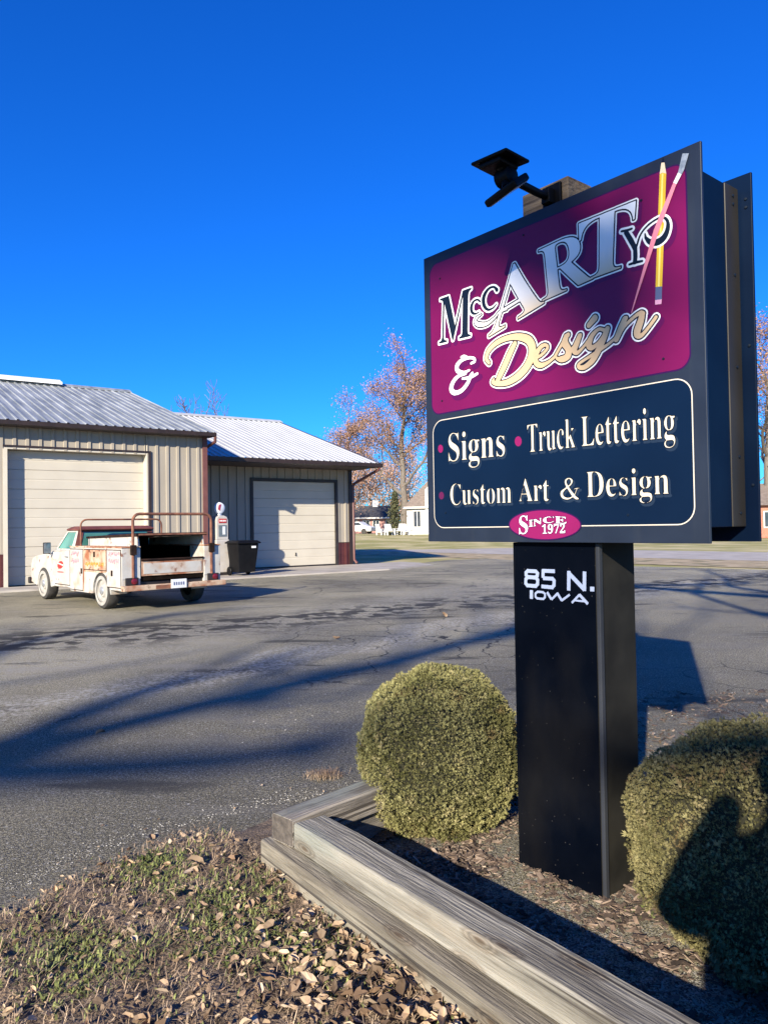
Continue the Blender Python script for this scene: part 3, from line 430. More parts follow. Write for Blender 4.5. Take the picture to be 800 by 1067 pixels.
 [3054,3321,7,-1,34,4,24,7,12,6,8,7,5,9,6,22,4,48,0,52,2,8,0,52,2,10,0,52,2,10,0,52,2,10,4,176,2,8,0,52,2,10,0,32,-3,5,-16,0,-28,-4,-28,-7,-24,-8,-18,-8,-20,-12,-18,-13,-13,-13,-21,-32,-8,-18,-9,-30,-3,-18,-3,-10,-4,-6,-13,-12,5,-26,0,-46,-3,-14,-11,-34,-18,-28,-29,-29,-55,-37,98,-104,110,-110],
 [3938,3515,31,-1,24,6,15,9,8,8,17,24,12,34,4,30,-1,12,-4,12,-6,10,-11,10,-8,4,-24,5,-22,0,-28,-5,-24,-6,-38,-14,-40,-22,-13,-10,13,-22,10,-30,5,-8,16,-16,23,-16,11,-6],
 [2585,3585,22,1,40,9,13,4,21,12,11,8,9,14,6,14,5,22,0,36,-2,16,-7,32,-12,30,-11,18,-17,14,-22,10,-24,5,-18,0,-28,-4,-8,-3,-3,-4,-1,-12,1,-24,22,-190],
]
ART['name_inline'] = [
 [2911,2143,-14,2,-28,8,-18,8,-20,13,-10,13,-8,16,-5,16,0,10,5,16,6,12,14,15,8,5,38,18,174,66,0,2,-26,4,-28,12,-8,5,-17,17,-13,22,-2,1,-64,-49,-36,-20,-22,-7,-18,0,-22,7,-20,10,-14,10,-2,0,-18,-33,-16,-16,-8,-5,-20,-10,-18,-6,-30,-7,-22,-2,-38,2,-30,9,-29,16,-33,25,-10,13,-4,1,-77,-39,-37,-14,-66,-21,-24,-4,-24,0,-24,5,-30,10,-24,12,-24,17,-10,10,-20,28,-5,-3,-31,-37,-34,-32,-33,-27,-39,-26,-20,-12,-52,-26,-78,-28,-86,-21,-62,-8,-66,0,-26,2,-82,12,-36,9,-40,14,-28,14,-22,15,-9,9,-9,15,-5,15,1,14,10,22,10,11,19,15,17,7,10,0,12,-4,9,-7,7,-11,3,1,43,74,84,118,86,129,35,45,77,86,-4,3,-30,4,-50,2,-8,2,-62,-2,-40,-4,-58,-10,-40,-11,-52,-20,-30,-16,-23,-14,-24,-22,-11,-16,-12,-28,-2,-16,34,-46,9,-22,-5,-18,-6,-11,-12,-8,-12,-4,-10,0,-8,3,-15,8,-41,41,-10,13,-10,20,-7,24,0,22,7,30,12,32,14,26,19,26,27,25,48,31,32,17,38,15,48,16,76,17,46,6,46,2,8,2,102,0,8,-2,24,0,76,-10,56,-13,62,-20,56,-23,38,-23,31,-24,29,-34,12,-18,17,-32,11,-32,10,-47,4,0,30,21,16,8,40,11,32,0,40,-11,21,-12,14,-14,11,-20,5,-16,-1,-16,-4,-12,-9,-18,-34,-32,-41,-26,-46,-22,-46,-13,-3,-3,3,-7,10,-10,26,-15,14,-3,36,0,38,6,38,11,64,30,132,161,16,31,27,46,11,10,14,6,14,1,22,8,14,0,22,-9,13,-14,8,-24,-3,-10,-10,-21,-19,-13,-4,-18,0,-18,9,-18,28,-47,16,14,30,49,42,63,8,8,20,9,20,1,18,-5,13,-8,9,-20,0,-16,-6,-18,-62,-132,0,-3,8,3,43,28,33,29,26,26,11,7,26,38,27,27,34,23,36,18,28,10,22,5,20,0,10,-3,28,-10,28,-13,12,9,20,9,16,0,14,-5,13,-8,5,-8,8,-20,1,-12,-35,-92,-31,-62,-1,-4,2,-1,30,12,58,31,15,16,7,10,39,78,19,32,48,78,10,10,26,11,26,-2,8,-3,12,-6,8,-7,8,-19,2,-10,2,-1,58,32,44,19,46,13,20,-3,14,-5,18,-11,13,-12,9,-20,1,-12,-6,-18,-4,-32,-9,-38,-16,-44,-24,-52,0,-6,14,9,62,54,78,81,20,9,16,-3,9,-4,8,-8,8,-18,-1,-10,-9,-20,-56,-58,-68,-66,-39,-35,-18,-13,-22,-12,-18,-6,-10,-3,-22,0,-28,9,-21,12,-9,10,-12,22,-6,18,-3,18,2,26,5,20,8,25,49,97,1,2,-2,2,-54,-25,-24,-15,-29,-18,-39,-31,-34,-36,-62,-95,-12,-12,-20,-8,-14,-1,-15,5,-17,10,-40,-22,-30,-14,-92,-37,-8,-6,-26,-38,-37,-47,-29,-29,-20,-15,-22,-14,-54,-26,-54,-17,-16,-2],
 [1570,2259,65,-1,38,4,46,11,50,16,49,20,41,22,39,24,45,35,28,26,26,31,27,42,11,28,6,20,5,28,-2,32,-7,24,-8,16,-11,16,-13,13,-17,13,-31,18,-24,12,-44,18,-21,6,-1,-2,5,-16,0,-12,-9,-22,-74,-110,-80,-126,-26,-38,-49,-66,-63,-77],
 [2552,2407,33,5,28,0,16,2,6,3,6,8,3,6,-1,14,-36,46,-4,1,-11,-11,-51,-61,0,-9],
 [3071,2461,4,-1,10,3,26,11,30,22,46,45,14,22,0,2,-8,6,-20,10,-10,1,-16,-7,-16,-11,-23,-21,-21,-30,-14,-34,-3,-10],
 [2260,2507,7,1,26,15,26,17,10,8,0,3,-6,1,-12,-2,-16,-7,-8,-5,-18,-18],
 [3013,2651,-14,4,-13,6,-9,9,-6,13,-5,14,0,8,11,27,68,64,26,22,18,7,14,3,24,-7,11,-6,13,-14,6,-12,5,-16,0,-10,-5,-16,-12,-21,-98,-65,-18,-8],
 [1339,2891,-7,4,-4,8,0,28,3,6,9,8,19,6,26,12,31,24,17,22,24,38,42,85,-2,1,-18,-12,-26,-15,-46,-21,-30,-12,-40,-12,-50,-7,-38,0,-52,6,-38,9,-32,11,-31,19,-22,22,-7,10,-10,20,-5,18,0,16,5,16,5,12,10,14,15,15,14,9,20,10,40,9,14,0,24,4,18,-1,8,-5,6,-9,1,-12,-4,-8,-11,-8,-54,-16,-12,-6,-10,-10,-4,-6,0,-4,14,-10,20,-10,62,-20,54,-11,32,0,24,4,32,9,72,26,24,14,48,34,32,16,52,108,80,178,44,102,72,174,5,10,9,7,18,4,18,0,8,-3,4,-3,132,-225,86,-136,72,-108,83,-118,37,-39,14,-8,2,1,4,14,6,6,52,14,14,6,11,8,7,12,5,16,2,32,-40,444,-7,46,-10,24,-12,12,-22,9,-44,4,-8,4,-4,7,-3,12,1,12,6,8,6,3,20,2,20,0,6,2,20,0,6,2,20,0,6,2,20,0,6,2,20,0,6,2,20,0,6,2,20,0,6,2,124,8,6,2,28,0,8,2,58,0,74,-8,48,-13,24,-9,22,-13,19,-12,15,-15,4,-1,-1,132,-2,10,0,32,4,10,9,5,24,0,8,2,158,0,10,2,160,0,10,2,158,0,10,2,160,0,10,2,104,0,7,-3,4,-6,2,-14,-22,-202,-5,-13,-10,-6,-26,0,-6,3,-4,4,-3,6,-2,38,-11,38,-14,27,-25,27,-29,18,-42,15,-50,8,-36,0,-5,-3,-2,-8,-6,-116,-2,-6,0,-24,-2,-6,0,-24,-2,-6,0,-24,-2,-6,0,-24,-4,-36,0,-26,-2,-6,0,-24,-2,-6,0,-24,-2,-6,0,-24,-4,-36,0,-26,-2,-6,0,-24,-2,-6,0,-24,-4,-36,0,-46,5,-21,6,-12,8,-7,24,-9,38,-3,14,1,9,-5,4,-8,-2,-24,-3,-7,-6,-4,-6,-2,-32,0,-8,-2,-40,0,-10,-2,-40,0,-10,-2,-40,0,-10,-2,-40,0,-10,-2,-40,0,-10,-2,-80,-2,-12,-7,-10,-3,-198,-22,-28,1,-7,4,-116,122,-145,159,-6,4,-12,-2,-3,-3,0,-6,20,-174,4,-24,7,-22,7,-14,10,-10,9,-4,20,-5,46,0,7,-3,5,-8,3,-20,-3,-8,-6,-5,-12,-4,-338,-36,-5,-5,0,-20,-3,-6,-4,-4,-10,-4,-442,-107,-12,3,-6,8,-1,30,4,8,9,6,46,14,30,14,14,10,8,10,3,6,-1,12,-8,18,-56,90,-4,1,-202,-46,-9,-13,-9,-5,-26,0,-20,3,-26,-5,-10,-5,-58,-120,-5,-18,0,-16,3,-7,8,-5,22,-5,24,2,36,8,16,-2,6,-4,3,-7,0,-28,-4,-8,-11,-6,-280,-68,-20,-5],
 [1653,3265,225,50,-1,6,-114,194,-2,0,-2,-4,-40,-92,-67,-150],
 [3050,3301,5,-1,14,4,28,2,30,9,12,6,16,16,6,12,7,24,4,48,0,52,2,8,0,52,2,10,0,52,2,10,0,52,2,10,4,176,2,8,0,52,2,10,0,56,-3,3,-36,-2,-28,-4,-28,-7,-30,-10,-18,-8,-21,-12,-17,-13,-21,-21,-21,-32,-8,-18,-10,-34,-4,-20,-4,-8,-7,-6,-11,-1,-3,-3,10,-40,0,-40,-3,-16,-12,-32,-15,-24,-21,-21,-30,-21,-47,-24,6,-10,106,-110,118,-118],
 [2569,3565,24,1,38,6,18,5,26,9,15,9,18,16,10,16,7,18,5,22,0,42,-9,46,-10,28,-14,25,-16,16,-14,10,-24,9,-26,5,-20,0,-28,-4,-19,-7,-5,-5,-2,-7,-3,-18,2,-26,24,-208],
]
ART['name_navy'] = [
 [961,2989,-6,1,-50,0,-8,2,-50,0,-10,2,-50,0,-8,2,-24,0,-3,3,3,22,4,2,10,1,22,7,12,7,10,17,7,26,6,74,0,30,2,8,6,144,2,10,0,30,2,8,4,106,2,10,0,30,4,48,-1,13,-4,-5,-90,-256,-114,-316,-5,-12,-5,-3,-12,0,-4,3,-148,572,-2,4,-2,-2,-5,-96,-2,-6,0,-28,-2,-6,0,-28,-2,-6,0,-28,-2,-6,0,-28,-4,-38,0,-28,-2,-6,0,-28,-2,-6,0,-28,-2,-6,0,-28,-4,-38,0,-54,7,-26,12,-15,8,-5,12,-4,20,-3,7,-3,0,-22,-3,-3,-10,0,-10,2,-110,2,-8,2,-36,1,-1,20,3,4,20,3,14,5,13,6,11,12,10,24,7,40,0,26,4,38,0,28,4,38,0,28,2,6,0,28,4,38,0,28,4,38,0,28,2,6,0,28,2,6,6,116,-2,18,-5,14,-8,11,-8,5,-18,6,-24,4,2,24,188,1,4,-1,120,-468,2,0,2,6,46,126,120,336,6,3,168,0,4,-1,1,-8,-3,-16,-20,-6,-12,-6,-10,-7,-8,-11,-8,-22,-5,-26,-4,-104,-2,-8,0,-32,-2,-8,0,-30,-2,-10,0,-30,-2,-10,0,-30,-2,-10,0,-30,-2,-10,0,-30,-2,-10,0,-30,-2,-10,0,-30,-2,-10,0,-30,-2,-10,0,-40,5,-28,9,-18,13,-8,16,-5,10,0,3,-5,0,-12,-3,-10],
 [1353,3271,-28,8,-29,16,-30,26,-23,32,-12,30,-7,28,-2,18,0,28,9,42,10,22,23,30,25,20,38,22,32,12,28,5,40,-2,36,-9,18,-8,15,-10,42,-40,4,-10,0,-10,-6,-12,-5,-4,-12,-5,-10,1,-9,4,-11,14,-22,41,-14,11,-16,5,-24,2,-18,-2,-22,-7,-21,-12,-17,-16,-20,-23,-15,-25,-8,-24,-4,-30,2,-40,9,-30,16,-29,24,-26,18,-9,12,-3,36,0,16,2,30,10,44,25,8,-2,2,-6,-4,-7,-33,-27,-17,-10,-14,-6,-50,-11],
 [3665,3275,-6,2,-16,3,-32,0,-20,2,-5,3,-3,6,1,10,7,6,50,3,3,3,6,46,0,86,-18,42,-95,188,-3,10,2,14,-29,5,-14,5,-5,8,3,11,6,3,12,1,72,-10,60,-2,9,-5,4,-10,-3,-6,-4,-4,-18,-3,-32,0,-3,-3,58,-100,19,-42,14,-34,4,-4,4,-2,2,2,18,46,16,32,23,32,21,21,23,19,31,20,26,15,22,9,50,16,54,9,38,-2,20,-5,26,-12,17,-12,23,-30,10,-22,9,-42,0,-30,-4,-30,-11,-36,-14,-28,-16,-23,-24,-21,-16,-10,-18,-8,-34,-9,-36,0,-34,9,-34,16,-22,15,-17,17,-19,28,-18,36,-5,18,0,44,5,10,6,0,4,-4,14,-38,6,-11,26,-26,10,-7,24,-15,22,-7,20,-5,34,0,22,5,22,10,8,5,17,17,15,22,6,12,8,24,5,22,2,22,-3,16,-5,16,-7,12,-10,13,-22,13,-28,7,-32,0,-52,-11,-44,-16,-24,-12,-41,-26,-24,-20,-20,-22,-15,-22,-6,-12,-28,-74,-10,-22,3,-84,-2,-8,0,-26,-4,-24,0,-16,67,-10,10,-8,0,-10,-6,-6,-6,-2,-80,4,-10,-3],
 [1091,3277,-28,6,-16,5,-23,13,-16,16,-11,20,-8,24,-3,12,0,34,7,22,10,18,9,12,27,24,22,12,16,5,12,2,36,0,26,-7,15,-8,36,-32,3,-6,1,-8,-9,-10,-12,0,-37,36,-19,7,-18,0,-22,-5,-13,-6,-13,-14,-16,-32,-5,-20,0,-32,5,-18,6,-13,14,-14,8,-5,26,-12,14,-3,48,10,8,-3,3,-4,-2,-6,-3,-3,-40,-13,-18,-5],
]
ART['name_pale'] = [
 [1347,2906,-3,5,0,14,3,4,28,10,26,14,22,17,24,29,27,42,69,141,0,5,-4,3,-7,-3,-31,-29,-32,-23,-68,-34,-30,-12,-42,-13,-46,-6,-26,0,-42,4,-50,11,-32,11,-27,17,-25,27,-10,23,-3,16,5,16,6,12,18,21,30,17,40,9,44,3,4,-4,-4,-6,-54,-16,-18,-9,-11,-11,-7,-12,-3,-10,2,-8,8,-8,17,-11,20,-9,34,-12,68,-17,16,-2,40,0,26,4,32,9,72,26,28,16,48,34,35,16,55,116,80,178,44,102,73,176,7,6,14,3,10,-1,72,-124,96,-158,122,-186,64,-93,29,-37,32,-32,19,-10,10,-3,16,-2,10,2,12,-1,3,-6,-1,-12,-22,-6,-420,-101,-2,1,-1,4,0,12,3,4,46,14,40,20,10,7,10,13,4,8,3,14,-3,12,-10,22,-54,88,-8,10,-18,-1,-212,-48,-4,-3,0,-10,-4,-3,-14,0,-28,4,-32,-7,-10,-3,-6,-5,-60,-126,-7,-36,3,-12,4,-9,16,-11,22,-5,18,0,30,4,24,6,3,-3,-1,-18,-36,-10],
 [2307,3178,-2,9,2,4,18,3,30,9,18,8,15,12,9,16,5,16,2,16,0,28,-40,444,-7,46,-12,28,-15,16,-27,11,-44,4,-3,3,-1,10,100,9,20,0,6,2,20,0,6,2,20,0,6,2,20,0,30,4,72,4,6,2,22,0,6,2,28,0,8,2,76,-2,64,-11,28,-8,21,-8,41,-25,21,-21,11,-17,8,-2,4,3,1,4,0,44,-2,10,0,116,-2,10,0,22,3,3,24,0,8,2,158,0,10,2,160,0,10,2,158,0,10,2,160,0,10,2,93,-1,0,-18,-20,-184,-5,-9,-16,1,-3,40,-11,38,-16,31,-30,31,-31,20,-43,15,-52,8,-54,0,-6,-3,-5,-48,0,-24,-2,-6,0,-24,-2,-6,0,-26,-2,-6,-8,-144,-2,-6,0,-26,-2,-6,0,-24,-2,-6,0,-24,-2,-6,0,-24,-4,-36,-6,-116,-2,-6,0,-58,9,-30,15,-18,13,-6,16,-5,52,-5,0,-14,-36,-1,-8,-2,-42,0,-8,-2,-40,0,-10,-2,-40,0,-10,-2,-40,0,-10,-2,-40,0,-10,-2,-40,0,-10,-2,-36,0,-4,-3,-2,-4,-10,-3,-198,-22,-14,0,-46,46,-101,107,-116,128,-9,8,-16,1,-22,-3,-4,-4,-1,-6,22,-194,4,-24,7,-22,8,-17,7,-9,9,-6,12,-6,20,-5,46,0,3,-3,0,-10,-9,-3,-306,-34,-14,0,-42,-6],
 [1627,3243,4,-1,252,56,18,5,2,2,1,4,-3,6,-66,110,-72,124,-4,0,-4,-4,-52,-120,-78,-174,-1,-4],
 [3052,3281,9,0,4,4,10,3,16,0,30,7,28,12,9,6,11,14,8,16,7,24,4,48,0,52,2,8,0,52,2,10,0,52,2,10,0,52,2,10,4,176,2,10,2,112,2,10,0,14,-5,5,-58,-2,-56,-11,-30,-10,-22,-10,-20,-12,-21,-16,-22,-22,-24,-36,-13,-36,-9,-38,-3,-3,-22,0,-4,-3,0,-8,8,-24,7,-30,0,-28,-3,-16,-8,-24,-8,-14,-11,-16,-15,-15,-17,-13,-37,-21,-36,-15,-3,-4,1,-7,17,-19,106,-110,123,-123,20,-15],
 [2555,3549,22,-1,38,4,40,9,22,7,23,13,22,20,12,18,7,20,5,22,0,54,-9,46,-10,28,-16,28,-15,18,-21,14,-26,10,-26,5,-32,0,-28,-4,-24,-10,-8,-9,-4,-10,-3,-20,2,-36,24,-208,2,-14],
]
ART['script_fill'] = [
 [2911,2159,-36,8,-14,6,-21,14,-12,18,-4,14,3,20,5,10,19,16,34,16,206,78,29,42,-1,2,-30,-14,-28,-9,-24,0,-10,3,-24,12,-17,16,-9,16,-8,24,-2,1,-82,-65,-31,-18,-17,-5,-20,1,-14,4,-16,8,-19,16,-13,22,-3,-6,-5,-26,-5,-14,-12,-18,-13,-13,-20,-12,-16,-5,-30,-7,-22,-2,-38,2,-24,7,-12,6,-49,36,-5,12,0,14,-8,-4,-8,-6,-14,-6,-66,-35,-40,-15,-42,-14,-28,-7,-16,-2,-36,2,-38,12,-16,9,-24,17,-9,9,-15,22,-9,28,-3,2,-25,-34,-28,-32,-45,-41,-33,-25,-45,-28,-44,-23,-34,-13,-42,-14,-86,-21,-62,-8,-66,0,-26,2,-82,12,-36,9,-34,12,-24,12,-28,21,-6,9,-5,12,1,14,6,12,8,9,20,15,6,3,10,0,9,-5,5,-12,-5,-20,13,-6,7,0,5,12,20,36,32,54,84,118,86,129,47,59,62,68,11,6,10,3,12,-1,16,-7,6,-7,7,-16,0,-12,-5,-12,-74,-110,-80,-126,-26,-39,-79,-103,-54,-64,-1,-4,30,-3,70,0,36,4,46,11,56,18,49,20,45,24,53,34,49,41,29,31,25,36,14,25,14,37,9,40,0,22,-11,42,-10,20,-11,16,-15,15,-18,13,-30,18,-28,14,-68,26,-78,19,-62,8,-60,2,-10,-2,-30,0,-54,-6,-70,-15,-38,-12,-34,-14,-20,-10,-36,-22,-27,-24,-11,-16,-10,-20,-4,-10,-5,-22,9,-18,30,-40,4,-8,1,-8,-7,-14,-10,-6,-10,-1,-6,2,-8,5,-39,38,-11,14,-7,12,-6,22,0,20,7,32,10,26,12,22,19,26,26,24,47,30,32,16,56,22,42,12,54,11,68,8,24,0,8,2,102,0,84,-8,80,-17,56,-18,54,-23,37,-21,38,-32,31,-42,20,-42,13,-50,3,-44,4,1,29,27,25,16,24,10,20,5,34,0,22,-5,16,-6,14,-9,11,-11,11,-22,1,-18,-9,-21,-22,-22,-42,-29,-41,-22,-23,-8,-42,-9,-4,-3,-1,-14,7,-16,12,-13,14,-9,16,-8,18,-5,38,0,56,10,26,9,69,32,134,164,15,30,16,26,10,18,8,9,6,3,18,1,18,8,14,0,14,-6,10,-14,3,-11,-5,-14,-10,-11,-14,-7,-7,-30,0,-18,13,-28,20,-34,13,-26,3,-1,30,25,32,52,42,62,6,7,12,6,20,0,10,-3,8,-6,5,-10,0,-10,-5,-16,-43,-94,-32,-60,-1,-4,2,-4,6,-4,14,4,24,12,44,29,32,28,26,26,13,9,26,38,25,25,24,17,41,22,23,8,20,5,22,0,32,-11,40,-18,4,1,10,14,10,5,18,1,8,-3,8,-6,6,-10,3,-8,-1,-12,-32,-84,-24,-48,-30,-52,2,-3,68,27,70,37,20,25,39,78,19,32,48,78,8,8,14,6,10,1,20,-3,9,-4,5,-6,5,-10,-1,-16,-12,-16,-6,-12,-2,-10,70,44,58,30,32,12,18,5,18,2,12,-3,22,-12,11,-10,5,-10,1,-14,-6,-14,-4,-34,-9,-38,-14,-38,-28,-62,-8,-26,0,-4,8,-1,8,3,17,10,29,23,51,45,77,80,10,5,10,-1,11,-8,4,-10,-1,-8,-5,-10,-59,-61,-88,-84,-32,-25,-18,-10,-22,-7,-22,0,-10,3,-12,4,-22,15,-11,17,-5,16,-3,30,5,26,8,26,49,96,13,32,0,3,-16,-3,-28,-10,-52,-26,-48,-30,-40,-31,-36,-38,-62,-95,-10,-10,-12,-5,-14,1,-11,4,-11,13,-4,1,-58,-32,-36,-16,-86,-34,-32,-45,-37,-47,-27,-27,-20,-15,-22,-14,-50,-24,-48,-15,-16,-2],
 [2890,2221,31,-1,26,8,36,19,31,20,24,22,4,6,-75,-24,-80,-29,-16,-9,-2,-4,2,-2],
 [2552,2391,33,5,30,0,24,5,8,5,10,17,3,8,0,14,-5,10,-48,63,-27,-27,-56,-68,0,-12,-3,-12],
 [3057,2445,18,-1,16,5,34,16,15,10,37,33,22,22,20,33,3,10,-42,22,-11,3,-16,-3,-16,-8,-15,-10,-26,-24,-11,-14,-15,-24,-9,-24,-7,-22,-2,-14],
 [2224,2481,1,-1,8,0,28,9,42,22,38,27,11,13,1,4,-2,4,-4,4,-10,4,-14,1,-14,-3,-24,-10,-8,-5,-21,-21,-27,-38],
 [3013,2667,-18,7,-6,7,-4,8,-3,16,8,18,87,80,12,6,14,3,18,-5,8,-5,10,-11,7,-18,-3,-20,-10,-16,-96,-64,-16,-6],
]
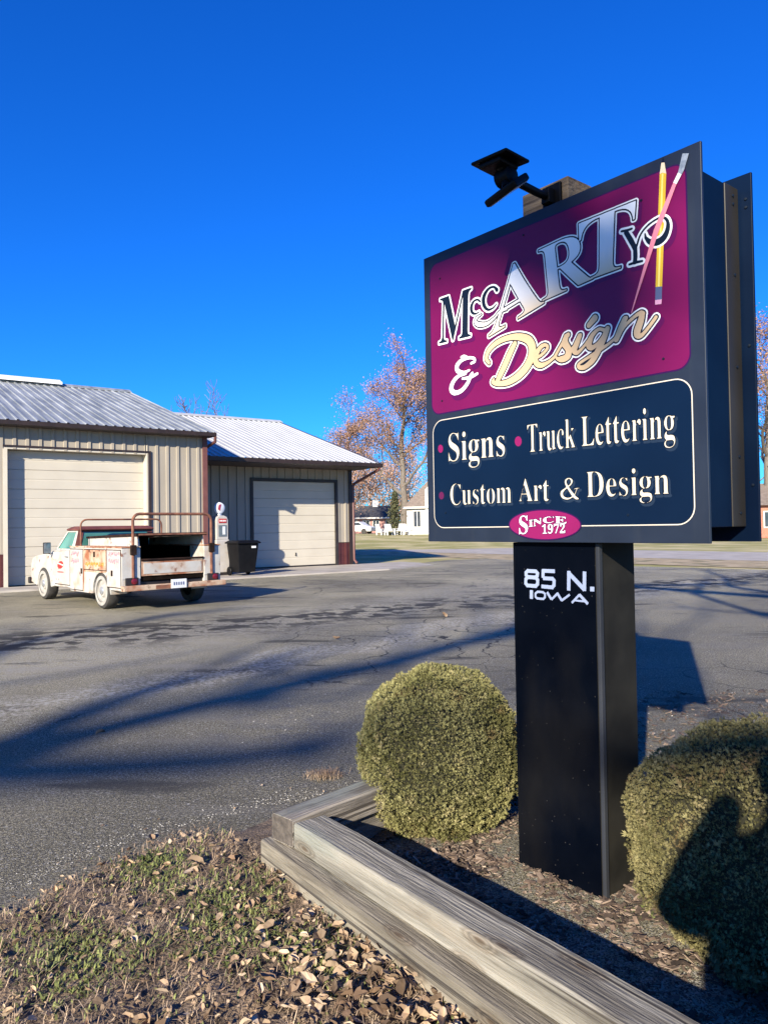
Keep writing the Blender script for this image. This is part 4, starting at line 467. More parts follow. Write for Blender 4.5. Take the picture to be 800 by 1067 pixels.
ART['line_shadow'] = [
 [3725,427,-18,4,-21,10,-13,14,-9,18,3,24,16,22,-12,22,0,30,13,24,18,16,-21,24,-13,36,3,34,5,16,12,18,21,16,30,11,34,0,30,-10,38,0,16,-12,6,10,10,6,58,0,16,-11,26,14,18,3,16,-3,16,-7,14,-15,13,-34,2,-146,13,-18,-3,-14,-13,-7,-72,0,-14,11,-18,-11,-72,0,-10,6,-4,7,0,8,13,22,0,152,-3,10,-12,11,-4,-18,-17,-11,6,-20,0,-26,-7,-22,-9,-16,-16,-16,-17,-8,-16,-5,-36,-1,-5,-4,-2,-6,1,-4,6,-3,44,0,26,-5,26,-13,11,-15,8,-24,0,-24,-5,-18,-11,-20,-14,-14,-19,-10,-32,-9],
 [3746,463,23,-1,26,7,10,12,0,11,-6,5,-12,3,-62,-1,-6,-8,0,-14,10,-9],
 [1045,501,-34,12,-10,-6,-8,0,-12,12,-1,56,4,8,9,6,8,0,9,-6,13,-28,7,-10,11,-6,18,2,7,16,-4,12,-6,8,-43,29,-18,19,-13,28,0,36,5,16,11,20,12,12,16,8,9,3,22,0,26,-8,16,4,9,-5,6,-10,0,-44,-7,-11,-8,-4,-11,3,-18,30,-13,8,-14,-1,-4,-7,-1,-10,7,-13,48,-32,16,-19,11,-26,0,-40,-11,-30,-18,-21,-18,-9],
 [1185,501,-22,9,-14,21,-5,22,0,144,-13,12,-3,12,5,12,32,41,20,32,14,8,10,-4,6,-9,2,-58,22,-3,11,-13,-1,-14,-6,-9,-8,-4,-16,0,-3,-3,0,-130,3,-11,18,3,9,-6,4,-10,-9,-19,-16,-15,-22,-9],
 [1327,501,-32,15,-15,15,-11,18,-15,44,-2,46,11,46,16,29,17,17,19,10,14,5,28,0,31,-13,25,-28,12,-24,7,-24,2,-58,-12,-44,-15,-25,-14,-14,-23,-13,-11,-3],
 [2313,501,-22,8,-9,8,-12,30,0,146,-3,5,-11,-25,-9,-8,-14,-5,-17,5,-17,20,-6,-4,-7,-28,0,-98,3,-10,11,-8,4,-10,-4,-10,-9,-6,-68,-1,-18,9,-16,-7,-98,3,-9,6,-4,10,5,11,14,7,3,4,-14,48,-3,3,-44,2,-20,-1,-10,-30,-2,-22,12,-9,5,-9,-1,-6,-6,-9,-8,-4,-52,0,-11,5,-5,8,0,8,6,9,13,7,7,14,88,268,6,11,8,5,8,0,12,-12,90,-264,10,-24,14,-12,8,5,3,11,0,142,-3,12,-12,14,3,14,11,7,56,-2,8,-4,8,-10,22,15,24,3,16,-7,10,-8,34,41,23,35,11,5,11,-5,6,-10,0,-56,3,-3,22,-3,6,-6,3,-8,-1,-12,-6,-9,-8,-4,-16,0,-3,-3,0,-128,5,-10,12,7,10,-3,6,-6,3,-10,-9,-17,-18,-17,-24,-9],
 [633,503,-22,6,-34,19,-22,22,-22,39,-11,32,-6,42,2,50,11,42,14,30,15,22,18,18,27,16,26,9,32,2,32,-9,30,-13,12,11,12,2,9,-6,4,-10,0,-82,-4,-8,-8,-6,-9,0,-9,6,-23,47,-18,20,-12,7,-16,5,-22,-4,-15,-13,-9,-18,-13,-58,-2,-60,4,-44,7,-26,14,-29,16,-13,16,-5,16,0,33,15,37,36,12,-2,9,-12,-2,-12,-17,-25,-28,-25,-24,-12,-24,-7],
 [823,503,-16,8,-9,8,-13,30,-3,16,0,134,-3,10,-12,14,1,10,6,8,9,3,56,0,12,-9,3,-8,0,-162,3,-8,6,-4,12,5,7,11,0,120,-3,18,-14,12,-2,12,6,9,8,4,66,-4,11,-13,0,-172,15,-14,3,-6,-2,-8,-11,-10,-32,-5,-26,-8,-10,3,-10,9,-28,-13],
 [1559,505,-12,5,-7,11,3,10,6,8,3,16,0,112,-3,20,-4,5,-8,-1,-6,-4,-7,-14,0,-120,3,-14,9,-14,-3,-10,-12,-9,-64,0,-9,3,-6,8,-1,10,10,12,3,12,0,146,-3,10,-10,12,2,12,12,9,52,0,8,-3,10,-8,24,14,20,3,26,-9,18,-16,14,12,20,10,28,1,12,-5,18,-16,13,-36,2,-146,11,-16,-2,-12,-6,-6,-8,-3,-66,0,-14,9,-14,-9],
 [2799,505,-28,6,-34,22,-36,-16,-24,-7,-34,-2,-26,4,-40,15,-17,12,-13,18,-13,32,3,34,8,17,17,17,61,32,-17,44,0,28,11,24,16,14,32,13,32,0,36,-15,18,-18,7,-18,0,-14,-6,-18,-11,-17,-37,-33,57,-70,4,3,10,21,-18,2,-10,8,-2,14,8,10,52,11,36,0,12,-9,3,-12,-7,-11,-29,-7,-30,-60,14,-14,32,-20,6,-12,-1,-12,-16,-16],
 [3465,519,-34,12,-12,-6,-8,0,-12,12,-1,58,4,8,9,6,8,0,9,-6,13,-28,16,-16,10,-3,12,3,6,6,3,10,-5,14,-8,9,-43,27,-19,20,-13,28,-2,14,2,24,16,34,12,12,17,8,36,3,24,-8,16,4,9,-5,6,-10,0,-42,-7,-11,-8,-4,-11,3,-16,26,-15,11,-12,0,-5,-3,-4,-6,0,-12,7,-11,49,-31,17,-18,13,-32,0,-36,-8,-26,-15,-21,-28,-15],
 [3289,521,-20,7,-14,10,-20,27,-15,40,-4,50,9,46,12,26,11,16,17,14,16,8,32,5,34,-13,22,-24,14,-34,5,-42,-6,-10,-9,-5,-78,-1,-1,-16,7,-26,8,-14,8,-6,10,-3,14,3,26,21,13,-5,6,-14,-20,-32,-25,-20,-24,-9],
 [3567,525,-9,6,-4,10,3,8,12,10,3,8,0,156,-12,16,-1,10,6,9,8,4,62,-1,9,-6,4,-8,0,-186,11,-12,2,-12,-6,-9,-8,-4],
 [1635,529,10,8,3,10,0,132,-3,10,-6,3,-13,-9,-4,-10,0,-130],
 [2947,529,-10,8,-2,12,8,10,17,6,4,10,0,240,-5,16,-18,12,-3,8,3,8,12,9,106,0,48,-7,40,-18,34,-34,16,-32,9,-30,4,-32,-2,-58,-7,-32,-12,-30,-17,-26,-17,-15,-40,-19,-40,-7],
 [1340,535,9,1,6,9,7,52,-2,80,-5,24,-4,9,-6,2,-7,-1,-5,-8,-7,-38,0,-88,5,-28,4,-10],
 [3960,547,3,-2,13,16,0,138,-3,12,-4,1,-12,-4,-11,-15,0,-122,3,-14],
 [2654,561,25,-1,27,9,-59,79,-22,-16,-19,-19,-4,-8,0,-10,4,-10,11,-10],
 [3051,567,24,0,22,13,10,17,8,24,7,44,0,66,-4,30,-11,36,-19,26,-13,6,-16,3,-10,-5,-3,-14,0,-230],
 [3750,633,7,-1,6,3,7,36,-3,42,-4,14,-8,5,-6,-3,-4,-8,-5,-34,2,-32,5,-18],
 [1932,645,40,0,-19,60,-4,-6],
 [3314,681,6,2,0,30,-5,16,-8,5,-7,-5,-3,-8,-5,-36,3,-3],
 [2674,719,5,0,10,7,8,9,5,12,-3,13,-7,9,-7,3,-14,-6,-10,-15,2,-12],
 [3603,779,-10,4,-12,10,-9,18,0,26,7,14,12,13,22,6,16,-7,12,-12,7,-16,0,-22,-7,-16,-13,-14,-13,-5],
 [993,1035,-34,8,-23,12,-15,16,-11,22,2,28,8,14,18,16,-13,18,-6,14,-3,12,3,24,17,32,26,22,-20,18,-11,16,-8,16,-7,24,3,50,8,20,13,20,13,12,28,16,22,7,22,2,32,-4,28,-10,54,0,16,-12,8,12,10,4,84,0,8,-4,10,-12,26,17,30,7,20,-3,24,-11,17,-19,7,-16,7,-26,2,-188,4,-10,13,-7,6,-8,1,-9,-4,-8,-13,-7,-108,0,-12,7,-14,-7,-62,0,-48,2,-10,6,-4,7,0,8,6,9,14,9,5,26,0,170,-5,28,-22,17,-4,-28,-10,-7,-14,-3,7,-23,2,-34,-7,-28,-15,-28,-23,-20,-28,-12,-58,-4,-8,-8,-3,-8,1,-6,6,-4,82,-5,24,-7,20,-11,12,-13,13,-30,2,-36,-7,-26,-12,-23,-17,-17,-29,-16,-46,-11],
 [4057,1039,-26,6,-14,8,-10,9,-10,19,-5,18,2,18,9,18,8,10,-12,23,-10,-9,-8,-3,-64,0,-10,5,-12,-5,-60,0,-20,11,-14,-9,-64,0,-13,7,-3,14,12,14,3,12,0,182,-3,5,-4,-27,-12,-18,-10,-5,-12,1,-13,10,-9,13,-5,-11,-2,-152,3,-8,10,-5,5,-7,2,-8,-3,-6,-12,-9,-70,0,-10,4,-7,13,3,8,10,12,3,12,0,174,-3,16,-12,14,-1,8,4,8,11,7,50,-2,16,-11,21,16,15,1,22,-13,12,7,26,0,28,-3,9,-6,4,-10,0,-216,13,-16,12,10,3,10,0,184,-3,10,-10,9,-3,9,8,14,9,3,50,0,14,-10,22,13,16,3,22,-9,10,-9,12,-29,5,-28,0,-162,3,-10,12,-9,1,23,5,16,23,34,-17,26,-6,14,-7,36,2,34,13,34,11,16,12,10,27,11,18,0,32,-12,30,0,8,-4,7,-11,0,-20,-4,-8,-12,-10,4,-20,0,-40,-10,-34,-9,-15,-12,-11,-28,-13,-24,1,-4,-4,-3,-12,2,-6,7,-3,34,0,18,-5,25,-16,9,-16,7,-26,-3,-48,-12,-28,-16,-18,-26,-14,-24,-5],
 [1012,1077,33,-1,34,9,8,6,6,12,-2,20,-16,7,-90,1,-10,-16,1,-18,11,-12],
 [4066,1079,25,2,14,7,4,9,2,14,-4,11,-12,4,-44,0,-6,-3,-4,-18,2,-11,9,-11],
 [1535,1151,-44,16,-14,-12,-10,-3,-8,4,-6,9,-1,96,4,8,8,6,9,0,10,-7,18,-47,20,-22,18,-7,14,3,10,8,5,16,-3,16,-8,13,-66,44,-26,31,-8,18,-5,24,5,40,21,40,15,12,20,10,40,3,38,-12,14,9,8,0,9,-6,4,-8,0,-74,-7,-11,-10,-4,-10,4,-23,45,-11,10,-14,6,-10,0,-13,-6,-4,-10,0,-16,15,-19,61,-39,21,-24,10,-20,5,-20,-3,-54,-16,-36,-19,-20,-15,-8,-22,-7],
 [3509,1153,-29,14,-15,20,-8,16,-13,46,-4,60,9,60,18,42,24,25,14,6,22,0,18,-9,13,-12,15,-26,11,-40,2,-44,-6,-10,-9,-5,-62,1,-1,-20,5,-28,8,-22,10,-10,10,0,15,14,9,3,13,-7,4,-12,-13,-26,-16,-21,-18,-11],
 [3387,1155,-25,12,-9,16,-5,16,-2,190,-13,12,-12,-8,-14,-1,-3,-5,0,-164,3,-2,12,3,9,-5,6,-10,-3,-12,-15,-26,-25,-15,-14,0,-16,7,-12,12,-6,14,-5,22,0,180,-13,16,-1,14,49,92,10,8,12,-2,8,-10,2,-70,16,-2,12,-10,18,26,30,59,10,7,12,-2,9,-12,0,-64,21,-6,8,-10,1,-18,-4,-8,-9,-6,-14,-1,-3,-3,0,-162,3,-7,12,2,8,-4,6,-9,1,-8,-11,-22,-10,-13,-16,-9],
 [507,1157,-9,6,-4,10,0,142,9,12,12,2,12,-10,12,-44,14,-34,16,-23,20,-14,24,-6,12,0,18,6,18,19,7,22,-3,30,-10,19,-12,11,-82,53,-31,29,-11,16,-16,36,-5,26,2,44,10,34,17,29,16,16,18,12,20,7,46,3,66,-19,14,16,6,3,10,-2,8,-6,3,-9,0,-122,-9,-12,-10,-3,-11,7,-13,36,-14,28,-22,27,-16,11,-14,5,-18,0,-18,-7,-14,-18,-5,-26,7,-24,16,-19,101,-63,22,-20,15,-22,10,-22,7,-32,0,-44,-12,-44,-13,-22,-16,-19,-18,-13,-38,-16,-58,-3,-58,20,-4,-1,-12,-16],
 [2385,1159,-16,6,-9,8,-14,34,-4,34,-1,129,-14,-16,-8,-4,-17,3,-13,20,-4,-3,-3,-11,-2,-140,3,-14,12,-7,6,-9,-2,-13,-12,-8,-68,0,-8,3,-6,6,-2,12,12,14,3,14,0,180,-3,10,-8,10,-3,8,3,8,6,6,8,3,44,0,14,-10,21,15,13,1,20,-11,10,5,48,0,16,-11,14,11,48,0,8,-3,6,-6,3,-8,0,-202,3,-10,12,-14,0,-10,-12,-12,-42,-12,-10,0,-12,9,-22,-13],
 [2559,1159,-15,6,-16,16,-19,38,-11,52,0,58,13,56,20,39,13,13,15,8,26,3,18,-7,16,-16,11,-24,2,-36,-7,-18,-9,-10,-9,-3,-14,3,-10,9,-4,11,-3,50,-3,2,-3,-2,-8,-24,-4,-44,4,-68,11,-38,10,-13,10,-1,14,9,8,2,11,-7,4,-12,-15,-27,-15,-15,-21,-10],
 [3143,1159,-15,6,-17,17,-24,50,-8,-53,-12,-12,-176,1,-12,9,-3,8,3,10,20,13,5,17,0,284,-6,16,-14,6,-7,10,0,10,8,10,8,3,100,-2,8,-4,6,-9,-3,-14,-23,-11,-5,-15,0,-284,3,-12,4,-2,26,1,19,9,15,20,15,36,9,6,14,0,1,56,7,34,18,42,17,20,13,8,14,4,18,-1,19,-9,15,-18,12,-24,7,-24,4,-28,-1,-28,-6,-9,-8,-4,-60,0,-3,-3,0,-16,5,-30,7,-20,7,-9,12,-3,18,14,10,3,11,-7,4,-12,-17,-32,-19,-20,-21,-9],
 [869,1163,-88,1,-8,4,-6,9,2,14,6,6,12,6,3,10,0,208,-3,8,-17,10,-4,10,3,11,10,7,88,-1,8,-4,6,-9,1,-240,3,-10,18,-14,3,-10,-4,-10,-9,-6],
 [2641,1167,-9,6,-4,10,14,26,0,310,-11,16,-3,10,6,10,9,5,48,0,9,-5,6,-10,1,-185,15,23,6,18,-18,18,0,8,7,9,8,4,52,0,8,-4,6,-9,-2,-12,-20,-17,-29,-53,53,-138,11,-18,2,-8,-6,-10,-9,-5,-62,0,-12,7,-12,-7],
 [2061,1169,-9,6,-4,10,5,11,16,11,7,28,0,284,-3,3,-6,-3,-10,-10,-17,-42,-9,-6,-8,0,-9,6,-4,8,1,74,6,9,8,4,170,-1,9,-6,4,-8,0,-64,-7,-11,-10,-4,-10,4,-21,41,-13,8,-3,-4,0,-296,5,-15,20,-13,2,-12,-6,-9,-8,-4],
 [3905,1185,7,4,4,10,0,168,-3,10,-4,1,-8,-9,-5,-12,0,-158,3,-8],
 [1293,1189,18,8,5,12,0,180,-4,14,-5,5,-18,-4,-12,-12,-5,-11,0,-170,4,-12],
 [2714,1195,5,-1,7,9,-19,47,-1,-45],
 [2411,1217,6,2,7,14,0,158,-3,15,-14,10,-1,-187],
 [4068,1279,3,-1,4,3,5,24,0,66,-5,22,-4,4,-4,-2,-2,-6,-5,-34,0,-38],
 [1020,1297,11,0,8,8,7,26,2,28,-5,54,-5,14,-13,7,-10,-5,-4,-8,-7,-34,2,-62,6,-20],
 [3510,1339,15,-1,3,3,-2,44,-7,18,-4,-2,-7,-28,-2,-30],
 [3149,1345,16,-1,3,3,-2,44,-7,17,-6,-9,-5,-22],
 [3761,1457,-15,12,-7,14,-3,40,6,16,9,13,10,5,14,1,15,-9,9,-18,3,-40,-9,-20,-10,-11,-8,-4],
 [827,1495,-18,9,-12,15,-7,16,0,30,9,20,15,16,13,5,20,0,18,-10,10,-13,9,-24,0,-18,-9,-24,-14,-15,-18,-8],
]
ART['line_edge'] = [
 [3709,459,-24,6,-17,8,-13,16,-5,14,5,22,6,9,13,9,-15,22,-3,8,1,20,6,16,7,10,23,18,-15,12,-11,14,-10,26,-3,26,9,30,16,22,20,12,22,7,28,0,32,-10,36,0,8,-3,5,-10,-3,-14,-8,-4,-10,-1,-2,-3,9,-30,0,-18,-9,-28,-6,-11,-14,-13,-24,-10,-48,-5,-7,-13,1,-8,6,-6,60,-3,18,-5,22,-11,6,-9,9,-28,0,-16,-7,-24,-9,-16,-10,-10,-15,-8,-38,-11],
 [3722,483,31,-1,24,7,14,16,0,16,-6,6,-14,5,-68,-1,-10,-12,0,-18,12,-12],
 [1029,533,-36,13,-12,-6,-8,0,-4,3,-3,10,0,44,3,8,4,3,12,-3,12,-27,10,-12,12,-7,16,-1,6,3,6,6,4,10,1,10,-6,14,-10,10,-40,26,-13,13,-15,33,0,28,11,30,14,16,28,11,12,0,32,-10,12,5,8,-4,3,-8,0,-34,-5,-12,-12,0,-15,26,-17,13,-16,-1,-7,-6,-4,-8,0,-14,11,-15,39,-25,16,-14,11,-20,5,-18,0,-30,-9,-28,-6,-11,-11,-11,-13,-6],
 [1169,533,-24,9,-10,19,-5,22,0,146,-13,8,-3,8,5,12,32,41,20,31,8,4,8,-4,3,-8,1,-58,28,-4,5,-10,-5,-14,-26,-3,-3,-5,0,-140,7,-12,18,3,6,-3,2,-6,-8,-16,-12,-12,-24,-9],
 [1311,533,-14,4,-20,11,-12,12,-10,17,-15,46,-2,38,3,18,10,34,13,24,14,14,15,8,20,7,20,0,32,-13,22,-24,10,-20,9,-30,2,-50,-13,-46,-14,-24,-8,-9,-28,-15,-10,-3],
 [2297,533,-26,9,-7,9,-5,16,-3,12,0,148,-13,8,-3,10,3,9,34,42,20,32,8,3,8,-4,3,-8,1,-60,28,-4,5,-12,-5,-12,-10,-3,-16,2,-3,-3,0,-140,7,-12,20,5,6,-3,2,-6,-8,-16,-13,-14,-17,-6],
 [617,535,-28,8,-30,17,-18,18,-20,35,-13,38,-6,42,2,42,13,48,12,26,15,22,15,14,32,18,22,7,24,2,20,-5,46,-17,6,2,8,9,10,1,4,-3,3,-10,0,-74,-5,-10,-8,-1,-6,3,-16,34,-13,20,-16,16,-21,10,-20,1,-16,-7,-16,-15,-10,-21,-11,-52,-2,-70,4,-42,7,-26,14,-27,14,-14,10,-5,34,-3,14,5,17,10,33,34,12,0,4,-8,-4,-12,-14,-21,-24,-21,-20,-10,-30,-9],
 [807,535,-23,12,-5,8,-9,26,-2,14,0,134,-4,10,-9,8,0,12,12,5,48,0,10,-5,3,-10,0,-162,6,-10,9,-5,18,5,7,18,0,126,-5,18,-12,8,0,12,10,5,54,-2,8,-3,5,-12,0,-170,4,-6,11,-6,0,-12,-8,-4,-56,-12,-8,4,-4,14,-2,1,-24,-17,-14,-5],
 [1543,537,-12,4,-4,8,2,6,6,8,3,12,0,122,-3,20,-8,7,-10,0,-12,-6,-7,-17,0,-126,3,-12,7,-10,-1,-10,-12,-5,-56,0,-10,5,0,12,8,8,3,10,0,154,-3,9,-8,7,0,12,10,5,46,0,10,-5,4,-13,20,16,26,8,28,-9,10,-9,8,-14,16,18,18,9,24,3,16,-5,14,-12,13,-38,2,-144,9,-12,0,-12,-12,-5,-58,0,-10,5,0,12,7,6,4,8,0,140,-5,15,-12,2,-16,-9,-5,-14,0,-134,4,-8,7,-6,0,-12,-10,-5],
 [2783,537,-16,2,-18,6,-30,22,-36,-16,-30,-9,-14,-2,-28,2,-20,5,-32,12,-15,10,-11,16,-13,36,3,24,8,18,14,14,58,30,8,6,-16,40,-3,28,11,28,12,10,34,13,24,0,22,-7,16,-8,14,-14,6,-16,1,-10,-11,-28,-22,-25,-24,-17,35,-46,31,-35,8,7,17,34,-3,3,-18,-4,-10,3,-4,8,4,10,14,5,38,6,30,0,10,-5,2,-8,-4,-8,-8,-3,-18,0,-3,-3,-33,-66,11,-14,36,-22,5,-12,-2,-12,-6,-6,-8,-3],
 [2105,543,-12,4,-4,8,11,22,0,150,-3,12,-10,8,0,12,10,5,50,-3,8,-4,4,-19,19,19,19,8,12,1,16,-7,8,-12,5,-16,-1,-12,-9,-20,-17,-6,-12,4,-16,19,-6,3,-10,-6,-5,-16,-2,-14,0,-106,4,-10,11,-8,0,-12,-10,-5],
 [2007,545,-30,1,-10,5,0,12,14,7,5,9,-3,20,-11,34,-5,3,-68,2,-6,-3,-13,-42,1,-16,15,-14,0,-8,-3,-4,-10,-3,-44,0,-8,3,-3,6,1,8,17,12,9,18,88,268,4,6,4,1,8,-1,6,-12,94,-274,19,-26,-1,-8,-10,-5],
 [3449,551,-38,13,-12,-6,-8,0,-4,3,-2,6,-1,50,5,10,8,1,6,-3,12,-27,12,-14,12,-7,21,0,11,11,3,11,-1,10,-4,8,-11,12,-44,28,-15,16,-13,30,-2,14,2,16,7,20,8,15,9,9,13,6,14,5,18,0,32,-9,16,3,4,-3,3,-10,0,-32,-5,-10,-12,0,-13,22,-17,14,-20,0,-11,-12,0,-16,3,-7,10,-9,47,-30,11,-11,8,-15,7,-22,0,-28,-3,-10,-6,-19,-10,-16,-18,-11,-22,-7],
 [3273,553,-15,4,-20,12,-17,24,-15,42,-4,42,4,30,7,22,10,22,10,15,14,11,12,6,30,7,36,-13,14,-13,10,-19,8,-24,5,-34,-3,-8,-10,-5,-82,-1,1,-26,5,-20,11,-20,11,-8,8,-3,20,3,22,19,10,-1,4,-8,-4,-10,-14,-21,-16,-13,-32,-13],
 [1316,555,15,1,10,11,5,20,2,30,-2,90,-5,22,-5,10,-7,5,-12,-1,-10,-10,-7,-36,0,-96,2,-20,7,-18],
 [3855,555,-8,4,-2,6,2,6,11,14,0,162,-3,9,-8,7,0,12,10,5,50,0,10,-5,4,-12,2,-1,12,11,24,11,22,0,18,-7,15,-16,10,-32,2,-146,11,-12,0,-12,-12,-5,-64,0,-10,5,0,12,7,6,4,8,0,144,-5,13,-12,2,-10,-4,-15,-19,0,-128,3,-12,10,-10,0,-12,-10,-5],
 [3551,557,-8,4,-2,6,2,6,8,5,7,9,0,164,-2,6,-9,8,-1,10,3,4,8,3,54,-1,8,-4,3,-8,0,-184,11,-12,1,-10,-3,-4,-8,-3],
 [2931,561,-8,4,0,12,19,8,8,12,0,248,-6,16,-17,10,0,12,12,5,122,-2,40,-11,24,-12,23,-20,13,-20,14,-36,7,-30,2,-20,-2,-50,-7,-32,-12,-33,-16,-24,-15,-13,-23,-12,-18,-6,-40,-7],
 [2630,581,33,-1,24,7,10,6,-68,89,-26,-18,-23,-23,-4,-8,0,-14,7,-15,12,-9],
 [3034,585,29,4,20,15,11,17,7,22,7,44,0,74,-4,30,-9,30,-12,21,-12,12,-14,7,-16,3,-10,-1,-6,-3,-5,-17,0,-240,4,-12],
 [3730,651,9,0,10,8,7,32,-2,50,-5,14,-10,9,-8,-1,-8,-6,-7,-18,-2,-20,0,-22,5,-32],
 [1904,665,53,-1,5,3,-29,86,-4,-4,-24,-74],
 [3290,701,13,-1,3,3,0,40,-7,19,-6,3,-8,1,-14,-15,-5,-26,0,-18,3,-5],
 [2652,737,5,-1,12,8,13,13,5,10,-1,18,-9,13,-8,5,-10,1,-8,-5,-16,-18,2,-18],
 [3587,811,-12,4,-8,6,-8,18,-1,18,7,18,7,8,19,6,16,-6,8,-8,7,-18,0,-12,-6,-18,-8,-10,-15,-6],
 [977,1067,-40,10,-18,10,-16,18,-7,18,1,16,8,18,24,20,-14,14,-10,22,-3,18,7,22,14,23,32,23,-27,20,-17,28,-9,32,0,28,7,24,10,20,15,18,25,14,28,9,36,0,40,-12,54,-1,8,-4,3,-24,-5,-10,-26,-5,11,-33,2,-26,-9,-34,-12,-22,-20,-18,-30,-12,-14,-3,-34,2,-8,-3,-14,-14,-1,-12,2,-6,9,-6,80,-5,30,-9,16,-9,8,-9,8,-16,7,-30,-2,-26,-7,-20,-10,-19,-13,-13,-25,-14,-52,-13],
 [4041,1071,-32,8,-12,7,-11,15,-6,18,-2,10,5,18,6,13,11,11,-10,16,-5,16,-1,24,9,26,9,14,14,14,-11,12,-14,26,-7,24,-2,26,2,18,9,28,14,23,22,13,24,5,36,-12,28,0,8,-3,5,-10,0,-12,-5,-10,-14,-4,-1,-2,8,-30,0,-32,-5,-20,-10,-24,-10,-13,-16,-9,-16,-5,-23,1,-9,-12,0,-16,8,-8,46,-3,15,-5,15,-9,8,-12,6,-19,3,-38,-9,-34,-16,-25,-14,-9,-16,-6],
 [988,1097,41,-1,32,9,11,8,7,12,1,20,-3,6,-6,6,-12,5,-96,1,-14,-18,0,-22,16,-18],
 [4042,1099,19,-1,14,3,15,10,5,10,3,16,-3,10,-6,7,-8,4,-52,0,-9,-5,-6,-20,3,-14,12,-15],
 [1519,1183,-46,17,-7,-1,-11,-12,-4,-1,-8,1,-4,8,-1,86,5,12,8,1,6,-3,10,-30,8,-16,13,-18,18,-12,17,-3,16,5,10,10,5,14,-1,18,-9,16,-9,8,-62,41,-22,27,-8,20,-5,24,5,32,11,28,10,14,27,16,16,5,22,0,44,-12,4,1,6,6,10,1,4,-3,3,-10,0,-64,-5,-10,-8,-1,-6,3,-4,12,-14,26,-22,20,-8,3,-16,-1,-10,-5,-8,-11,-1,-24,3,-7,17,-17,51,-32,21,-18,13,-24,7,-26,-2,-44,-11,-30,-7,-12,-13,-13,-12,-7,-28,-9],
 [3493,1185,-14,4,-16,9,-18,29,-15,52,-4,50,2,30,7,32,18,44,16,18,18,8,14,1,16,-5,8,-5,10,-10,9,-15,12,-38,4,-46,-3,-10,-10,-5,-60,2,-5,-3,0,-28,4,-26,3,-11,11,-19,9,-6,12,-1,17,15,7,2,6,-2,4,-8,-12,-26,-12,-17,-14,-9],
 [575,1189,-58,19,-10,-2,-10,-15,-8,-1,-6,3,-3,10,0,132,3,10,10,3,8,-5,14,-52,20,-39,14,-16,26,-15,34,-3,21,9,13,13,8,15,3,12,-1,30,-10,22,-16,17,-83,53,-26,24,-9,12,-14,26,-9,30,-2,32,5,30,8,24,16,29,13,13,21,12,28,9,28,0,70,-20,9,5,7,12,8,2,8,-4,3,-10,0,-112,-5,-12,-6,-2,-8,3,-10,31,-16,32,-27,32,-17,11,-12,4,-26,0,-8,-3,-19,-16,-7,-14,-3,-30,3,-12,8,-15,25,-23,71,-42,38,-29,20,-31,13,-46,0,-38,-5,-22,-11,-32,-19,-27,-20,-15,-40,-16,-16,-3],
 [3259,1189,-16,6,-8,8,-11,36,0,182,-1,4,-10,6,-3,10,4,12,27,48,18,36,8,4,8,-4,3,-8,0,-68,3,-3,22,-3,5,-10,-1,-10,-4,-8,-22,-3,-3,-5,0,-174,5,-8,12,5,8,-1,4,-8,-5,-16,-11,-17,-16,-9],
 [3363,1189,-16,8,-6,10,-7,22,-2,16,0,174,-1,4,-10,6,-3,10,4,12,25,44,20,40,8,4,8,-4,3,-8,0,-66,3,-3,22,-3,5,-10,-1,-10,-4,-8,-22,-3,-3,-5,0,-172,5,-10,12,3,8,-1,4,-10,-10,-22,-7,-10,-17,-8],
 [3817,1189,-12,4,-4,8,2,6,10,10,3,8,0,192,-4,10,-9,8,0,12,10,5,44,0,10,-5,4,-12,15,14,9,4,14,5,16,-5,14,-10,15,-42,2,-18,0,-160,4,-10,9,-8,0,-12,-12,-5,-56,0,-10,5,0,12,10,11,1,5,0,178,-4,8,-7,5,-11,-7,-10,-20,0,-166,11,-14,1,-10,-3,-4,-8,-3],
 [2369,1191,-14,4,-9,6,-7,14,-7,22,-4,34,0,158,-3,7,-9,9,0,10,3,4,10,3,38,0,10,-5,3,-10,0,-198,6,-10,7,-3,10,4,7,19,0,164,-3,11,-12,11,-1,10,3,4,8,3,44,-1,8,-4,3,-10,0,-202,4,-10,9,-8,2,-8,-4,-8,-48,-14,-10,4,-4,12,-2,1,-14,-15],
 [2543,1191,-16,6,-13,12,-17,34,-13,58,0,50,9,44,16,40,9,14,15,12,18,7,10,0,20,-7,12,-12,11,-26,2,-28,-5,-16,-6,-9,-10,-4,-10,3,-6,6,-7,24,-1,38,-8,5,-10,-9,-7,-20,-4,-46,4,-74,9,-33,16,-20,14,-1,18,10,6,-2,4,-8,-10,-20,-14,-17,-24,-11],
 [3127,1191,-16,6,-12,11,-16,29,-11,36,-4,26,0,60,7,36,18,44,16,18,26,10,12,-2,18,-8,12,-14,10,-20,8,-28,5,-46,-3,-10,-10,-5,-60,0,-5,-3,0,-26,4,-28,10,-24,17,-13,10,1,20,15,8,-1,4,-8,-16,-32,-14,-15,-22,-9],
 [3717,1191,-8,4,-2,6,3,8,9,8,3,8,0,192,-3,10,-10,8,-2,8,4,8,8,3,44,-2,10,-5,3,-8,0,-216,1,-5,10,-11,1,-8,-3,-6,-8,-3],
 [1199,1193,-44,1,-8,3,-3,6,1,8,14,9,5,7,4,24,0,178,-3,20,-8,11,-12,7,0,12,10,5,78,0,10,-5,3,-18,3,-3,20,19,28,12,28,1,20,-7,18,-16,8,-16,7,-22,4,-30,0,-168,6,-12,15,-8,2,-6,-2,-8,-12,-5,-98,0,-12,5,-2,6,2,8,14,7,7,13,0,188,-3,12,-6,7,-16,2,-9,-3,-16,-16,-6,-14,0,-174,5,-11,16,-11,2,-8,-4,-8,-8,-3],
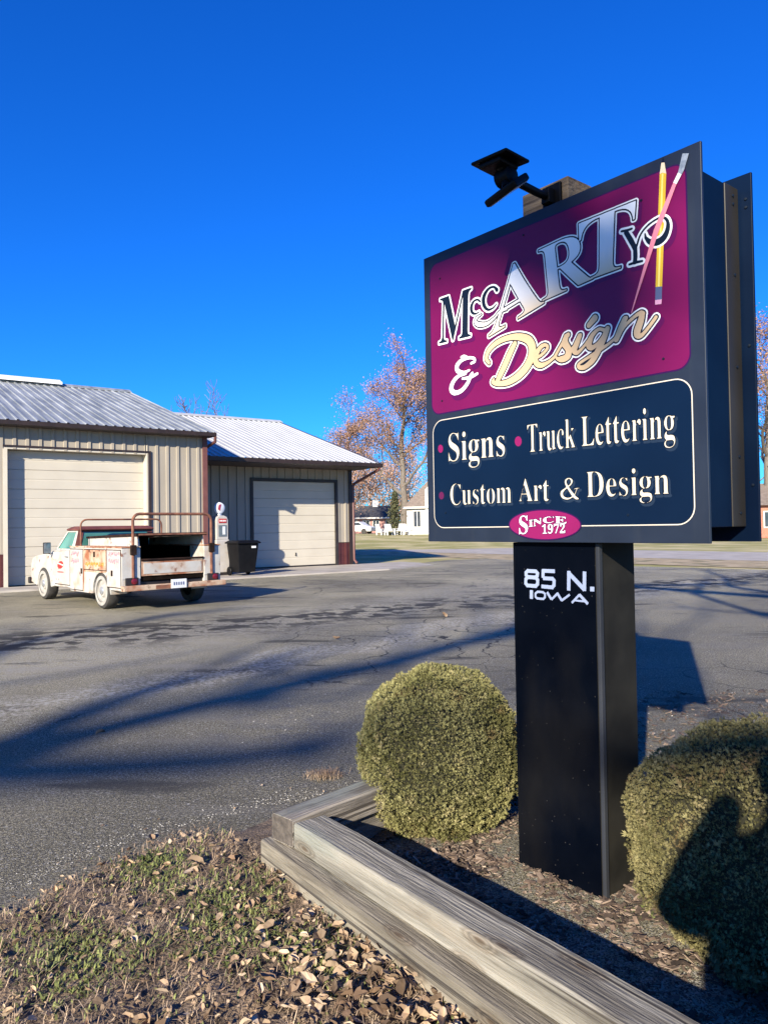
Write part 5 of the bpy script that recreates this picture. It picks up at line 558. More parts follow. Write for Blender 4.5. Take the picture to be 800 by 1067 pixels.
 [3581,1193,-8,4,-2,6,2,7,9,9,4,12,0,182,-3,14,-10,10,-2,6,2,8,8,4,46,-2,8,-4,4,-19,22,25,12,5,14,-3,7,-4,5,-8,7,-22,0,-18,-9,-24,-14,-7,-10,3,-6,6,-8,17,-6,3,-7,-6,-6,-22,0,-150,5,-9,12,-7,0,-12,-10,-5],
 [853,1195,-88,1,-8,3,-4,8,2,8,14,7,7,13,0,214,-5,11,-14,7,-3,4,1,12,8,4,80,-1,8,-3,4,-8,1,-240,5,-11,16,-11,2,-8,-4,-8,-8,-3],
 [2625,1199,-8,4,-2,6,2,6,10,11,1,5,0,318,-2,6,-9,8,-2,6,4,8,8,3,40,0,10,-5,3,-8,1,-205,24,41,9,20,-2,12,-13,8,0,12,10,5,42,0,10,-3,3,-4,-1,-10,-20,-18,-30,-54,52,-136,14,-26,-4,-8,-8,-3,-54,0,-10,5,-1,10,9,10,1,10,-25,66,-6,11,-1,-81,3,-7,8,-7,0,-12,-10,-5],
 [3013,1199,-136,1,-12,5,-2,6,2,8,13,6,8,8,4,14,0,292,-5,13,-7,7,-13,6,-2,8,4,8,8,3,92,-2,12,-5,0,-12,-20,-9,-6,-7,-3,-10,0,-294,4,-10,7,-5,22,0,20,7,17,14,9,14,14,34,8,4,6,-2,5,-10,0,-10,-6,-62,-5,-16,-10,-5],
 [2045,1201,-8,4,-1,10,3,5,11,5,7,8,5,26,0,294,-3,3,-6,-1,-19,-14,-9,-14,-10,-30,-4,-3,-8,0,-4,3,-3,8,1,66,4,8,8,3,162,-1,8,-4,3,-8,0,-56,-5,-10,-8,-1,-6,3,-10,26,-14,17,-18,7,-3,-4,0,-308,5,-13,20,-13,1,-10,-3,-4,-8,-3],
 [2199,1201,-8,4,-2,6,2,6,10,10,3,10,0,188,-3,10,-8,10,0,12,10,5,40,-1,8,-4,4,-17,20,23,12,5,12,-3,8,-6,9,-22,1,-16,-6,-27,-8,-9,-8,-3,-10,3,-4,4,-8,19,-6,3,-5,-4,-3,-8,-5,-28,0,-130,4,-14,15,-10,0,-12,-10,-5],
 [4048,1297,5,0,8,8,5,22,0,74,-5,20,-6,8,-4,1,-6,-2,-6,-9,-5,-34,2,-64,4,-14],
 [998,1317,15,0,10,8,7,16,4,38,-5,64,-5,12,-15,11,-10,-1,-10,-8,-6,-12,-5,-26,2,-72,5,-16],
 [3486,1359,23,-1,5,3,-2,54,-3,12,-8,9,-6,-1,-5,-4,-6,-16,-4,-50,1,-4],
 [3121,1365,28,-1,5,3,-2,54,-5,14,-6,6,-6,-1,-8,-11,-5,-22],
 [3745,1489,-10,5,-8,13,-5,14,0,24,11,27,18,6,13,-5,7,-14,5,-14,0,-24,-11,-25,-6,-5],
 [811,1527,-19,8,-9,12,-7,18,0,22,9,22,10,11,16,6,12,0,19,-9,7,-10,9,-26,0,-10,-8,-24,-10,-12,-19,-8],
]
ART['line_fill'] = [
 [3709,469,-18,4,-17,8,-11,13,-3,9,1,10,6,12,17,10,6,8,-3,5,-12,8,-8,15,0,22,4,10,7,10,21,14,2,-2,-3,-6,0,-16,10,-12,9,-3,44,0,24,-4,12,-5,11,-6,5,-7,7,-23,-2,-26,-9,-21,-18,-15,-22,-8,0,2,10,2,6,5,12,12,4,9,0,18,-2,6,-5,6,-11,6,-12,3,-73,-1,-11,-11,-5,-11,0,-18,5,-9,12,-11,14,-6,14,-3,28,-1,4,3,5,-1,-1,-2,-8,0,-4,-3],
 [1029,543,-8,2,-1,2,19,2,9,4,7,8,7,18,-3,18,-5,10,-11,11,-41,27,-12,12,-9,18,-3,10,0,26,9,24,11,14,21,9,14,0,3,-3,-15,-1,-14,-13,-5,-10,0,-16,3,-8,12,-15,38,-25,15,-12,11,-20,3,-12,0,-30,-7,-22,-6,-10,-9,-10,-13,-6,-12,-3],
 [1169,543,-8,2,-11,6,-5,10,-3,10,-2,12,0,152,-4,6,-9,1,-3,3,3,6,32,41,16,26,4,2,2,-63,6,-5,24,0,3,-5,-3,-5,-26,-1,-5,-6,0,-148,4,-12,6,-8,7,-3,12,3,2,-2,-5,-8,-9,-8,-18,-7],
 [1311,543,-8,2,-19,10,-15,18,-8,13,-6,17,-7,36,2,38,9,30,8,16,17,20,15,8,10,3,2,-1,-12,-14,-7,-24,-2,-20,0,-94,2,-20,5,-16,5,-10,9,-9,4,-1,1,-2],
 [1333,543,0,2,12,10,8,18,5,46,0,56,-2,8,0,24,-5,24,-6,12,-8,10,4,1,18,-9,14,-13,16,-29,9,-36,0,-36,-5,-24,-6,-18,-14,-25,-16,-13,-12,-6],
 [2297,543,-14,4,-7,4,-5,10,-5,16,0,156,-5,6,-10,2,-1,4,35,45,18,27,2,1,2,-65,6,-5,24,0,3,-5,-3,-5,-26,1,-5,-6,0,-146,5,-14,7,-8,11,-1,8,3,0,-2,-3,-6,-11,-10,-20,-7],
 [617,545,-22,6,-21,10,-24,22,-13,20,-12,26,-7,22,-6,40,0,26,4,30,9,30,12,26,15,22,12,12,23,14,26,9,22,2,4,-1,1,-2,-21,-3,-12,-7,-17,-16,-9,-16,-9,-28,-6,-36,-2,-68,4,-44,9,-32,6,-14,8,-13,16,-16,10,-5,18,-5,22,0,20,7,18,11,28,30,2,1,1,-2,-16,-24,-21,-18,-20,-10,-24,-7],
 [807,545,-16,9,-4,7,-7,20,-2,14,0,134,-5,14,-7,8,0,2,3,1,44,0,5,-3,0,-164,5,-12,10,-10,10,-3,14,2,-6,-8,-16,-9,-8,-3],
 [1543,547,-5,2,0,2,7,10,3,16,0,120,-2,18,-3,9,-10,9,-22,0,-2,2,12,12,12,6,12,3,12,-3,12,-5,6,-7,8,-19,7,-5,-4,-12,0,-138,2,-8,8,-12],
 [1635,547,-1,2,5,6,5,12,0,142,-4,14,-7,8,-6,3,-12,0,-11,-3,3,6,6,7,14,8,6,2,18,0,8,-3,11,-8,10,-24,4,-34,0,-122,9,-16],
 [2783,547,-14,1,-14,5,-34,25,-44,-19,-24,-7,-14,-2,-28,2,-20,5,-26,10,-14,10,-10,14,-6,12,-5,18,1,16,8,20,12,12,58,30,14,10,0,4,-16,34,-5,18,0,18,3,8,7,14,9,6,12,6,16,5,24,0,16,-5,16,-8,12,-12,5,-12,0,-8,-9,-22,-20,-23,-28,-17,-5,-6,42,-54,39,-42,6,1,10,13,23,46,-2,4,-5,3,-10,0,-18,-4,-3,1,0,2,7,3,38,6,31,-1,-1,-3,-22,0,-5,-3,-31,-62,-9,-14,2,-6,15,-15,37,-25,1,-8,-4,-4],
 [879,548,-1,23,-5,8,5,14,0,128,-3,16,-8,14,48,1,3,-5,0,-170,3,-9,9,-9],
 [1441,549,-1,2,7,10,3,12,0,152,-3,12,-7,12,45,1,3,-3,0,-22,5,-10,-5,-14,0,-126,3,-14,6,-12],
 [977,551,0,43,18,-30,14,-13,-4,0,-4,3,-10,2],
 [2105,553,-5,2,0,2,7,9,3,11,0,150,-3,14,-9,12,47,-1,3,-3,0,-30,8,-10,-6,-26,0,-106,4,-12,8,-12],
 [2007,555,-25,2,13,15,1,15,-15,50,-3,6,-5,3,-40,0,-10,2,-30,0,-9,-7,-12,-36,-2,-12,1,-18,13,-16,-42,0,13,13,8,17,28,82,2,0,-2,-4,2,-8,6,-5,68,0,6,5,0,4,-34,102,-6,6,-4,0,-5,-4,-3,-10,-2,0,30,94,4,7,4,-7,86,-254,12,-28,11,-12,0,-2,-5,-1],
 [3449,561,-36,13,-8,-1,-8,-5,-3,3,1,43,19,-31,15,-13,10,-5,18,1,9,3,13,14,5,14,-1,12,-7,16,-14,14,-44,28,-11,12,-10,22,-3,16,2,16,9,22,11,14,21,9,20,0,3,-3,-19,-1,-16,-14,-3,-9,0,-18,2,-6,14,-16,47,-30,10,-9,8,-15,5,-16,0,-28,-7,-22,-4,-9,-12,-12,-10,-5,-16,-5],
 [3273,563,-16,5,-14,10,-14,21,-13,36,-4,42,7,40,6,17,10,18,8,10,14,10,14,5,18,3,2,-1,0,-2,-12,-1,-16,-19,-7,-32,1,-29,6,-4,24,0,8,-2,14,0,6,5,1,48,-3,12,-6,12,-9,8,0,2,3,0,19,-8,15,-18,12,-30,5,-34,-5,-3,-84,0,-6,-5,1,-32,5,-20,8,-18,7,-10,13,-9,14,-4,14,1,22,10,-11,-16,-17,-12,-20,-7],
 [3857,565,-1,2,9,10,3,10,0,162,-4,10,-6,10,49,1,3,-3,1,-22,7,-6,-8,-16,0,-130,3,-14,9,-14],
 [3963,565,-1,2,5,6,5,10,0,148,-5,14,-10,8,-16,1,-14,-5,3,6,11,10,16,8,14,2,12,-2,11,-4,9,-9,6,-13,5,-18,2,-24,0,-122,3,-8,7,-10],
 [3557,567,-1,2,9,10,3,10,0,164,-3,8,-7,10,51,1,3,-5,0,-184,10,-16],
 [2630,571,31,-1,14,3,28,10,7,8,-73,101,-6,4,-34,-24,-25,-25,-6,-12,1,-20,4,-10,7,-10,11,-8,16,-8],
 [2941,571,0,2,14,11,5,13,0,248,-3,12,-4,8,-13,12,87,1,8,0,3,-3,-13,-4,-9,-6,-6,-22,0,-240,3,-12,3,-6,9,-8,12,-3,20,2,12,5,14,9,8,8,12,21,8,24,7,44,0,74,-4,30,-11,36,-12,21,-14,14,-18,10,-10,0,-3,3,15,1,22,-5,26,-10,10,-6,21,-18,13,-20,12,-30,7,-30,2,-20,-2,-50,-7,-32,-10,-26,-16,-24,-12,-11,-20,-12,-16,-5,-18,-5,-22,-2],
 [3711,636,-5,7,-21,13,-10,13,-9,22,-2,24,7,24,12,19,22,13,20,5,3,-1,-1,-2,-11,-8,-7,-14,-5,-32,0,-20,2,-22,5,-18,4,-7,15,-13],
 [3741,639,0,2,12,7,6,9,5,16,2,20,0,30,-5,28,-5,12,-14,12,9,0,28,-9,40,-1,1,-4,-1,-6,-22,-2,-5,-6,7,-14,7,-22,0,-18,-9,-26,-7,-10,-13,-11,-24,-8],
 [1893,676,18,57,2,1,-18,-57],
 [2205,705,-20,22,-6,3,-10,-3,-1,2,6,10,9,9,8,5,8,3,12,-1,8,-4,6,-10,3,-10,-1,-12,-5,-12,-9,-3],
 [1075,719,-10,17,-14,15,16,-3,10,3,1,-30,-1,-3],
 [2648,725,9,0,18,11,16,16,6,15,1,14,-5,12,-12,15,-10,6,-16,-1,-11,-6,-15,-15,-4,-11,-1,-10,3,-10,10,-20],
 [3497,741,-9,14,-15,16,16,-3,10,3,1,-26,-1,-5],
 [721,779,-14,28,-12,19,-18,18,-12,9,4,0,32,-13,8,1,14,9,1,-67,-1,-5],
 [3587,821,-12,6,-5,8,-2,6,0,18,5,10,6,7,12,3,10,-4,6,-6,5,-12,0,-14,-5,-12,-6,-7,-8,-3],
 [977,1077,-22,4,-24,10,-16,13,-9,19,1,16,6,13,12,9,17,8,4,6,-3,5,-19,15,-7,12,-5,18,5,22,6,12,7,10,34,22,6,8,-6,8,-27,17,-12,17,-6,12,-7,26,0,28,5,18,10,20,12,15,26,15,22,7,36,0,38,-12,54,0,3,-5,-1,-16,-26,-1,-5,-3,-2,-4,11,-28,5,-34,-7,-30,-13,-24,-17,-14,-24,-10,-14,-3,-34,2,-10,-3,-6,-3,-13,-13,-4,-12,0,-12,3,-6,7,-8,9,-4,18,-3,50,0,14,-2,24,-7,16,-9,6,-7,8,-16,5,-24,0,-14,-7,-26,-10,-19,-11,-11,-25,-14,-22,-7,-24,-4],
 [4041,1081,-26,6,-12,7,-10,17,-5,18,3,12,6,12,14,11,3,5,-1,4,-10,12,-6,12,-3,8,0,20,7,22,9,14,9,8,2,-2,-3,-10,0,-14,7,-13,14,-6,34,0,12,-3,14,-6,8,-5,5,-9,8,-28,0,-26,-3,-14,-5,-16,-10,-16,-17,-12,-10,-4,-24,-5],
 [988,1087,41,-1,16,3,23,8,13,11,8,17,1,22,-5,11,-8,7,-18,7,-82,0,-10,2,-10,-2,-9,-9,-7,-12,-3,-8,1,-22,5,-10,15,-14,12,-6],
 [4042,1089,19,-1,14,3,16,7,8,9,6,12,3,20,-5,14,-10,10,-12,5,-58,0,-12,-10,-4,-11,-3,-14,3,-16,5,-10,11,-11],
 [1519,1193,-20,6,-26,11,-8,-1,-14,-11,-2,1,0,79,2,-1,8,-22,12,-23,10,-12,12,-9,12,-6,20,-3,12,3,8,4,12,12,4,8,3,12,-1,18,-11,22,-11,10,-62,41,-11,11,-9,14,-6,14,-5,24,5,32,12,26,6,9,10,7,16,8,10,3,22,0,40,-12,10,1,10,5,0,-60,-2,1,-17,32,-17,16,-18,8,-16,1,-10,-3,-15,-12,-5,-12,-1,-26,11,-19,14,-11,51,-32,17,-15,14,-25,5,-20,0,-30,-2,-14,-9,-24,-6,-11,-12,-12,-12,-7,-22,-7],
 [3493,1195,-9,2,-15,9,-16,27,-8,24,-5,22,-4,50,2,8,0,22,5,24,8,26,10,20,14,16,12,6,14,1,10,-3,9,-6,7,-8,10,-18,9,-28,4,-30,0,-16,-3,-5,-66,2,-4,-1,-4,-4,-1,-34,2,-18,7,-26,10,-19,12,-9,8,-3,14,1,16,12,1,-2,-7,-14,-11,-16,-13,-8],
 [575,1199,-22,6,-20,8,-16,5,-8,0,-6,-3,-12,-13,0,135,3,-2,13,-50,12,-26,15,-22,9,-9,16,-11,16,-6,12,-3,22,0,16,5,11,6,14,14,9,16,5,16,0,30,-9,24,-5,8,-17,17,-83,53,-25,23,-12,17,-14,32,-5,26,0,20,5,28,7,22,15,25,11,11,21,12,22,7,28,0,72,-20,10,4,6,6,4,8,2,0,0,-116,-2,1,-14,40,-14,24,-26,29,-18,11,-14,5,-26,0,-16,-5,-21,-18,-9,-20,-3,-12,0,-18,5,-18,8,-15,18,-18,10,-7,70,-42,35,-26,21,-32,4,-10,7,-30,0,-38,-5,-22,-12,-30,-15,-22,-19,-14,-16,-8,-18,-6,-16,-3],
 [3259,1199,-10,4,-6,6,-9,30,0,190,-5,6,-8,2,-1,4,3,8,26,46,14,29,4,4,2,-75,6,-5,20,0,3,-5,-1,-8,-24,-2,-5,-6,0,-182,5,-12,4,-4,8,-3,10,3,-4,-10,-7,-12,-15,-8],
 [3363,1199,-8,4,-4,6,-7,20,-2,16,0,182,-5,6,-8,2,-1,4,3,8,24,42,16,33,4,4,2,-73,6,-5,20,0,3,-5,-1,-8,-24,-2,-5,-6,0,-180,5,-14,5,-6,11,-1,6,3,1,-2,-7,-14,-11,-12,-7,-3],
 [3817,1199,-3,2,0,2,9,10,3,12,0,190,-3,12,-9,14,43,1,3,-3,1,-24,8,-6,-9,-22,0,-166,3,-10,9,-10,-1,-2],
 [3901,1199,-1,2,9,10,3,8,0,180,-5,12,-8,8,-8,3,-14,-5,-1,2,7,13,8,8,18,8,10,-3,12,-7,6,-13,7,-24,2,-18,0,-160,4,-12,8,-12],
 [2369,1201,-10,3,-6,5,-8,18,-5,20,-2,24,0,158,-5,12,-7,8,3,3,36,0,5,-3,0,-200,5,-12,8,-9,4,-2,13,1,1,-2,-6,-11,-7,-7,-9,-4],
 [2543,1201,-10,4,-11,10,-8,12,-9,22,-11,52,0,50,9,44,14,34,9,14,13,10,12,5,10,0,14,-5,10,-10,6,-12,5,-18,-1,-20,-3,-10,-4,-6,-7,0,-4,4,-5,18,0,38,-7,11,-8,4,-8,-1,-13,-10,-7,-16,-5,-26,0,-24,-2,-8,2,-58,7,-36,6,-18,7,-12,11,-11,8,-4,12,0,14,5,-8,-15,-9,-9,-17,-8],
 [3127,1201,-11,4,-11,11,-13,23,-5,16,-9,44,0,60,7,36,6,18,10,20,14,16,6,4,14,4,12,-2,12,-6,6,-5,7,-11,7,-16,7,-24,4,-28,0,-16,-3,-5,-68,0,-6,-5,-1,-32,2,-18,3,-14,10,-27,13,-13,11,-5,10,0,8,3,12,10,1,-2,-11,-21,-13,-13,-17,-7],
 [3719,1201,0,2,8,8,5,14,0,192,-5,16,-9,8,0,2,19,1,26,-2,3,-5,0,-216,3,-8,9,-10,-1,-2],
 [1199,1203,-43,2,14,12,5,9,3,25,0,178,-2,18,-4,10,-16,16,77,1,3,-3,0,-28,3,-5,4,-2,5,3,19,25,18,11,14,5,12,1,14,-1,14,-5,16,-14,8,-16,5,-16,4,-30,0,-168,7,-17,10,-7,5,-2,0,-2,-104,0,0,2,9,4,5,4,8,18,0,188,-5,18,-8,9,-8,4,-14,0,-16,-6,-17,-17,-8,-14,0,-180,5,-15,9,-9,8,-4,0,-2],
 [3583,1203,0,2,6,5,4,9,3,14,0,182,-3,16,-10,12,42,1,3,-5,0,-32,8,-10,-6,-24,0,-148,5,-12,9,-10],
 [853,1205,-6,1,-83,1,0,2,9,4,7,6,6,16,0,216,-6,14,-5,4,-10,5,-1,1,1,3,76,-2,5,-3,0,-238,6,-16,7,-7,9,-5,-1,-3],
 [2423,1207,-3,2,0,24,-5,10,5,14,0,166,-4,14,-10,14,41,1,3,-5,0,-202,5,-14,10,-10,-2,-3,-16,-3],
 [2627,1209,-1,2,9,10,3,10,0,318,-3,10,-8,10,40,1,3,-5,1,-222,4,-4,6,1,18,31,2,1,2,-2,54,-141,10,-20,-53,0,7,12,0,14,-30,80,-5,10,-5,3,-5,-3,-6,-10,0,-86,5,-12,6,-8],
 [3013,1209,-6,1,-133,1,0,2,11,5,10,10,5,19,0,292,-5,17,-12,12,-9,3,1,3,8,-2,81,-1,-18,-14,-6,-18,0,-294,5,-15,7,-7,7,-2,24,-1,18,5,15,8,12,12,9,14,12,28,2,1,1,-7,-8,-70,-5,-3],
 [2047,1211,0,2,9,4,9,10,5,14,2,16,0,302,-3,5,-6,2,-10,-1,-15,-6,-14,-14,-5,-8,-10,-26,-2,-1,-1,59,5,3,158,0,3,-5,-1,-49,-2,1,-8,19,-18,19,-12,6,-14,3,-6,-2,-3,-5,0,-316,6,-18,18,-14],
 [2203,1211,-1,2,9,12,3,14,0,186,-3,14,-9,10,1,2,38,1,3,-3,0,-32,7,-10,-5,-18,-2,-20,0,-128,5,-18,11,-12],
 [4031,1280,-5,7,-12,10,-11,18,-9,28,-2,20,2,24,11,30,10,14,7,6,13,6,10,3,20,-3,20,-9,34,-1,0,-16,-16,-2,-5,-6,10,-36,0,-30,-5,-22,-8,-18,-8,-11,-16,-9,-10,-3,-12,2],
 [4044,1287,13,0,11,10,3,6,5,22,0,74,-2,14,-3,10,-6,10,-4,4,-6,3,-12,-2,-10,-9,-5,-12,-4,-30,0,-46,4,-30,5,-12],
 [996,1307,19,0,9,4,7,8,9,22,4,38,-2,50,-7,26,-12,15,-14,6,-8,0,-8,-3,-12,-9,-8,-19,-5,-26,0,-54,3,-20,6,-20,4,-6,7,-8],
 [3486,1349,31,-1,4,2,3,5,0,36,-4,34,-3,8,-5,8,-9,5,-12,-1,-9,-8,-8,-22,-4,-58,5,-6],
 [3114,1355,43,-1,6,5,1,38,-2,24,-7,20,-12,11,-6,0,-8,-4,-8,-9,-4,-10,-5,-22,0,-30,-2,-8,1,-10],
 [3679,1385,-4,4,-8,16,-6,7,-4,2,-10,-1,-1,2,11,23,9,9,7,3,8,-1,6,-3,4,-7,5,-16,0,-18,-3,-10,-4,-8,-6,-3],
 [2291,1393,-4,5,-6,15,-4,5,-4,3,-12,2,11,24,9,8,8,3,8,-3,5,-6,4,-12,1,-14,-1,-14,-5,-12,-4,-4],
 [2723,1415,0,20,-9,14,39,0,0,-2,-17,-14],
 [3745,1499,-6,6,-6,14,-1,26,5,14,4,6,10,3,7,-5,7,-16,1,-26,-8,-18,-5,-4],
 [811,1537,-14,7,-7,11,-4,10,0,22,7,16,8,9,10,4,12,0,13,-7,5,-8,7,-20,0,-10,-6,-18,-9,-11,-12,-5],
]
ART['bullets'] = [
 [367,1407,-1,-14,-4,-12,-7,-11,-9,-9,-10,-7,-12,-3,-12,-1,-12,3,-12,6,-10,8,-9,10,-6,13,-4,13,-1,14,2,13,4,13,7,11,9,9,10,6,12,3,12,1,12,-3,12,-6,10,-8,8,-10,7,-13,3,-13],
 [1901,1367,-1,-15,-5,-14,-8,-12,-9,-10,-12,-7,-13,-3,-13,-1,-14,3,-13,6,-11,10,-10,11,-7,14,-4,15,-1,15,2,15,5,14,7,12,10,10,12,7,13,4,13,0,14,-3,13,-7,11,-9,9,-12,7,-13,4,-15],
]
ART['bullet_dark'] = [
 [369,695,-2,-12,-4,-12,-6,-11,-9,-9,-11,-6,-11,-4,-12,-1,-13,2,-11,4,-10,8,-9,9,-6,12,-4,12,-1,13,2,13,4,12,7,11,9,9,10,6,12,4,12,1,12,-2,11,-5,11,-7,8,-10,6,-11,4,-13],
]
ART['oval_edge'] = [
 [2842,223,-4,-22,-11,-21,-17,-21,-25,-20,-30,-19,-36,-18,-43,-16,-47,-15,-52,-12,-57,-11,-60,-9,-63,-6,-65,-4,-67,-1,-67,1,-67,4,-66,6,-64,9,-62,12,-57,13,-53,16,-48,18,-42,20,-35,21,-27,22,-20,24,-12,23,-3,24,4,24,13,24,21,22,29,22,35,20,43,18,48,17,54,14,58,12,62,9,64,7,67,5,67,1,67,0,67,-4,65,-6,63,-8,59,-10,56,-13,52,-14,47,-16,41,-18,36,-19,29,-19,23,-21,17,-22,10,-21],
]
ART['oval_fill'] = [
 [2824,223,-3,-20,-11,-20,-17,-19,-23,-19,-30,-17,-35,-17,-41,-15,-46,-13,-50,-12,-55,-10,-58,-8,-61,-5,-64,-4,-64,-1,-66,1,-65,4,-64,6,-62,8,-59,11,-56,13,-51,14,-46,17,-40,18,-34,20,-26,20,-20,22,-11,22,-4,22,5,22,12,22,20,21,28,20,34,18,41,17,47,15,52,13,56,11,60,9,62,7,65,4,65,1,65,-1,65,-3,63,-5,60,-8,58,-9,54,-12,51,-13,45,-15,40,-16,35,-18,28,-18,23,-20,16,-19,10,-21],
]
ART['oval_text_edge'] = [
 [1831,99,-5,4,-2,6,2,84,5,8,10,3,8,-3,16,-46,10,-13,10,-7,10,-3,18,0,8,3,12,12,5,12,-1,14,-7,12,-68,38,-16,16,-9,16,-5,16,0,32,3,10,15,30,21,16,26,9,28,0,34,-8,10,9,10,3,6,-3,3,-8,-2,-72,-5,-9,-10,-2,-6,3,-18,39,-14,14,-10,5,-12,3,-17,-5,-9,-10,-3,-18,3,-9,10,-9,64,-34,10,-7,10,-10,11,-21,3,-2,14,4,3,6,1,56,-4,3,-10,1,-5,4,-2,6,7,6,76,9,12,-2,40,6,60,-31,3,2,0,18,-3,3,-6,-2,-6,3,-3,8,3,6,12,5,36,6,9,-5,2,-6,-3,-6,-12,-5,-3,-3,0,-52,-3,-18,-4,-5,-10,-3,-78,38,-4,1,-1,-35,3,-3,9,-1,4,-4,1,-8,-4,-5,-42,-12,-16,4,-72,-8,-3,-3,-3,-26,-12,-28,-14,-17,-14,-9,-18,-8,-22,-5,-28,0,-30,8,-10,-10],
 [2231,109,-6,6,1,12,5,4,14,2,3,4,0,58,-3,3,-14,-4,-10,5,-4,6,0,12,4,5,14,7,24,16,22,0,4,-2,3,-6,0,-98,3,-4,12,-1,6,-3,3,-6,-1,-10,-2,-4,-6,-3],
 [2339,109,-14,6,-6,6,-5,12,4,12,9,6,6,0,12,-13,8,-2,8,7,5,12,-3,3,-18,-2,-16,6,-11,9,-5,10,-3,10,1,20,12,24,11,10,-39,3,-20,5,-30,15,-8,13,-3,14,7,16,10,11,32,15,30,7,24,2,50,-4,12,0,16,4,10,-5,10,5,20,0,126,-8,22,-2,6,-3,3,-6,0,-24,-5,-7,-6,-2,-6,2,-15,15,-9,2,-2,-50,2,-3,8,1,12,3,14,9,8,1,8,-3,2,-10,-12,-26,-15,-4,0,-22,-9,-18,-35,-38,3,-3,14,1,4,4,4,10,4,2,12,1,6,-3,3,-6,-2,-34,-3,-6,-6,-3,-28,-2,-50,0,-6,2,-4,5,-1,18,3,6,33,34,13,20,3,8,0,14,-5,5,-6,-7,-3,-16,-7,-5,-12,1,-10,5,-8,14,-2,-1,-38,-90,-8,-13,-18,-1,-5,4,-2,8,38,86,0,4,-3,1,-26,-2,-10,-14,-10,-4,-10,2,-1,-33,-5,-18,-8,-17,-13,-13,-13,-6,-10,-3],
 [2355,187,8,0,5,6,-3,20,-6,7,-4,-2,-3,-7,0,-18],
 [2405,215,2,-1,1,3,1,24,6,6,11,2,-2,10,3,6,6,3,14,-1,5,4,2,48,-2,4,-25,7,-5,-21,-9,-5,-10,3,-14,10,-18,6,-16,3,-26,-2,-18,-8,-6,-6,-2,-7,-1,-16,5,-9,10,-5,10,-3,34,0,20,5,30,11,6,-1,6,-3,3,-7,-5,-8,-48,-18,21,-14],
 [2080,225,5,0,3,4,2,54,-3,4,-12,5,-8,-3,-3,-6,0,-52,3,-5],
 [2524,261,21,-1,2,3,-2,7,-7,7,-19,4,-3,-2,0,-14],
 [2517,303,16,-1,8,3,9,12,-29,3,-3,-3],
]
ART['oval_text'] = [
 [1835,106,-3,5,0,42,2,8,0,30,3,4,4,1,3,-3,9,-32,10,-18,8,-9,12,-7,8,-3,22,0,12,4,14,12,7,17,-1,18,-9,16,-9,6,-46,24,-12,8,-17,16,-5,8,-7,18,0,28,5,18,6,12,13,16,13,8,10,4,10,3,26,0,30,-8,8,0,4,1,6,8,8,1,1,-19,-2,-10,0,-42,-3,-5,-5,3,-7,18,-11,20,-14,14,-13,6,-16,3,-12,-3,-8,-4,-10,-10,-5,-14,1,-16,4,-9,8,-8,66,-35,17,-14,7,-10,7,-18,2,-20,-3,-18,-10,-24,-15,-18,-13,-8,-14,-6,-20,-5,-24,0,-28,8,-10,0,-4,-2,-6,-9],
 [2235,116,-3,3,1,4,18,3,5,9,0,80,-3,3,-13,-13,-7,-3,-8,5,-1,6,17,10,20,14,16,1,3,-5,0,-96,5,-10,16,-1,3,-3,0,-4,-5,-3],
 [2341,117,-10,4,-6,5,-2,7,2,8,6,2,12,-14,8,-2,8,2,8,7,4,9,5,26,-3,3,-9,-7,-11,-3,-6,0,-14,5,-9,8,-3,6,-3,10,0,14,7,16,4,7,8,5,12,5,20,0,16,-8,10,-15,5,-16,0,-34,-5,-18,-6,-12,-12,-13,-10,-5,-10,-3],
 [2441,120,-2,1,0,4,42,96,-4,3,-42,-2,-6,-4,-4,-11,-6,-2,-3,4,0,28,3,3,22,2,54,0,3,-5,-3,-12,-40,-96,-4,-8],
 [2513,122,-3,3,1,14,33,34,15,24,3,8,-1,22,-6,6,-12,0,-6,-6,-4,-20,-10,0,-9,6,-2,12,3,6,6,7,10,5,2,2,-3,2,-81,8,-2,2,10,5,3,5,0,42,2,12,-6,10,-15,4,0,2,14,1,36,-4,26,0,6,-2,56,-2,22,-2,3,-3,0,-20,-3,-3,-15,15,-11,4,-40,7,-20,0,-4,-3,-3,-26,3,-5,26,1,11,4,9,10,4,0,1,-4,0,-34,-3,-5,-4,1,-5,10,-11,8,-20,5,-10,-1,-1,-28,5,-6,12,-3,40,-2,24,5,20,11,4,0,2,-3,-10,-22,-27,0,10,-16,0,-14,-2,-6,-12,-18,-44,-44,3,-3,10,2,28,0,8,6,4,11,8,0,1,-2,-1,-32,-32,-3],
 [2352,179,7,-2,8,2,9,10,0,16,-3,10,-5,10,-9,5,-11,-7,-4,-10,0,-22,3,-8],
 [1999,207,-1,2,16,6,4,8,0,52,2,8,-3,8,-11,4,1,2,69,6,0,-2,-5,0,-10,-5,-4,-9,-1,-60,1,-4,4,-4,14,-1,1,-3],
 [2081,211,0,2,8,3,7,9,0,42,2,10,-1,14,-15,8,0,2,35,7,8,-1,68,-35,3,3,0,36,-3,4,-9,2,1,2,14,3,17,1,-7,-6,-3,-6,0,-50,-3,-20,-6,-1,-12,5,-76,38,-3,-4,0,-50,5,-6,10,1,1,-3],
 [2313,255,-16,1,-26,7,-12,6,-11,8,-3,6,-2,12,4,10,10,11,22,11,36,9,38,2,6,-3,42,-1,10,4,6,-1,-1,-22,-3,-3,-4,1,-18,12,-32,10,-32,-3,-14,-5,-8,-5,-6,-7,-4,-10,-1,-20,7,-13,14,-7,10,-3,38,0,20,5,28,10,4,0,1,-2,-9,-6,-36,-11,-34,-4],
]
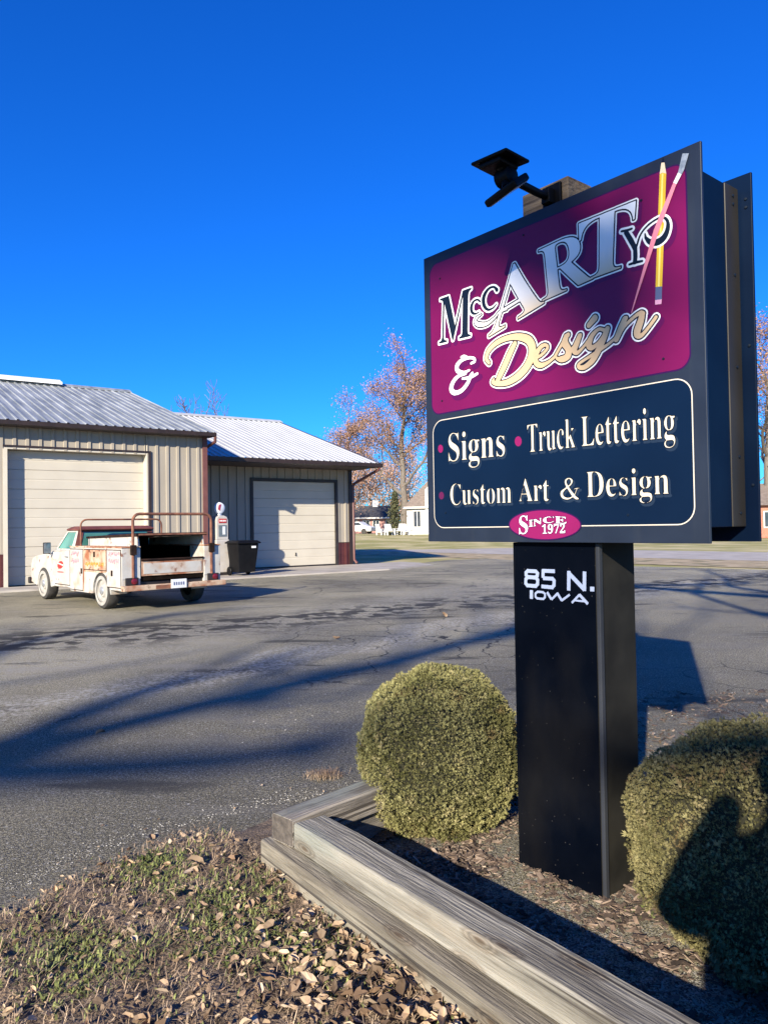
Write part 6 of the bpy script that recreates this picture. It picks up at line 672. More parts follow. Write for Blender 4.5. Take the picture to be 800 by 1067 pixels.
ART['panel_top_edge'] = [
 [4328,4088,-3,34,-10,32,-16,30,-22,27,-26,21,-30,16,-33,10,-33,3,-3854,0,-34,-3,-33,-10,-29,-16,-27,-21,-21,-27,-16,-30,-10,-32,-4,-34,0,-1980,4,-34,10,-33,16,-30,21,-26,27,-22,29,-16,33,-9,34,-4,3854,0,33,4,33,9,30,16,26,22,22,26,16,30,10,33,3,34],
]
ART['panel_top'] = [
 [4311,4088,-3,31,-9,29,-14,27,-20,24,-23,19,-27,15,-30,9,-30,3,-3854,0,-31,-3,-29,-9,-27,-15,-24,-19,-19,-24,-15,-27,-9,-29,-3,-31,0,-1980,3,-31,9,-29,15,-27,19,-24,24,-20,27,-14,29,-9,31,-3,3854,0,30,3,30,9,27,14,23,20,20,24,14,27,9,29,3,31],
]
ART['panel_low_line'] = [
 [4333,1643,-4,41,-11,38,-20,36,-25,32,-32,25,-35,19,-39,12,-40,4,-3778,0,-40,-4,-39,-12,-36,-19,-31,-25,-26,-32,-19,-36,-12,-38,-4,-41,0,-1231,4,-40,12,-39,19,-36,26,-31,31,-26,36,-19,39,-12,40,-4,3778,0,40,4,39,12,35,19,32,26,25,31,20,36,11,39,4,40],
]
ART['panel_low'] = [
 [4320,1643,-4,38,-11,36,-18,34,-24,29,-29,24,-33,18,-37,11,-37,4,-3778,0,-38,-4,-36,-11,-33,-18,-30,-24,-24,-29,-18,-34,-11,-36,-3,-38,0,-1231,3,-38,11,-36,18,-34,24,-29,30,-24,33,-18,36,-11,38,-3,3778,0,37,3,37,11,33,18,29,24,24,29,18,34,11,36,4,38],
]
ART['pencil_lead'] = [
 [4053,4400,16,-73,-37,12],
]
ART['pencil_wood'] = [
 [4032,4339,37,-12,19,-134,-44,28,-37,-4],
]
ART['pencil_body'] = [
 [4007,4217,37,4,44,-28,-83,-1266,-82,14],
]
ART['pencil_stripe'] = [
 [4032,4214,22,-8,-80,-1273,-22,4],
]
ART['pencil_ferrule'] = [
 [3923,2941,82,-14,-8,-146,-82,12],
]
ART['pencil_eraser'] = [
 [3915,2793,82,-12,-6,-52,-79,11],
]
ART['brush_bristle'] = [
 [4291,4338,74,-27,-58,-158,-33,-44,-40,39],
]
ART['brush_ferrule'] = [
 [4234,4148,40,-39,-61,-83,-39,29],
]
ART['brush_handle'] = [
 [4174,4055,39,-29,-232,-469,-363,-844,-10,7,313,878],
]
ART['number'] = [
 [1191,3679,-30,27,-8,4,-90,0,-10,2,-36,0,-6,3,-22,-21,-18,-15,-4,3,-15,17,15,17,6,4,98,92,2,0,8,-3,12,9,4,-2,121,-107,0,-4,-4,-6,-17,-19],
 [397,3694,-6,3,-36,24,-1,52,3,12,44,30,6,2,6,-1,60,0,10,-2,18,1,44,-26,1,-38,-2,-8,0,-16,-25,-21,-10,-11,-72,-1,-8,2,-24,0],
 [805,3694,-8,9,-8,-2,-4,1,-54,70,-86,-73,-4,1,-6,8,-4,2,-8,-5,-4,-1,-64,84,-2,7,20,16,6,4,2,0,60,-79,14,10,72,64,2,1,8,0,6,4,2,0,61,-80,5,-2,108,70,6,2,12,-18,2,-6,-106,-70],
 [273,3698,-2,1,-1,4,0,38,2,10,0,54,2,8,1,2,4,1,46,0,3,-3,0,-28,-2,-10,0,-52,-2,-8,0,-14,-1,-2,-4,-1],
 [432,3725,63,0,18,16,3,8,-1,22,-8,6,-14,7,-14,0,-8,2,-60,-1,-26,-18,-1,-28,6,-6,11,-6],
 [1035,3735,86,-1,4,1,1,2,-35,31,-12,8,-16,-12,-28,-26],
 [915,3845,-4,1,-18,0,-2,1,-1,4,0,32,2,10,0,44,2,10,0,46,2,8,0,46,1,6,-2,8,3,6,0,28,1,4,32,2,20,-4,2,-14,12,-11,166,-140,2,0,1,3,0,30,2,8,0,42,2,10,0,44,2,8,0,22,3,3,18,0,8,-2,20,0,4,-1,1,-4,-2,-10,0,-42,-2,-10,0,-44,-2,-10,0,-42,-2,-10,0,-42,-2,-8,0,-20,-1,-4,-12,-1,-16,2,-10,-7,-4,1,-10,7,-10,11,-170,144,-2,-1,-1,-4,-2,-96,-2,-10,0,-46,-3,-8,-2,-1],
 [659,3846,-6,2,-64,0,-10,2,-64,0,-8,2,-30,0,-4,1,-1,34,2,12,3,3,28,0,10,-2,64,0,10,-2,52,0,5,3,10,12,4,22,-1,18,-6,7,-4,2,-142,0,-4,1,-2,28,-22,4,-1,2,2,60,2,8,0,24,3,14,4,2,4,6,204,1,4,-1,1,-44,-1,-4,-2,-1,-162,0,-4,-1,-3,-6,0,-26,-2,-12,1,-4,2,-1,128,0,8,1,8,-2,5,-8,32,-30,-5,-70,1,-6,-2,-8,-1,-2,-6,-2,-19,-20,-13,-18,-4,-1],
 [381,3848,-6,2,-80,0,-10,2,-52,0,-8,-2,-8,3,-5,8,-34,32,-1,4,3,22,0,18,2,8,1,20,-1,4,3,8,6,3,12,11,-1,4,-13,10,-2,4,1,8,-1,44,4,6,6,3,31,25,3,6,8,3,26,-4,110,0,6,-1,8,1,8,-3,2,-4,40,-34,1,-4,-9,-44,0,-6,-4,-7,-6,-2,-3,-5,3,-5,19,-15,-2,-6,0,-16,-2,-6,0,-18,-2,-6,1,-24,-4,-6,-6,-3,-20,-18,-16,-17],
 [1247,3854,-2,1,-1,4,0,36,3,18,56,1,4,-1,1,-20,-2,-8,0,-26,-1,-4],
 [290,3901,77,0,17,16,2,12,0,22,-17,13,-36,0,-10,2,-72,-1,-10,-7,-8,-9,-3,-14,1,-22,8,-9,4,-2],
 [340,4017,25,0,17,12,3,10,-3,4,-11,7,-106,0,-10,2,-14,-10,-3,-5,0,-6,2,-4,13,-9],
]

def art(key, layer, m, parent, name, x0=0.0, y0=0.0, z0=SZ, pre=None):
    cu = bpy.data.curves.new(name, 'CURVE'); cu.dimensions = '2D'; cu.fill_mode = 'BOTH'
    for pl in ([p for k in key for p in ART[k]] if isinstance(key, tuple) else ART[key]):
        n = len(pl)//2; sp = cu.splines.new('POLY'); sp.points.add(n-1); sp.use_cyclic_u = True; ax = ay = 0
        for i in range(n): ax += pl[2*i]; ay += pl[2*i+1]; sp.points[i].co = (ax*0.0003, ay*0.0003, 0, 1)
    o = bpy.data.objects.new(name, cu); COL.objects.link(o)
    me = bpy.data.meshes.new_from_object(o.evaluated_get(bpy.context.evaluated_depsgraph_get())); bpy.data.objects.remove(o); bpy.data.curves.remove(cu)
    me.transform(Matrix(((1, 0, 0, x0), (0, 0, -1, y0-0.0006*layer), (0, 1, 0, z0), (0, 0, 0, 1))))
    me.name = name; me.materials.clear(); me.materials.append(m)
    ob = bpy.data.objects.new(name, me); COL.objects.link(ob); ob.parent = parent; return ob

SG = thing('business_sign', 'large magenta and navy two sided sign on a square black post', 'sign', (0.204, 3.4617, 0), SA)
g = MB(); g.box((0, 0, SZ), (SW, 0.012, SZ+SH)); face = g.build('sign_board', P_slate, SG, 0.002)
art('panel_top_edge', 1, P_edge, face, 'panel_outline'); art('panel_top', 2, P_mag, face, 'magenta_panel')
art('panel_low_line', 1, P_line, face, 'panel_outline'); art('panel_low', 2, P_navy, face, 'navy_panel')
art('name_shadow', 3, P_shad, face, 'lettering')
for k, m_ in (('lead', P_ink), ('wood', P_wood), ('body', P_yel), ('stripe', P_ylt), ('ferrule', P_fer), ('eraser', P_era)):
    art('pencil_'+k, 4.5 if k == 'stripe' else 4, m_, face, 'pencil_'+('highlight' if k == 'stripe' else k))
art('name_keyline', 5, P_white, face, 'lettering'); art('name_inline', 6, P_ink, face, 'lettering'); art('name_navy', 6.5, P_dark, face, 'lettering')
art('name_pale', 7, P_fade, face, 'lettering'); art('script_fill', 7, P_peach, face, 'lettering')
art('brush_bristle', 8, P_bris, face, 'brush_bristle'); art('brush_ferrule', 8, P_white, face, 'brush_ferrule'); art('brush_handle', 8, P_hand, face, 'brush_handle')
art('line_shadow', 3, P_lshad, face, 'lettering'); art('line_edge', 4, P_ink, face, 'lettering'); art('line_fill', 5, P_cream, face, 'lettering')
art('bullets', 3, P_pink, face, 'dot'); art('bullet_dark', 3, P_dim, face, 'dot')
art('oval_edge', 4, P_edge, face, 'oval_outline'); art('oval_fill', 5, P_pink, face, 'oval_badge'); art('oval_text_edge', 6, P_shad, face, 'lettering'); art('oval_text', 7, P_white, face, 'lettering')
g = MB(); 
for x, z in ((0.11, 1.20), (0.60, 1.245), (1.13, 1.20), (0.12, 0.13), (1.05, 0.10), (0.62, 0.085), (1.20, 0.63), (0.11, 0.64)):
    g.lathe([(0.0045, 0), (0.004, -0.003), (0.0, -0.0035)], (x, -0.0014, SZ+z), 'y', 8, False)
g.build('screw', P_dark, face)
DP = 0.355; OV = 0.045
M_cab = mat('navy shade steel', (0.0008, 0.006, 0.022), (0.0015, 0.008, 0.026), 5, 0.5, spec=0.1)
M_cab2 = mat('sunlit cabinet steel', (0.017, 0.015, 0.012), (0.030, 0.026, 0.021), 2.0, 0.42, spec=0.25, stretch=(1, 1, 0.25)); over(M_cab2, (0.03, 0.028, 0.026), 3, 0.5, 0.7, (1, 1, 0.3))  # cabinet end's shaded front and sunlit rear painted as two colours
M_post = mat('black post paint', (0.0006, 0.0014, 0.0040), (0.0014, 0.0024, 0.0055), 7, 0.45, spec=0.05); over(M_post, (0.10, 0.095, 0.085), 34, 0.075, 0.03, kind='speck', amount=0.6); over(M_post, (0.02, 0.018, 0.015), 3.0, 0.50, 0.75, (1, 1, 0.4), amount=0.35)
g = MB(); g.box((OV, 0.0125, SZ+0.052), (SW-OV, 0.245, SZ+SH-0.055)); g.build('cabinet', M_cab, SG, 0.003)
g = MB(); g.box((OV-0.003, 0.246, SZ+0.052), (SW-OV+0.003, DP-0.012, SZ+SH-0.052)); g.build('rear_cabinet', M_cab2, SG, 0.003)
g = MB(); g.box((0, DP, SZ-0.002), (SW, DP+0.012, SZ+SH)); back = g.build('rear_sign_board', M_cab, SG, 0.002)
g = MB()
for x, y in ((SW-OV+0.0032, 0.30), ):
    for z in (1.235, 1.205, 0.95, 0.62, 0.30, 0.10): g.lathe([(0.006, 0), (0.005, 0.004), (0, 0.005)], (x, y, SZ+z), 'x', 8, False)
for z in (1.23, 1.20, 0.7, 0.2): g.lathe([(0.006, 0), (0.005, -0.004), (0, -0.005)], (SW-0.02, DP-0.0002, SZ+z), 'y', 8, False)
g.build('rivet', P_dark, SG)
# post: its face spans 0.418 m, its depth 0.25
PX1 = SW-0.448; PX0 = PX1-0.418; PY = 0.04
g = MB(); g.box((PX0+0.012, PY+0.002, -0.25), (PX1-0.014, PY+0.25, SZ+0.05)); post = g.build('post', mat('sunlit post steel', (0.013, 0.0125, 0.011), (0.022, 0.021, 0.018), 6, 0.6, spec=0.1), SG, 0.003)  # post body paler than its front: sunlit side put into the colour
g = MB(); g.box((PX0, PY, -0.25), (PX1-0.022, PY+0.0018, SZ-0.002)); g.build('post_front', M_post, post)
g = MB(); g.box((PX1-0.016, PY-0.004, -0.25), (PX1, PY+0.018, SZ-0.002)); g.build('corner_strip', mat('grey strip', (0.025, 0.028, 0.035), (0.035, 0.038, 0.046), 4, 0.4, spec=0.2), post, 0.003)
g = MB(); g.box((PX0-0.003, PY-0.003, -0.25), (PX0+0.009, PY+0.02, SZ-0.002)); g.build('corner_strip', M_post, post, 0.003)
art('number', 3, P_num, post, 'lettering', PX0, PY, SZ-1.338-0.003)
M_oldwood = mat('old post wood', (0.11, 0.075, 0.045), (0.20, 0.145, 0.09), 7, 0.9, 0.5, 30, stretch=(1.5, 1.5, 0.12) if False else (0.3, 1.5, 3.0)); over(M_oldwood, (0.06, 0.042, 0.03), 6, 0.56, 0.66, (0.3, 2, 5))
g = MB(); g.box((SW-0.835, 0.10, SZ+0.9), (SW-0.60, 0.26, 2.792)); g.build('wooden_post', M_oldwood, SG, 0.006)
# small stain under the board
# ------------------------------------------------------------------ solar floodlight bolted to the wooden post
M_blk = mat('black plastic', (0.0025, 0.0025, 0.003), (0.004, 0.004, 0.005), 8, 0.5, spec=0.12)
M_sol = mat('solar cells', (0.006, 0.008, 0.018), (0.010, 0.012, 0.026), 30, 0.15)
SL = thing('solar_floodlight', 'black solar floodlight on an arm above the sign', 'light', (0.204, 3.4617, 0), SA)
bx = SW-0.672
g = MB(); g.box((bx-0.045, 0.085, 2.665), (bx+0.045, 0.099, 2.775)); g.box((bx-0.02, 0.045, 2.69), (bx+0.02, 0.085, 2.75)); g.build('bracket', M_blk, SL, 0.003)
hub = Vector((SW-0.618, -0.25, 2.690))
g = MB(); g.tube([(bx, 0.06, 2.72), (bx+0.005, 0.0, 2.715), (hub.x+0.0, hub.y+0.03, hub.z)], 0.0155, 10); g.build('arm', M_blk, SL)
g = MB(); g.lathe([(0.02, -0.035), (0.034, -0.03), (0.034, 0.03), (0.02, 0.035)], tuple(hub), 'x', 16); g.build('joint', M_blk, SL)
def tilted(name, a, b, m, c, rx, ry, par, bev=0.006):
    g = MB(); g.box(a, b); o = g.build(name, m, par, bev); o.location = c; o.rotation_euler = (rx, ry, 0); return o
pn = tilted('solar_panel', (-0.088, -0.066, -0.006), (0.088, 0.066, 0.006), M_blk, (hub.x-0.01, hub.y-0.02, hub.z+0.052), rad(-3), rad(4), SL)
g = MB(); g.box((-0.08, -0.059, 0.0062), (0.08, 0.059, 0.0075)); g.build('solar_cells', M_sol, pn)
g = MB(); g.box((-0.06, -0.055, -0.026), (0.05, 0.05, -0.0062)); g.build('battery_box', M_blk, pn, 0.008)
lh = tilted('lamp_head', (-0.075, -0.055, -0.014), (0.075, 0.055, 0.014), M_blk, (hub.x+0.02, hub.y-0.02, hub.z-0.062), rad(34), rad(-12), SL, 0.008)
g = MB(); g.box((-0.065, -0.045, -0.0165), (0.065, 0.045, -0.0142)); g.build('lamp_lens', mat('lamp lens', (0.2, 0.2, 0.2), (0.25, 0.25, 0.25), 30, 0.2), lh)
g = MB(); g.tube([hub+Vector((0, -0.005, 0.02)), (hub.x-0.01, hub.y-0.03, hub.z+0.062)], 0.022, 10); g.tube([hub, (hub.x+0.015, hub.y-0.015, hub.z-0.05)], 0.018, 10); g.build('stem', M_blk, SL)

# ------------------------------------------------------------------ bed edging: two courses of timbers
def wood(name, c1, c2, seed):
    m = mat(name, c1, c2, 4.0, 0.88, 0.45, 18, stretch=(0.5, 7, 7), detail=8, lo=0.36, hi=0.64)
    t = m.node_tree; b = t.nodes['Principled BSDF']; L = t.links.new          # growth rings drawn out along the timber
    tc = t.nodes.new('ShaderNodeTexCoord'); mp = t.nodes.new('ShaderNodeMapping'); mp.inputs['Scale'].default_value = (0.55, 5.5, 5.5); mp.inputs['Location'].default_value = (seed, seed*2, seed)
    L(tc.outputs['Object'], mp.inputs[0])
    wv = t.nodes.new('ShaderNodeTexWave'); wv.bands_direction = 'Y'; wv.inputs['Scale'].default_value = 3.2; wv.inputs['Distortion'].default_value = 7.5; wv.inputs['Detail'].default_value = 4; wv.inputs['Detail Scale'].default_value = 0.9; wv.inputs['Detail Roughness'].default_value = 0.55
    L(mp.outputs[0], wv.inputs[0])
    rr_ = t.nodes.new('ShaderNodeMapRange'); rr_.inputs[1].default_value = 0.25; rr_.inputs[2].default_value = 0.9; rr_.inputs[3].default_value = 0.66; rr_.inputs[4].default_value = 1.12; L(wv.outputs[0], rr_.inputs[0])
    mu = t.nodes.new('ShaderNodeMixRGB'); mu.blend_type = 'MULTIPLY'; mu.inputs[0].default_value = 0.8
    L(b.inputs['Base Color'].links[0].from_socket, mu.inputs[1]); L(rr_.outputs[0], mu.inputs[2]); L(mu.outputs[0], b.inputs['Base Color'])
    over(m, (0.34, 0.27, 0.19), 1.3, 0.56, 0.72, (0.5, 5, 5), amount=0.5, seed=seed+2)
    over(m, (0.20, 0.235, 0.205), 1.2, 0.54, 0.70, (0.8, 4, 4), amount=0.55, seed=seed+5)
    over(m, (0.03, 0.024, 0.02), 2.0, 0.62, 0.64, (0.12, 16, 16), amount=0.85, seed=seed+8)
    over(m, (0.07, 0.058, 0.045), 3.5, 0.56, 0.68, (0.8, 2.5, 2.5), amount=0.55, seed=seed+11)
    t = m.node_tree; b = t.nodes['Principled BSDF']; L = t.links.new          # knots
    tc = t.nodes.new('ShaderNodeTexCoord'); mp = t.nodes.new('ShaderNodeMapping'); mp.inputs['Scale'].default_value = (1.5, 4.5, 4.5); mp.inputs['Location'].default_value = (seed*3.1, seed, seed*2)
    v = t.nodes.new('ShaderNodeTexVoronoi'); v.voronoi_dimensions = '2D'; v.inputs['Scale'].default_value = 1.25; L(tc.outputs['Object'], mp.inputs[0])
    sx = t.nodes.new('ShaderNodeSeparateXYZ'); ay = t.nodes.new('ShaderNodeMath'); ay.operation = 'ADD'; cx = t.nodes.new('ShaderNodeCombineXYZ')
    L(mp.outputs[0], sx.inputs[0]); L(sx.outputs[1], ay.inputs[0]); L(sx.outputs[2], ay.inputs[1]); L(sx.outputs[0], cx.inputs[0]); L(ay.outputs[0], cx.inputs[1]); L(cx.outputs[0], v.inputs[0])
    r = t.nodes.new('ShaderNodeValToRGB'); r.color_ramp.elements[0].position = 0.03; r.color_ramp.elements[0].color = (0.35, 0.25, 0.17, 1); r.color_ramp.elements[1].position = 0.17; r.color_ramp.elements[1].color = (1, 1, 1, 1)
    for p, k in ((0.06, 0.75), (0.085, 0.42), (0.11, 0.9), (0.13, 0.62)):
        e = r.color_ramp.elements.new(p); e.color = (k, k*0.92, k*0.85, 1)
    L(v.outputs['Distance'], r.inputs[0])
    mx = t.nodes.new('ShaderNodeMixRGB'); mx.blend_type = 'MULTIPLY'; mx.inputs[0].default_value = 0.85
    L(b.inputs['Base Color'].links[0].from_socket, mx.inputs[1]); L(r.outputs[0], mx.inputs[2]); L(mx.outputs[0], b.inputs['Base Color'])
    return m
W_a = wood('weathered timber', (0.195, 0.178, 0.142), (0.31, 0.285, 0.232), 1.3); W_b = wood('weathered timber lower', (0.175, 0.150, 0.112), (0.28, 0.245, 0.185), 4.1)
W_c = wood('grey timber', (0.16, 0.14, 0.12), (0.30, 0.265, 0.22), 7.7)
W_end = mat('weathered end grain', (0.06, 0.05, 0.042), (0.12, 0.10, 0.082), 30, 0.95, 0.5, 60)
def timber(name_label, p, d, ln, w, z0, z1, side, m, seed):
    """a sawn timber from p along d, its width on the given side; edges a little worn and uneven"""
    d = Vector(d).normalized(); ang = math.atan2(d.y, d.x); rr = random.Random(seed); g = MB(); n = int(ln/0.06)+1; b = 0.008
    sec = [(0+b, 0), (w-b, 0), (w, b), (w, z1-z0-b), (w-b, z1-z0), (b, z1-z0), (0, z1-z0-b), (0, b)]
    vs = []; ph = [rr.random()*9 for _ in sec]
    for i in range(n+1):
        x = ln*i/n
        for k, (y, z) in enumerate(sec):
            vs.append((x, side*y+0.003*noise.noise((x*3, ph[k], 0)), z+0.003*noise.noise((x*3, ph[k], 5))+0.0015*noise.noise((x*19, ph[k], 2))))
    q = len(sec); g.add(vs, [(i*q+k, i*q+(k+1) % q, (i+1)*q+(k+1) % q, (i+1)*q+k) for i in range(n) for k in range(q)]+[tuple(range(q)), tuple(range(n*q, n*q+q))])
    o = g.build('landscape_timber', m); o.location = (p[0], p[1], z0); o.rotation_euler = (0, 0, ang)
    g = MB(); y0_, y1_ = sorted((side*0.004, side*(w-0.004))); g.box((-0.003, y0_, 0.004), (0.004, y1_, z1-z0-0.004)); g.build('end_grain', W_end, o, 0.002)
    return tag(o, name_label, 'timber', 'timbers edging the planting bed')
timber('upper weathered timber nearest the camera beside the mulch', (-0.376, 2.975), FD, 3.4, 0.150, 0.126, 0.230, 1, W_a, 1)
timber('lower weathered timber half buried in leaves', (-0.527, 3.088), (0.588, -0.809), 3.6, 0.165, -0.05, 0.123, 1, W_b, 2)
timber('upper grey timber running behind the round shrub by the asphalt', (-0.478, 3.078), BD, 3.0, 0.135, 0.129, 0.237, -1, W_c, 3)
timber('lower grey timber beneath the one along the asphalt', (-0.375, 3.23), BD, 2.9, 0.135, -0.05, 0.125, -1, W_c, 4)

# ------------------------------------------------------------------ two globe shrubs
def shrub(label, c, rx, rz, n, cols, seed, up=0.35):
    rr = random.Random(seed); root = thing('globe_shrub', label, 'shrub', (c[0], c[1], -0.05), rr.random()*6, 'rounded evergreen shrubs at the sign')
    def surf(a, el):                      # lumpy rounded-cube outline
        d = Vector((cos(el)*cos(a), cos(el)*sin(a), sin(el)))
        s = 1.0/(abs(d.x)**2.2+abs(d.y)**2.2+abs(d.z)**2.2)**(1/2.2)
        s *= 1+0.105*noise.noise(d*2.2+Vector((seed, 0, 0)))+0.05*noise.noise(d*6+Vector((0, seed, 0)))
        return d, Vector((d.x*rx*s, d.y*rx*s, d.z*rz*s))
    g = MB(); K, J = 28, 16
    for j in range(J+1):
        for i in range(K):
            d, p = surf(2*pi*i/K, -pi/2+pi*j/J); g.v.append((p.x*0.86, p.y*0.86, rz+p.z*0.88))
    for j in range(J):
        for i in range(K): g.f.append((j*K+i, j*K+(i+1) % K, (j+1)*K+(i+1) % K, (j+1)*K+i)); g.sm.append(True)
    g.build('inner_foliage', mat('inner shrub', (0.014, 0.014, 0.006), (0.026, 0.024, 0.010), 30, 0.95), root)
    g = MB()
    for i in range(4): g.tube([(0, 0, -0.1), (0.05*cos(i*1.6), 0.05*sin(i*1.6), 0.08), (0.13*cos(i*1.6), 0.13*sin(i*1.6), rz)], [0.022, 0.018, 0.008], 6)
    g.build('trunk', mat('shrub bark', (0.07, 0.045, 0.03), (0.12, 0.08, 0.055), 30, 0.9), root)
    g = MB()
    for i in range(n):
        a = rr.random()*2*pi; sz = rr.uniform(-1, 1); el = math.asin(sz)
        d, p = surf(a, el); depth = rr.random()**1.7*0.20
        lump = noise.noise(Vector((p.x, p.y, p.z))*9)
        p = p*(1-depth)*(1+0.055*lump+0.03*noise.noise(Vector((p.x, p.y, p.z))*24)); p.z += rz
        if p.z < 0.03: continue
        out = (d*0.8+Vector((rr.gauss(0, .42), rr.gauss(0, .42), rr.gauss(0, .42)+up))).normalized()
        side = out.cross(Vector((rr.gauss(0, 1), rr.gauss(0, 1), rr.gauss(0, 1)))).normalized()
        ln = rr.uniform(0.007, 0.016)*(1.9 if rr.random() < 0.04 else 1); wd = ln*0.075
        # a flat spray: one long and two short scale-like fingers
        for k, (l, s) in enumerate(((1.0, 0.0), (0.72, 0.55), (0.72, -0.55), (0.55, 1.1), (0.55, -1.1))):
            dd = (out+side*s).normalized(); b = p+out*ln*(0.0 if k == 0 else 0.22)
            q = dd.cross(side.cross(out)).normalized()
            o = len(g.v); g.v += [tuple(b-q*wd*0.6), tuple(b+dd*ln*l*0.55-q*wd), tuple(b+dd*ln*l), tuple(b+dd*ln*l*0.55+q*wd), tuple(b+q*wd*0.6)]
            g.f.append((o, o+1, o+2, o+3, o+4)); g.sm.append(False)
    m = mat('shrub sprays', cols[0], cols[1], 5.0, 0.75, lo=0.36, hi=0.62, island=0.45, spec=0.25)
    over(m, cols[2], 14, 0.56, 0.72, amount=0.7); over(m, (0.17, 0.105, 0.05), 6.5, 0.62, 0.70, amount=0.75, seed=seed)
    g.build('foliage', m, root)
    return root
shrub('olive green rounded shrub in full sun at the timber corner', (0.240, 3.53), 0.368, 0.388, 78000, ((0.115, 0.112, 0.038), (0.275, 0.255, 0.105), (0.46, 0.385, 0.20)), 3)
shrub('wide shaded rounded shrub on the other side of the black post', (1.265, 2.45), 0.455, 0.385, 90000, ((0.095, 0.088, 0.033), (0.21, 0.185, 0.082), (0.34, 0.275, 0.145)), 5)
# ------------------------------------------------------------------ old utility truck (local x to its own right, y forward, z up)
TR = thing('utility_truck', 'rusty white old pickup with utility boxes parked before the cream door', 'truck', (-5.104, 13.403, 0), 0.760)
M_tr = mat('faded white truck paint', (0.42, 0.40, 0.36), (0.50, 0.485, 0.45), 3, 0.5, 0.25, 6)
over(M_tr, (0.38, 0.25, 0.16), 3.2, 0.52, 0.70, amount=0.7); over(M_tr, (0.17, 0.06, 0.03), 6.0, 0.60, 0.68, amount=0.9, seed=3)
M_rust = mat('rusty cream paint', (0.50, 0.38, 0.27), (0.30, 0.11, 0.05), 3.0, 0.7, 0.3, 50, lo=0.42, hi=0.60); over(M_rust, (0.13, 0.045, 0.025), 8, 0.58, 0.68)
M_rustd = mat('dark rust', (0.11, 0.042, 0.028), (0.24, 0.10, 0.055), 9, 0.8)
M_dkrust = mat('dark rusty lid', (0.012, 0.008, 0.007), (0.035, 0.018, 0.014), 7, 0.8, spec=0.1)
M_in = mat('bed shade black', (0.006, 0.005, 0.004), (0.014, 0.010, 0.008), 6, 0.95, spec=0.0)  # shade of the bed interior put into a near-black colour
M_mroof = mat('maroon cab roof', (0.10, 0.028, 0.026), (0.17, 0.055, 0.042), 5, 0.6)
M_glass = mat('daylit tinted glass', (0.05, 0.16, 0.145), (0.10, 0.30, 0.26), 2, 0.08, spec=0.8, stretch=(0.5, 1, 1))  # green tint, brightened in the colour for daylight seen through the cab
M_tyre = mat('tyre rubber', (0.03, 0.028, 0.026), (0.055, 0.05, 0.045), 8, 0.85)
M_wwall = mat('whitewall', (0.40, 0.38, 0.34), (0.30, 0.28, 0.25), 8, 0.7)
M_hub = mat('hub steel', (0.55, 0.56, 0.58), (0.40, 0.41, 0.43), 10, 0.35, metal=0.6)
M_red = mat('red lens', (0.10, 0.006, 0.014), (0.14, 0.01, 0.02), 20, 0.25); M_plate = mat('white plate', (0.70, 0.71, 0.72), (0.62, 0.63, 0.64), 9, 0.4)
M_decal = mat('red oval decal', (0.42, 0.045, 0.035), (0.30, 0.02, 0.02), 30, 0.5); M_script = mat('faded pink script', (0.62, 0.20, 0.24), (0.66, 0.34, 0.36), 20, 0.6); M_orange = mat('orange script', (0.80, 0.30, 0.05), (0.70, 0.24, 0.06), 20, 0.6)
WB = 2.929; TW = 1.93
def arch(cy, cz, r, n=10): return [(cy+r*cos(pi*k/n), cz+r*sin(pi*k/n)) for k in range(n+1)]
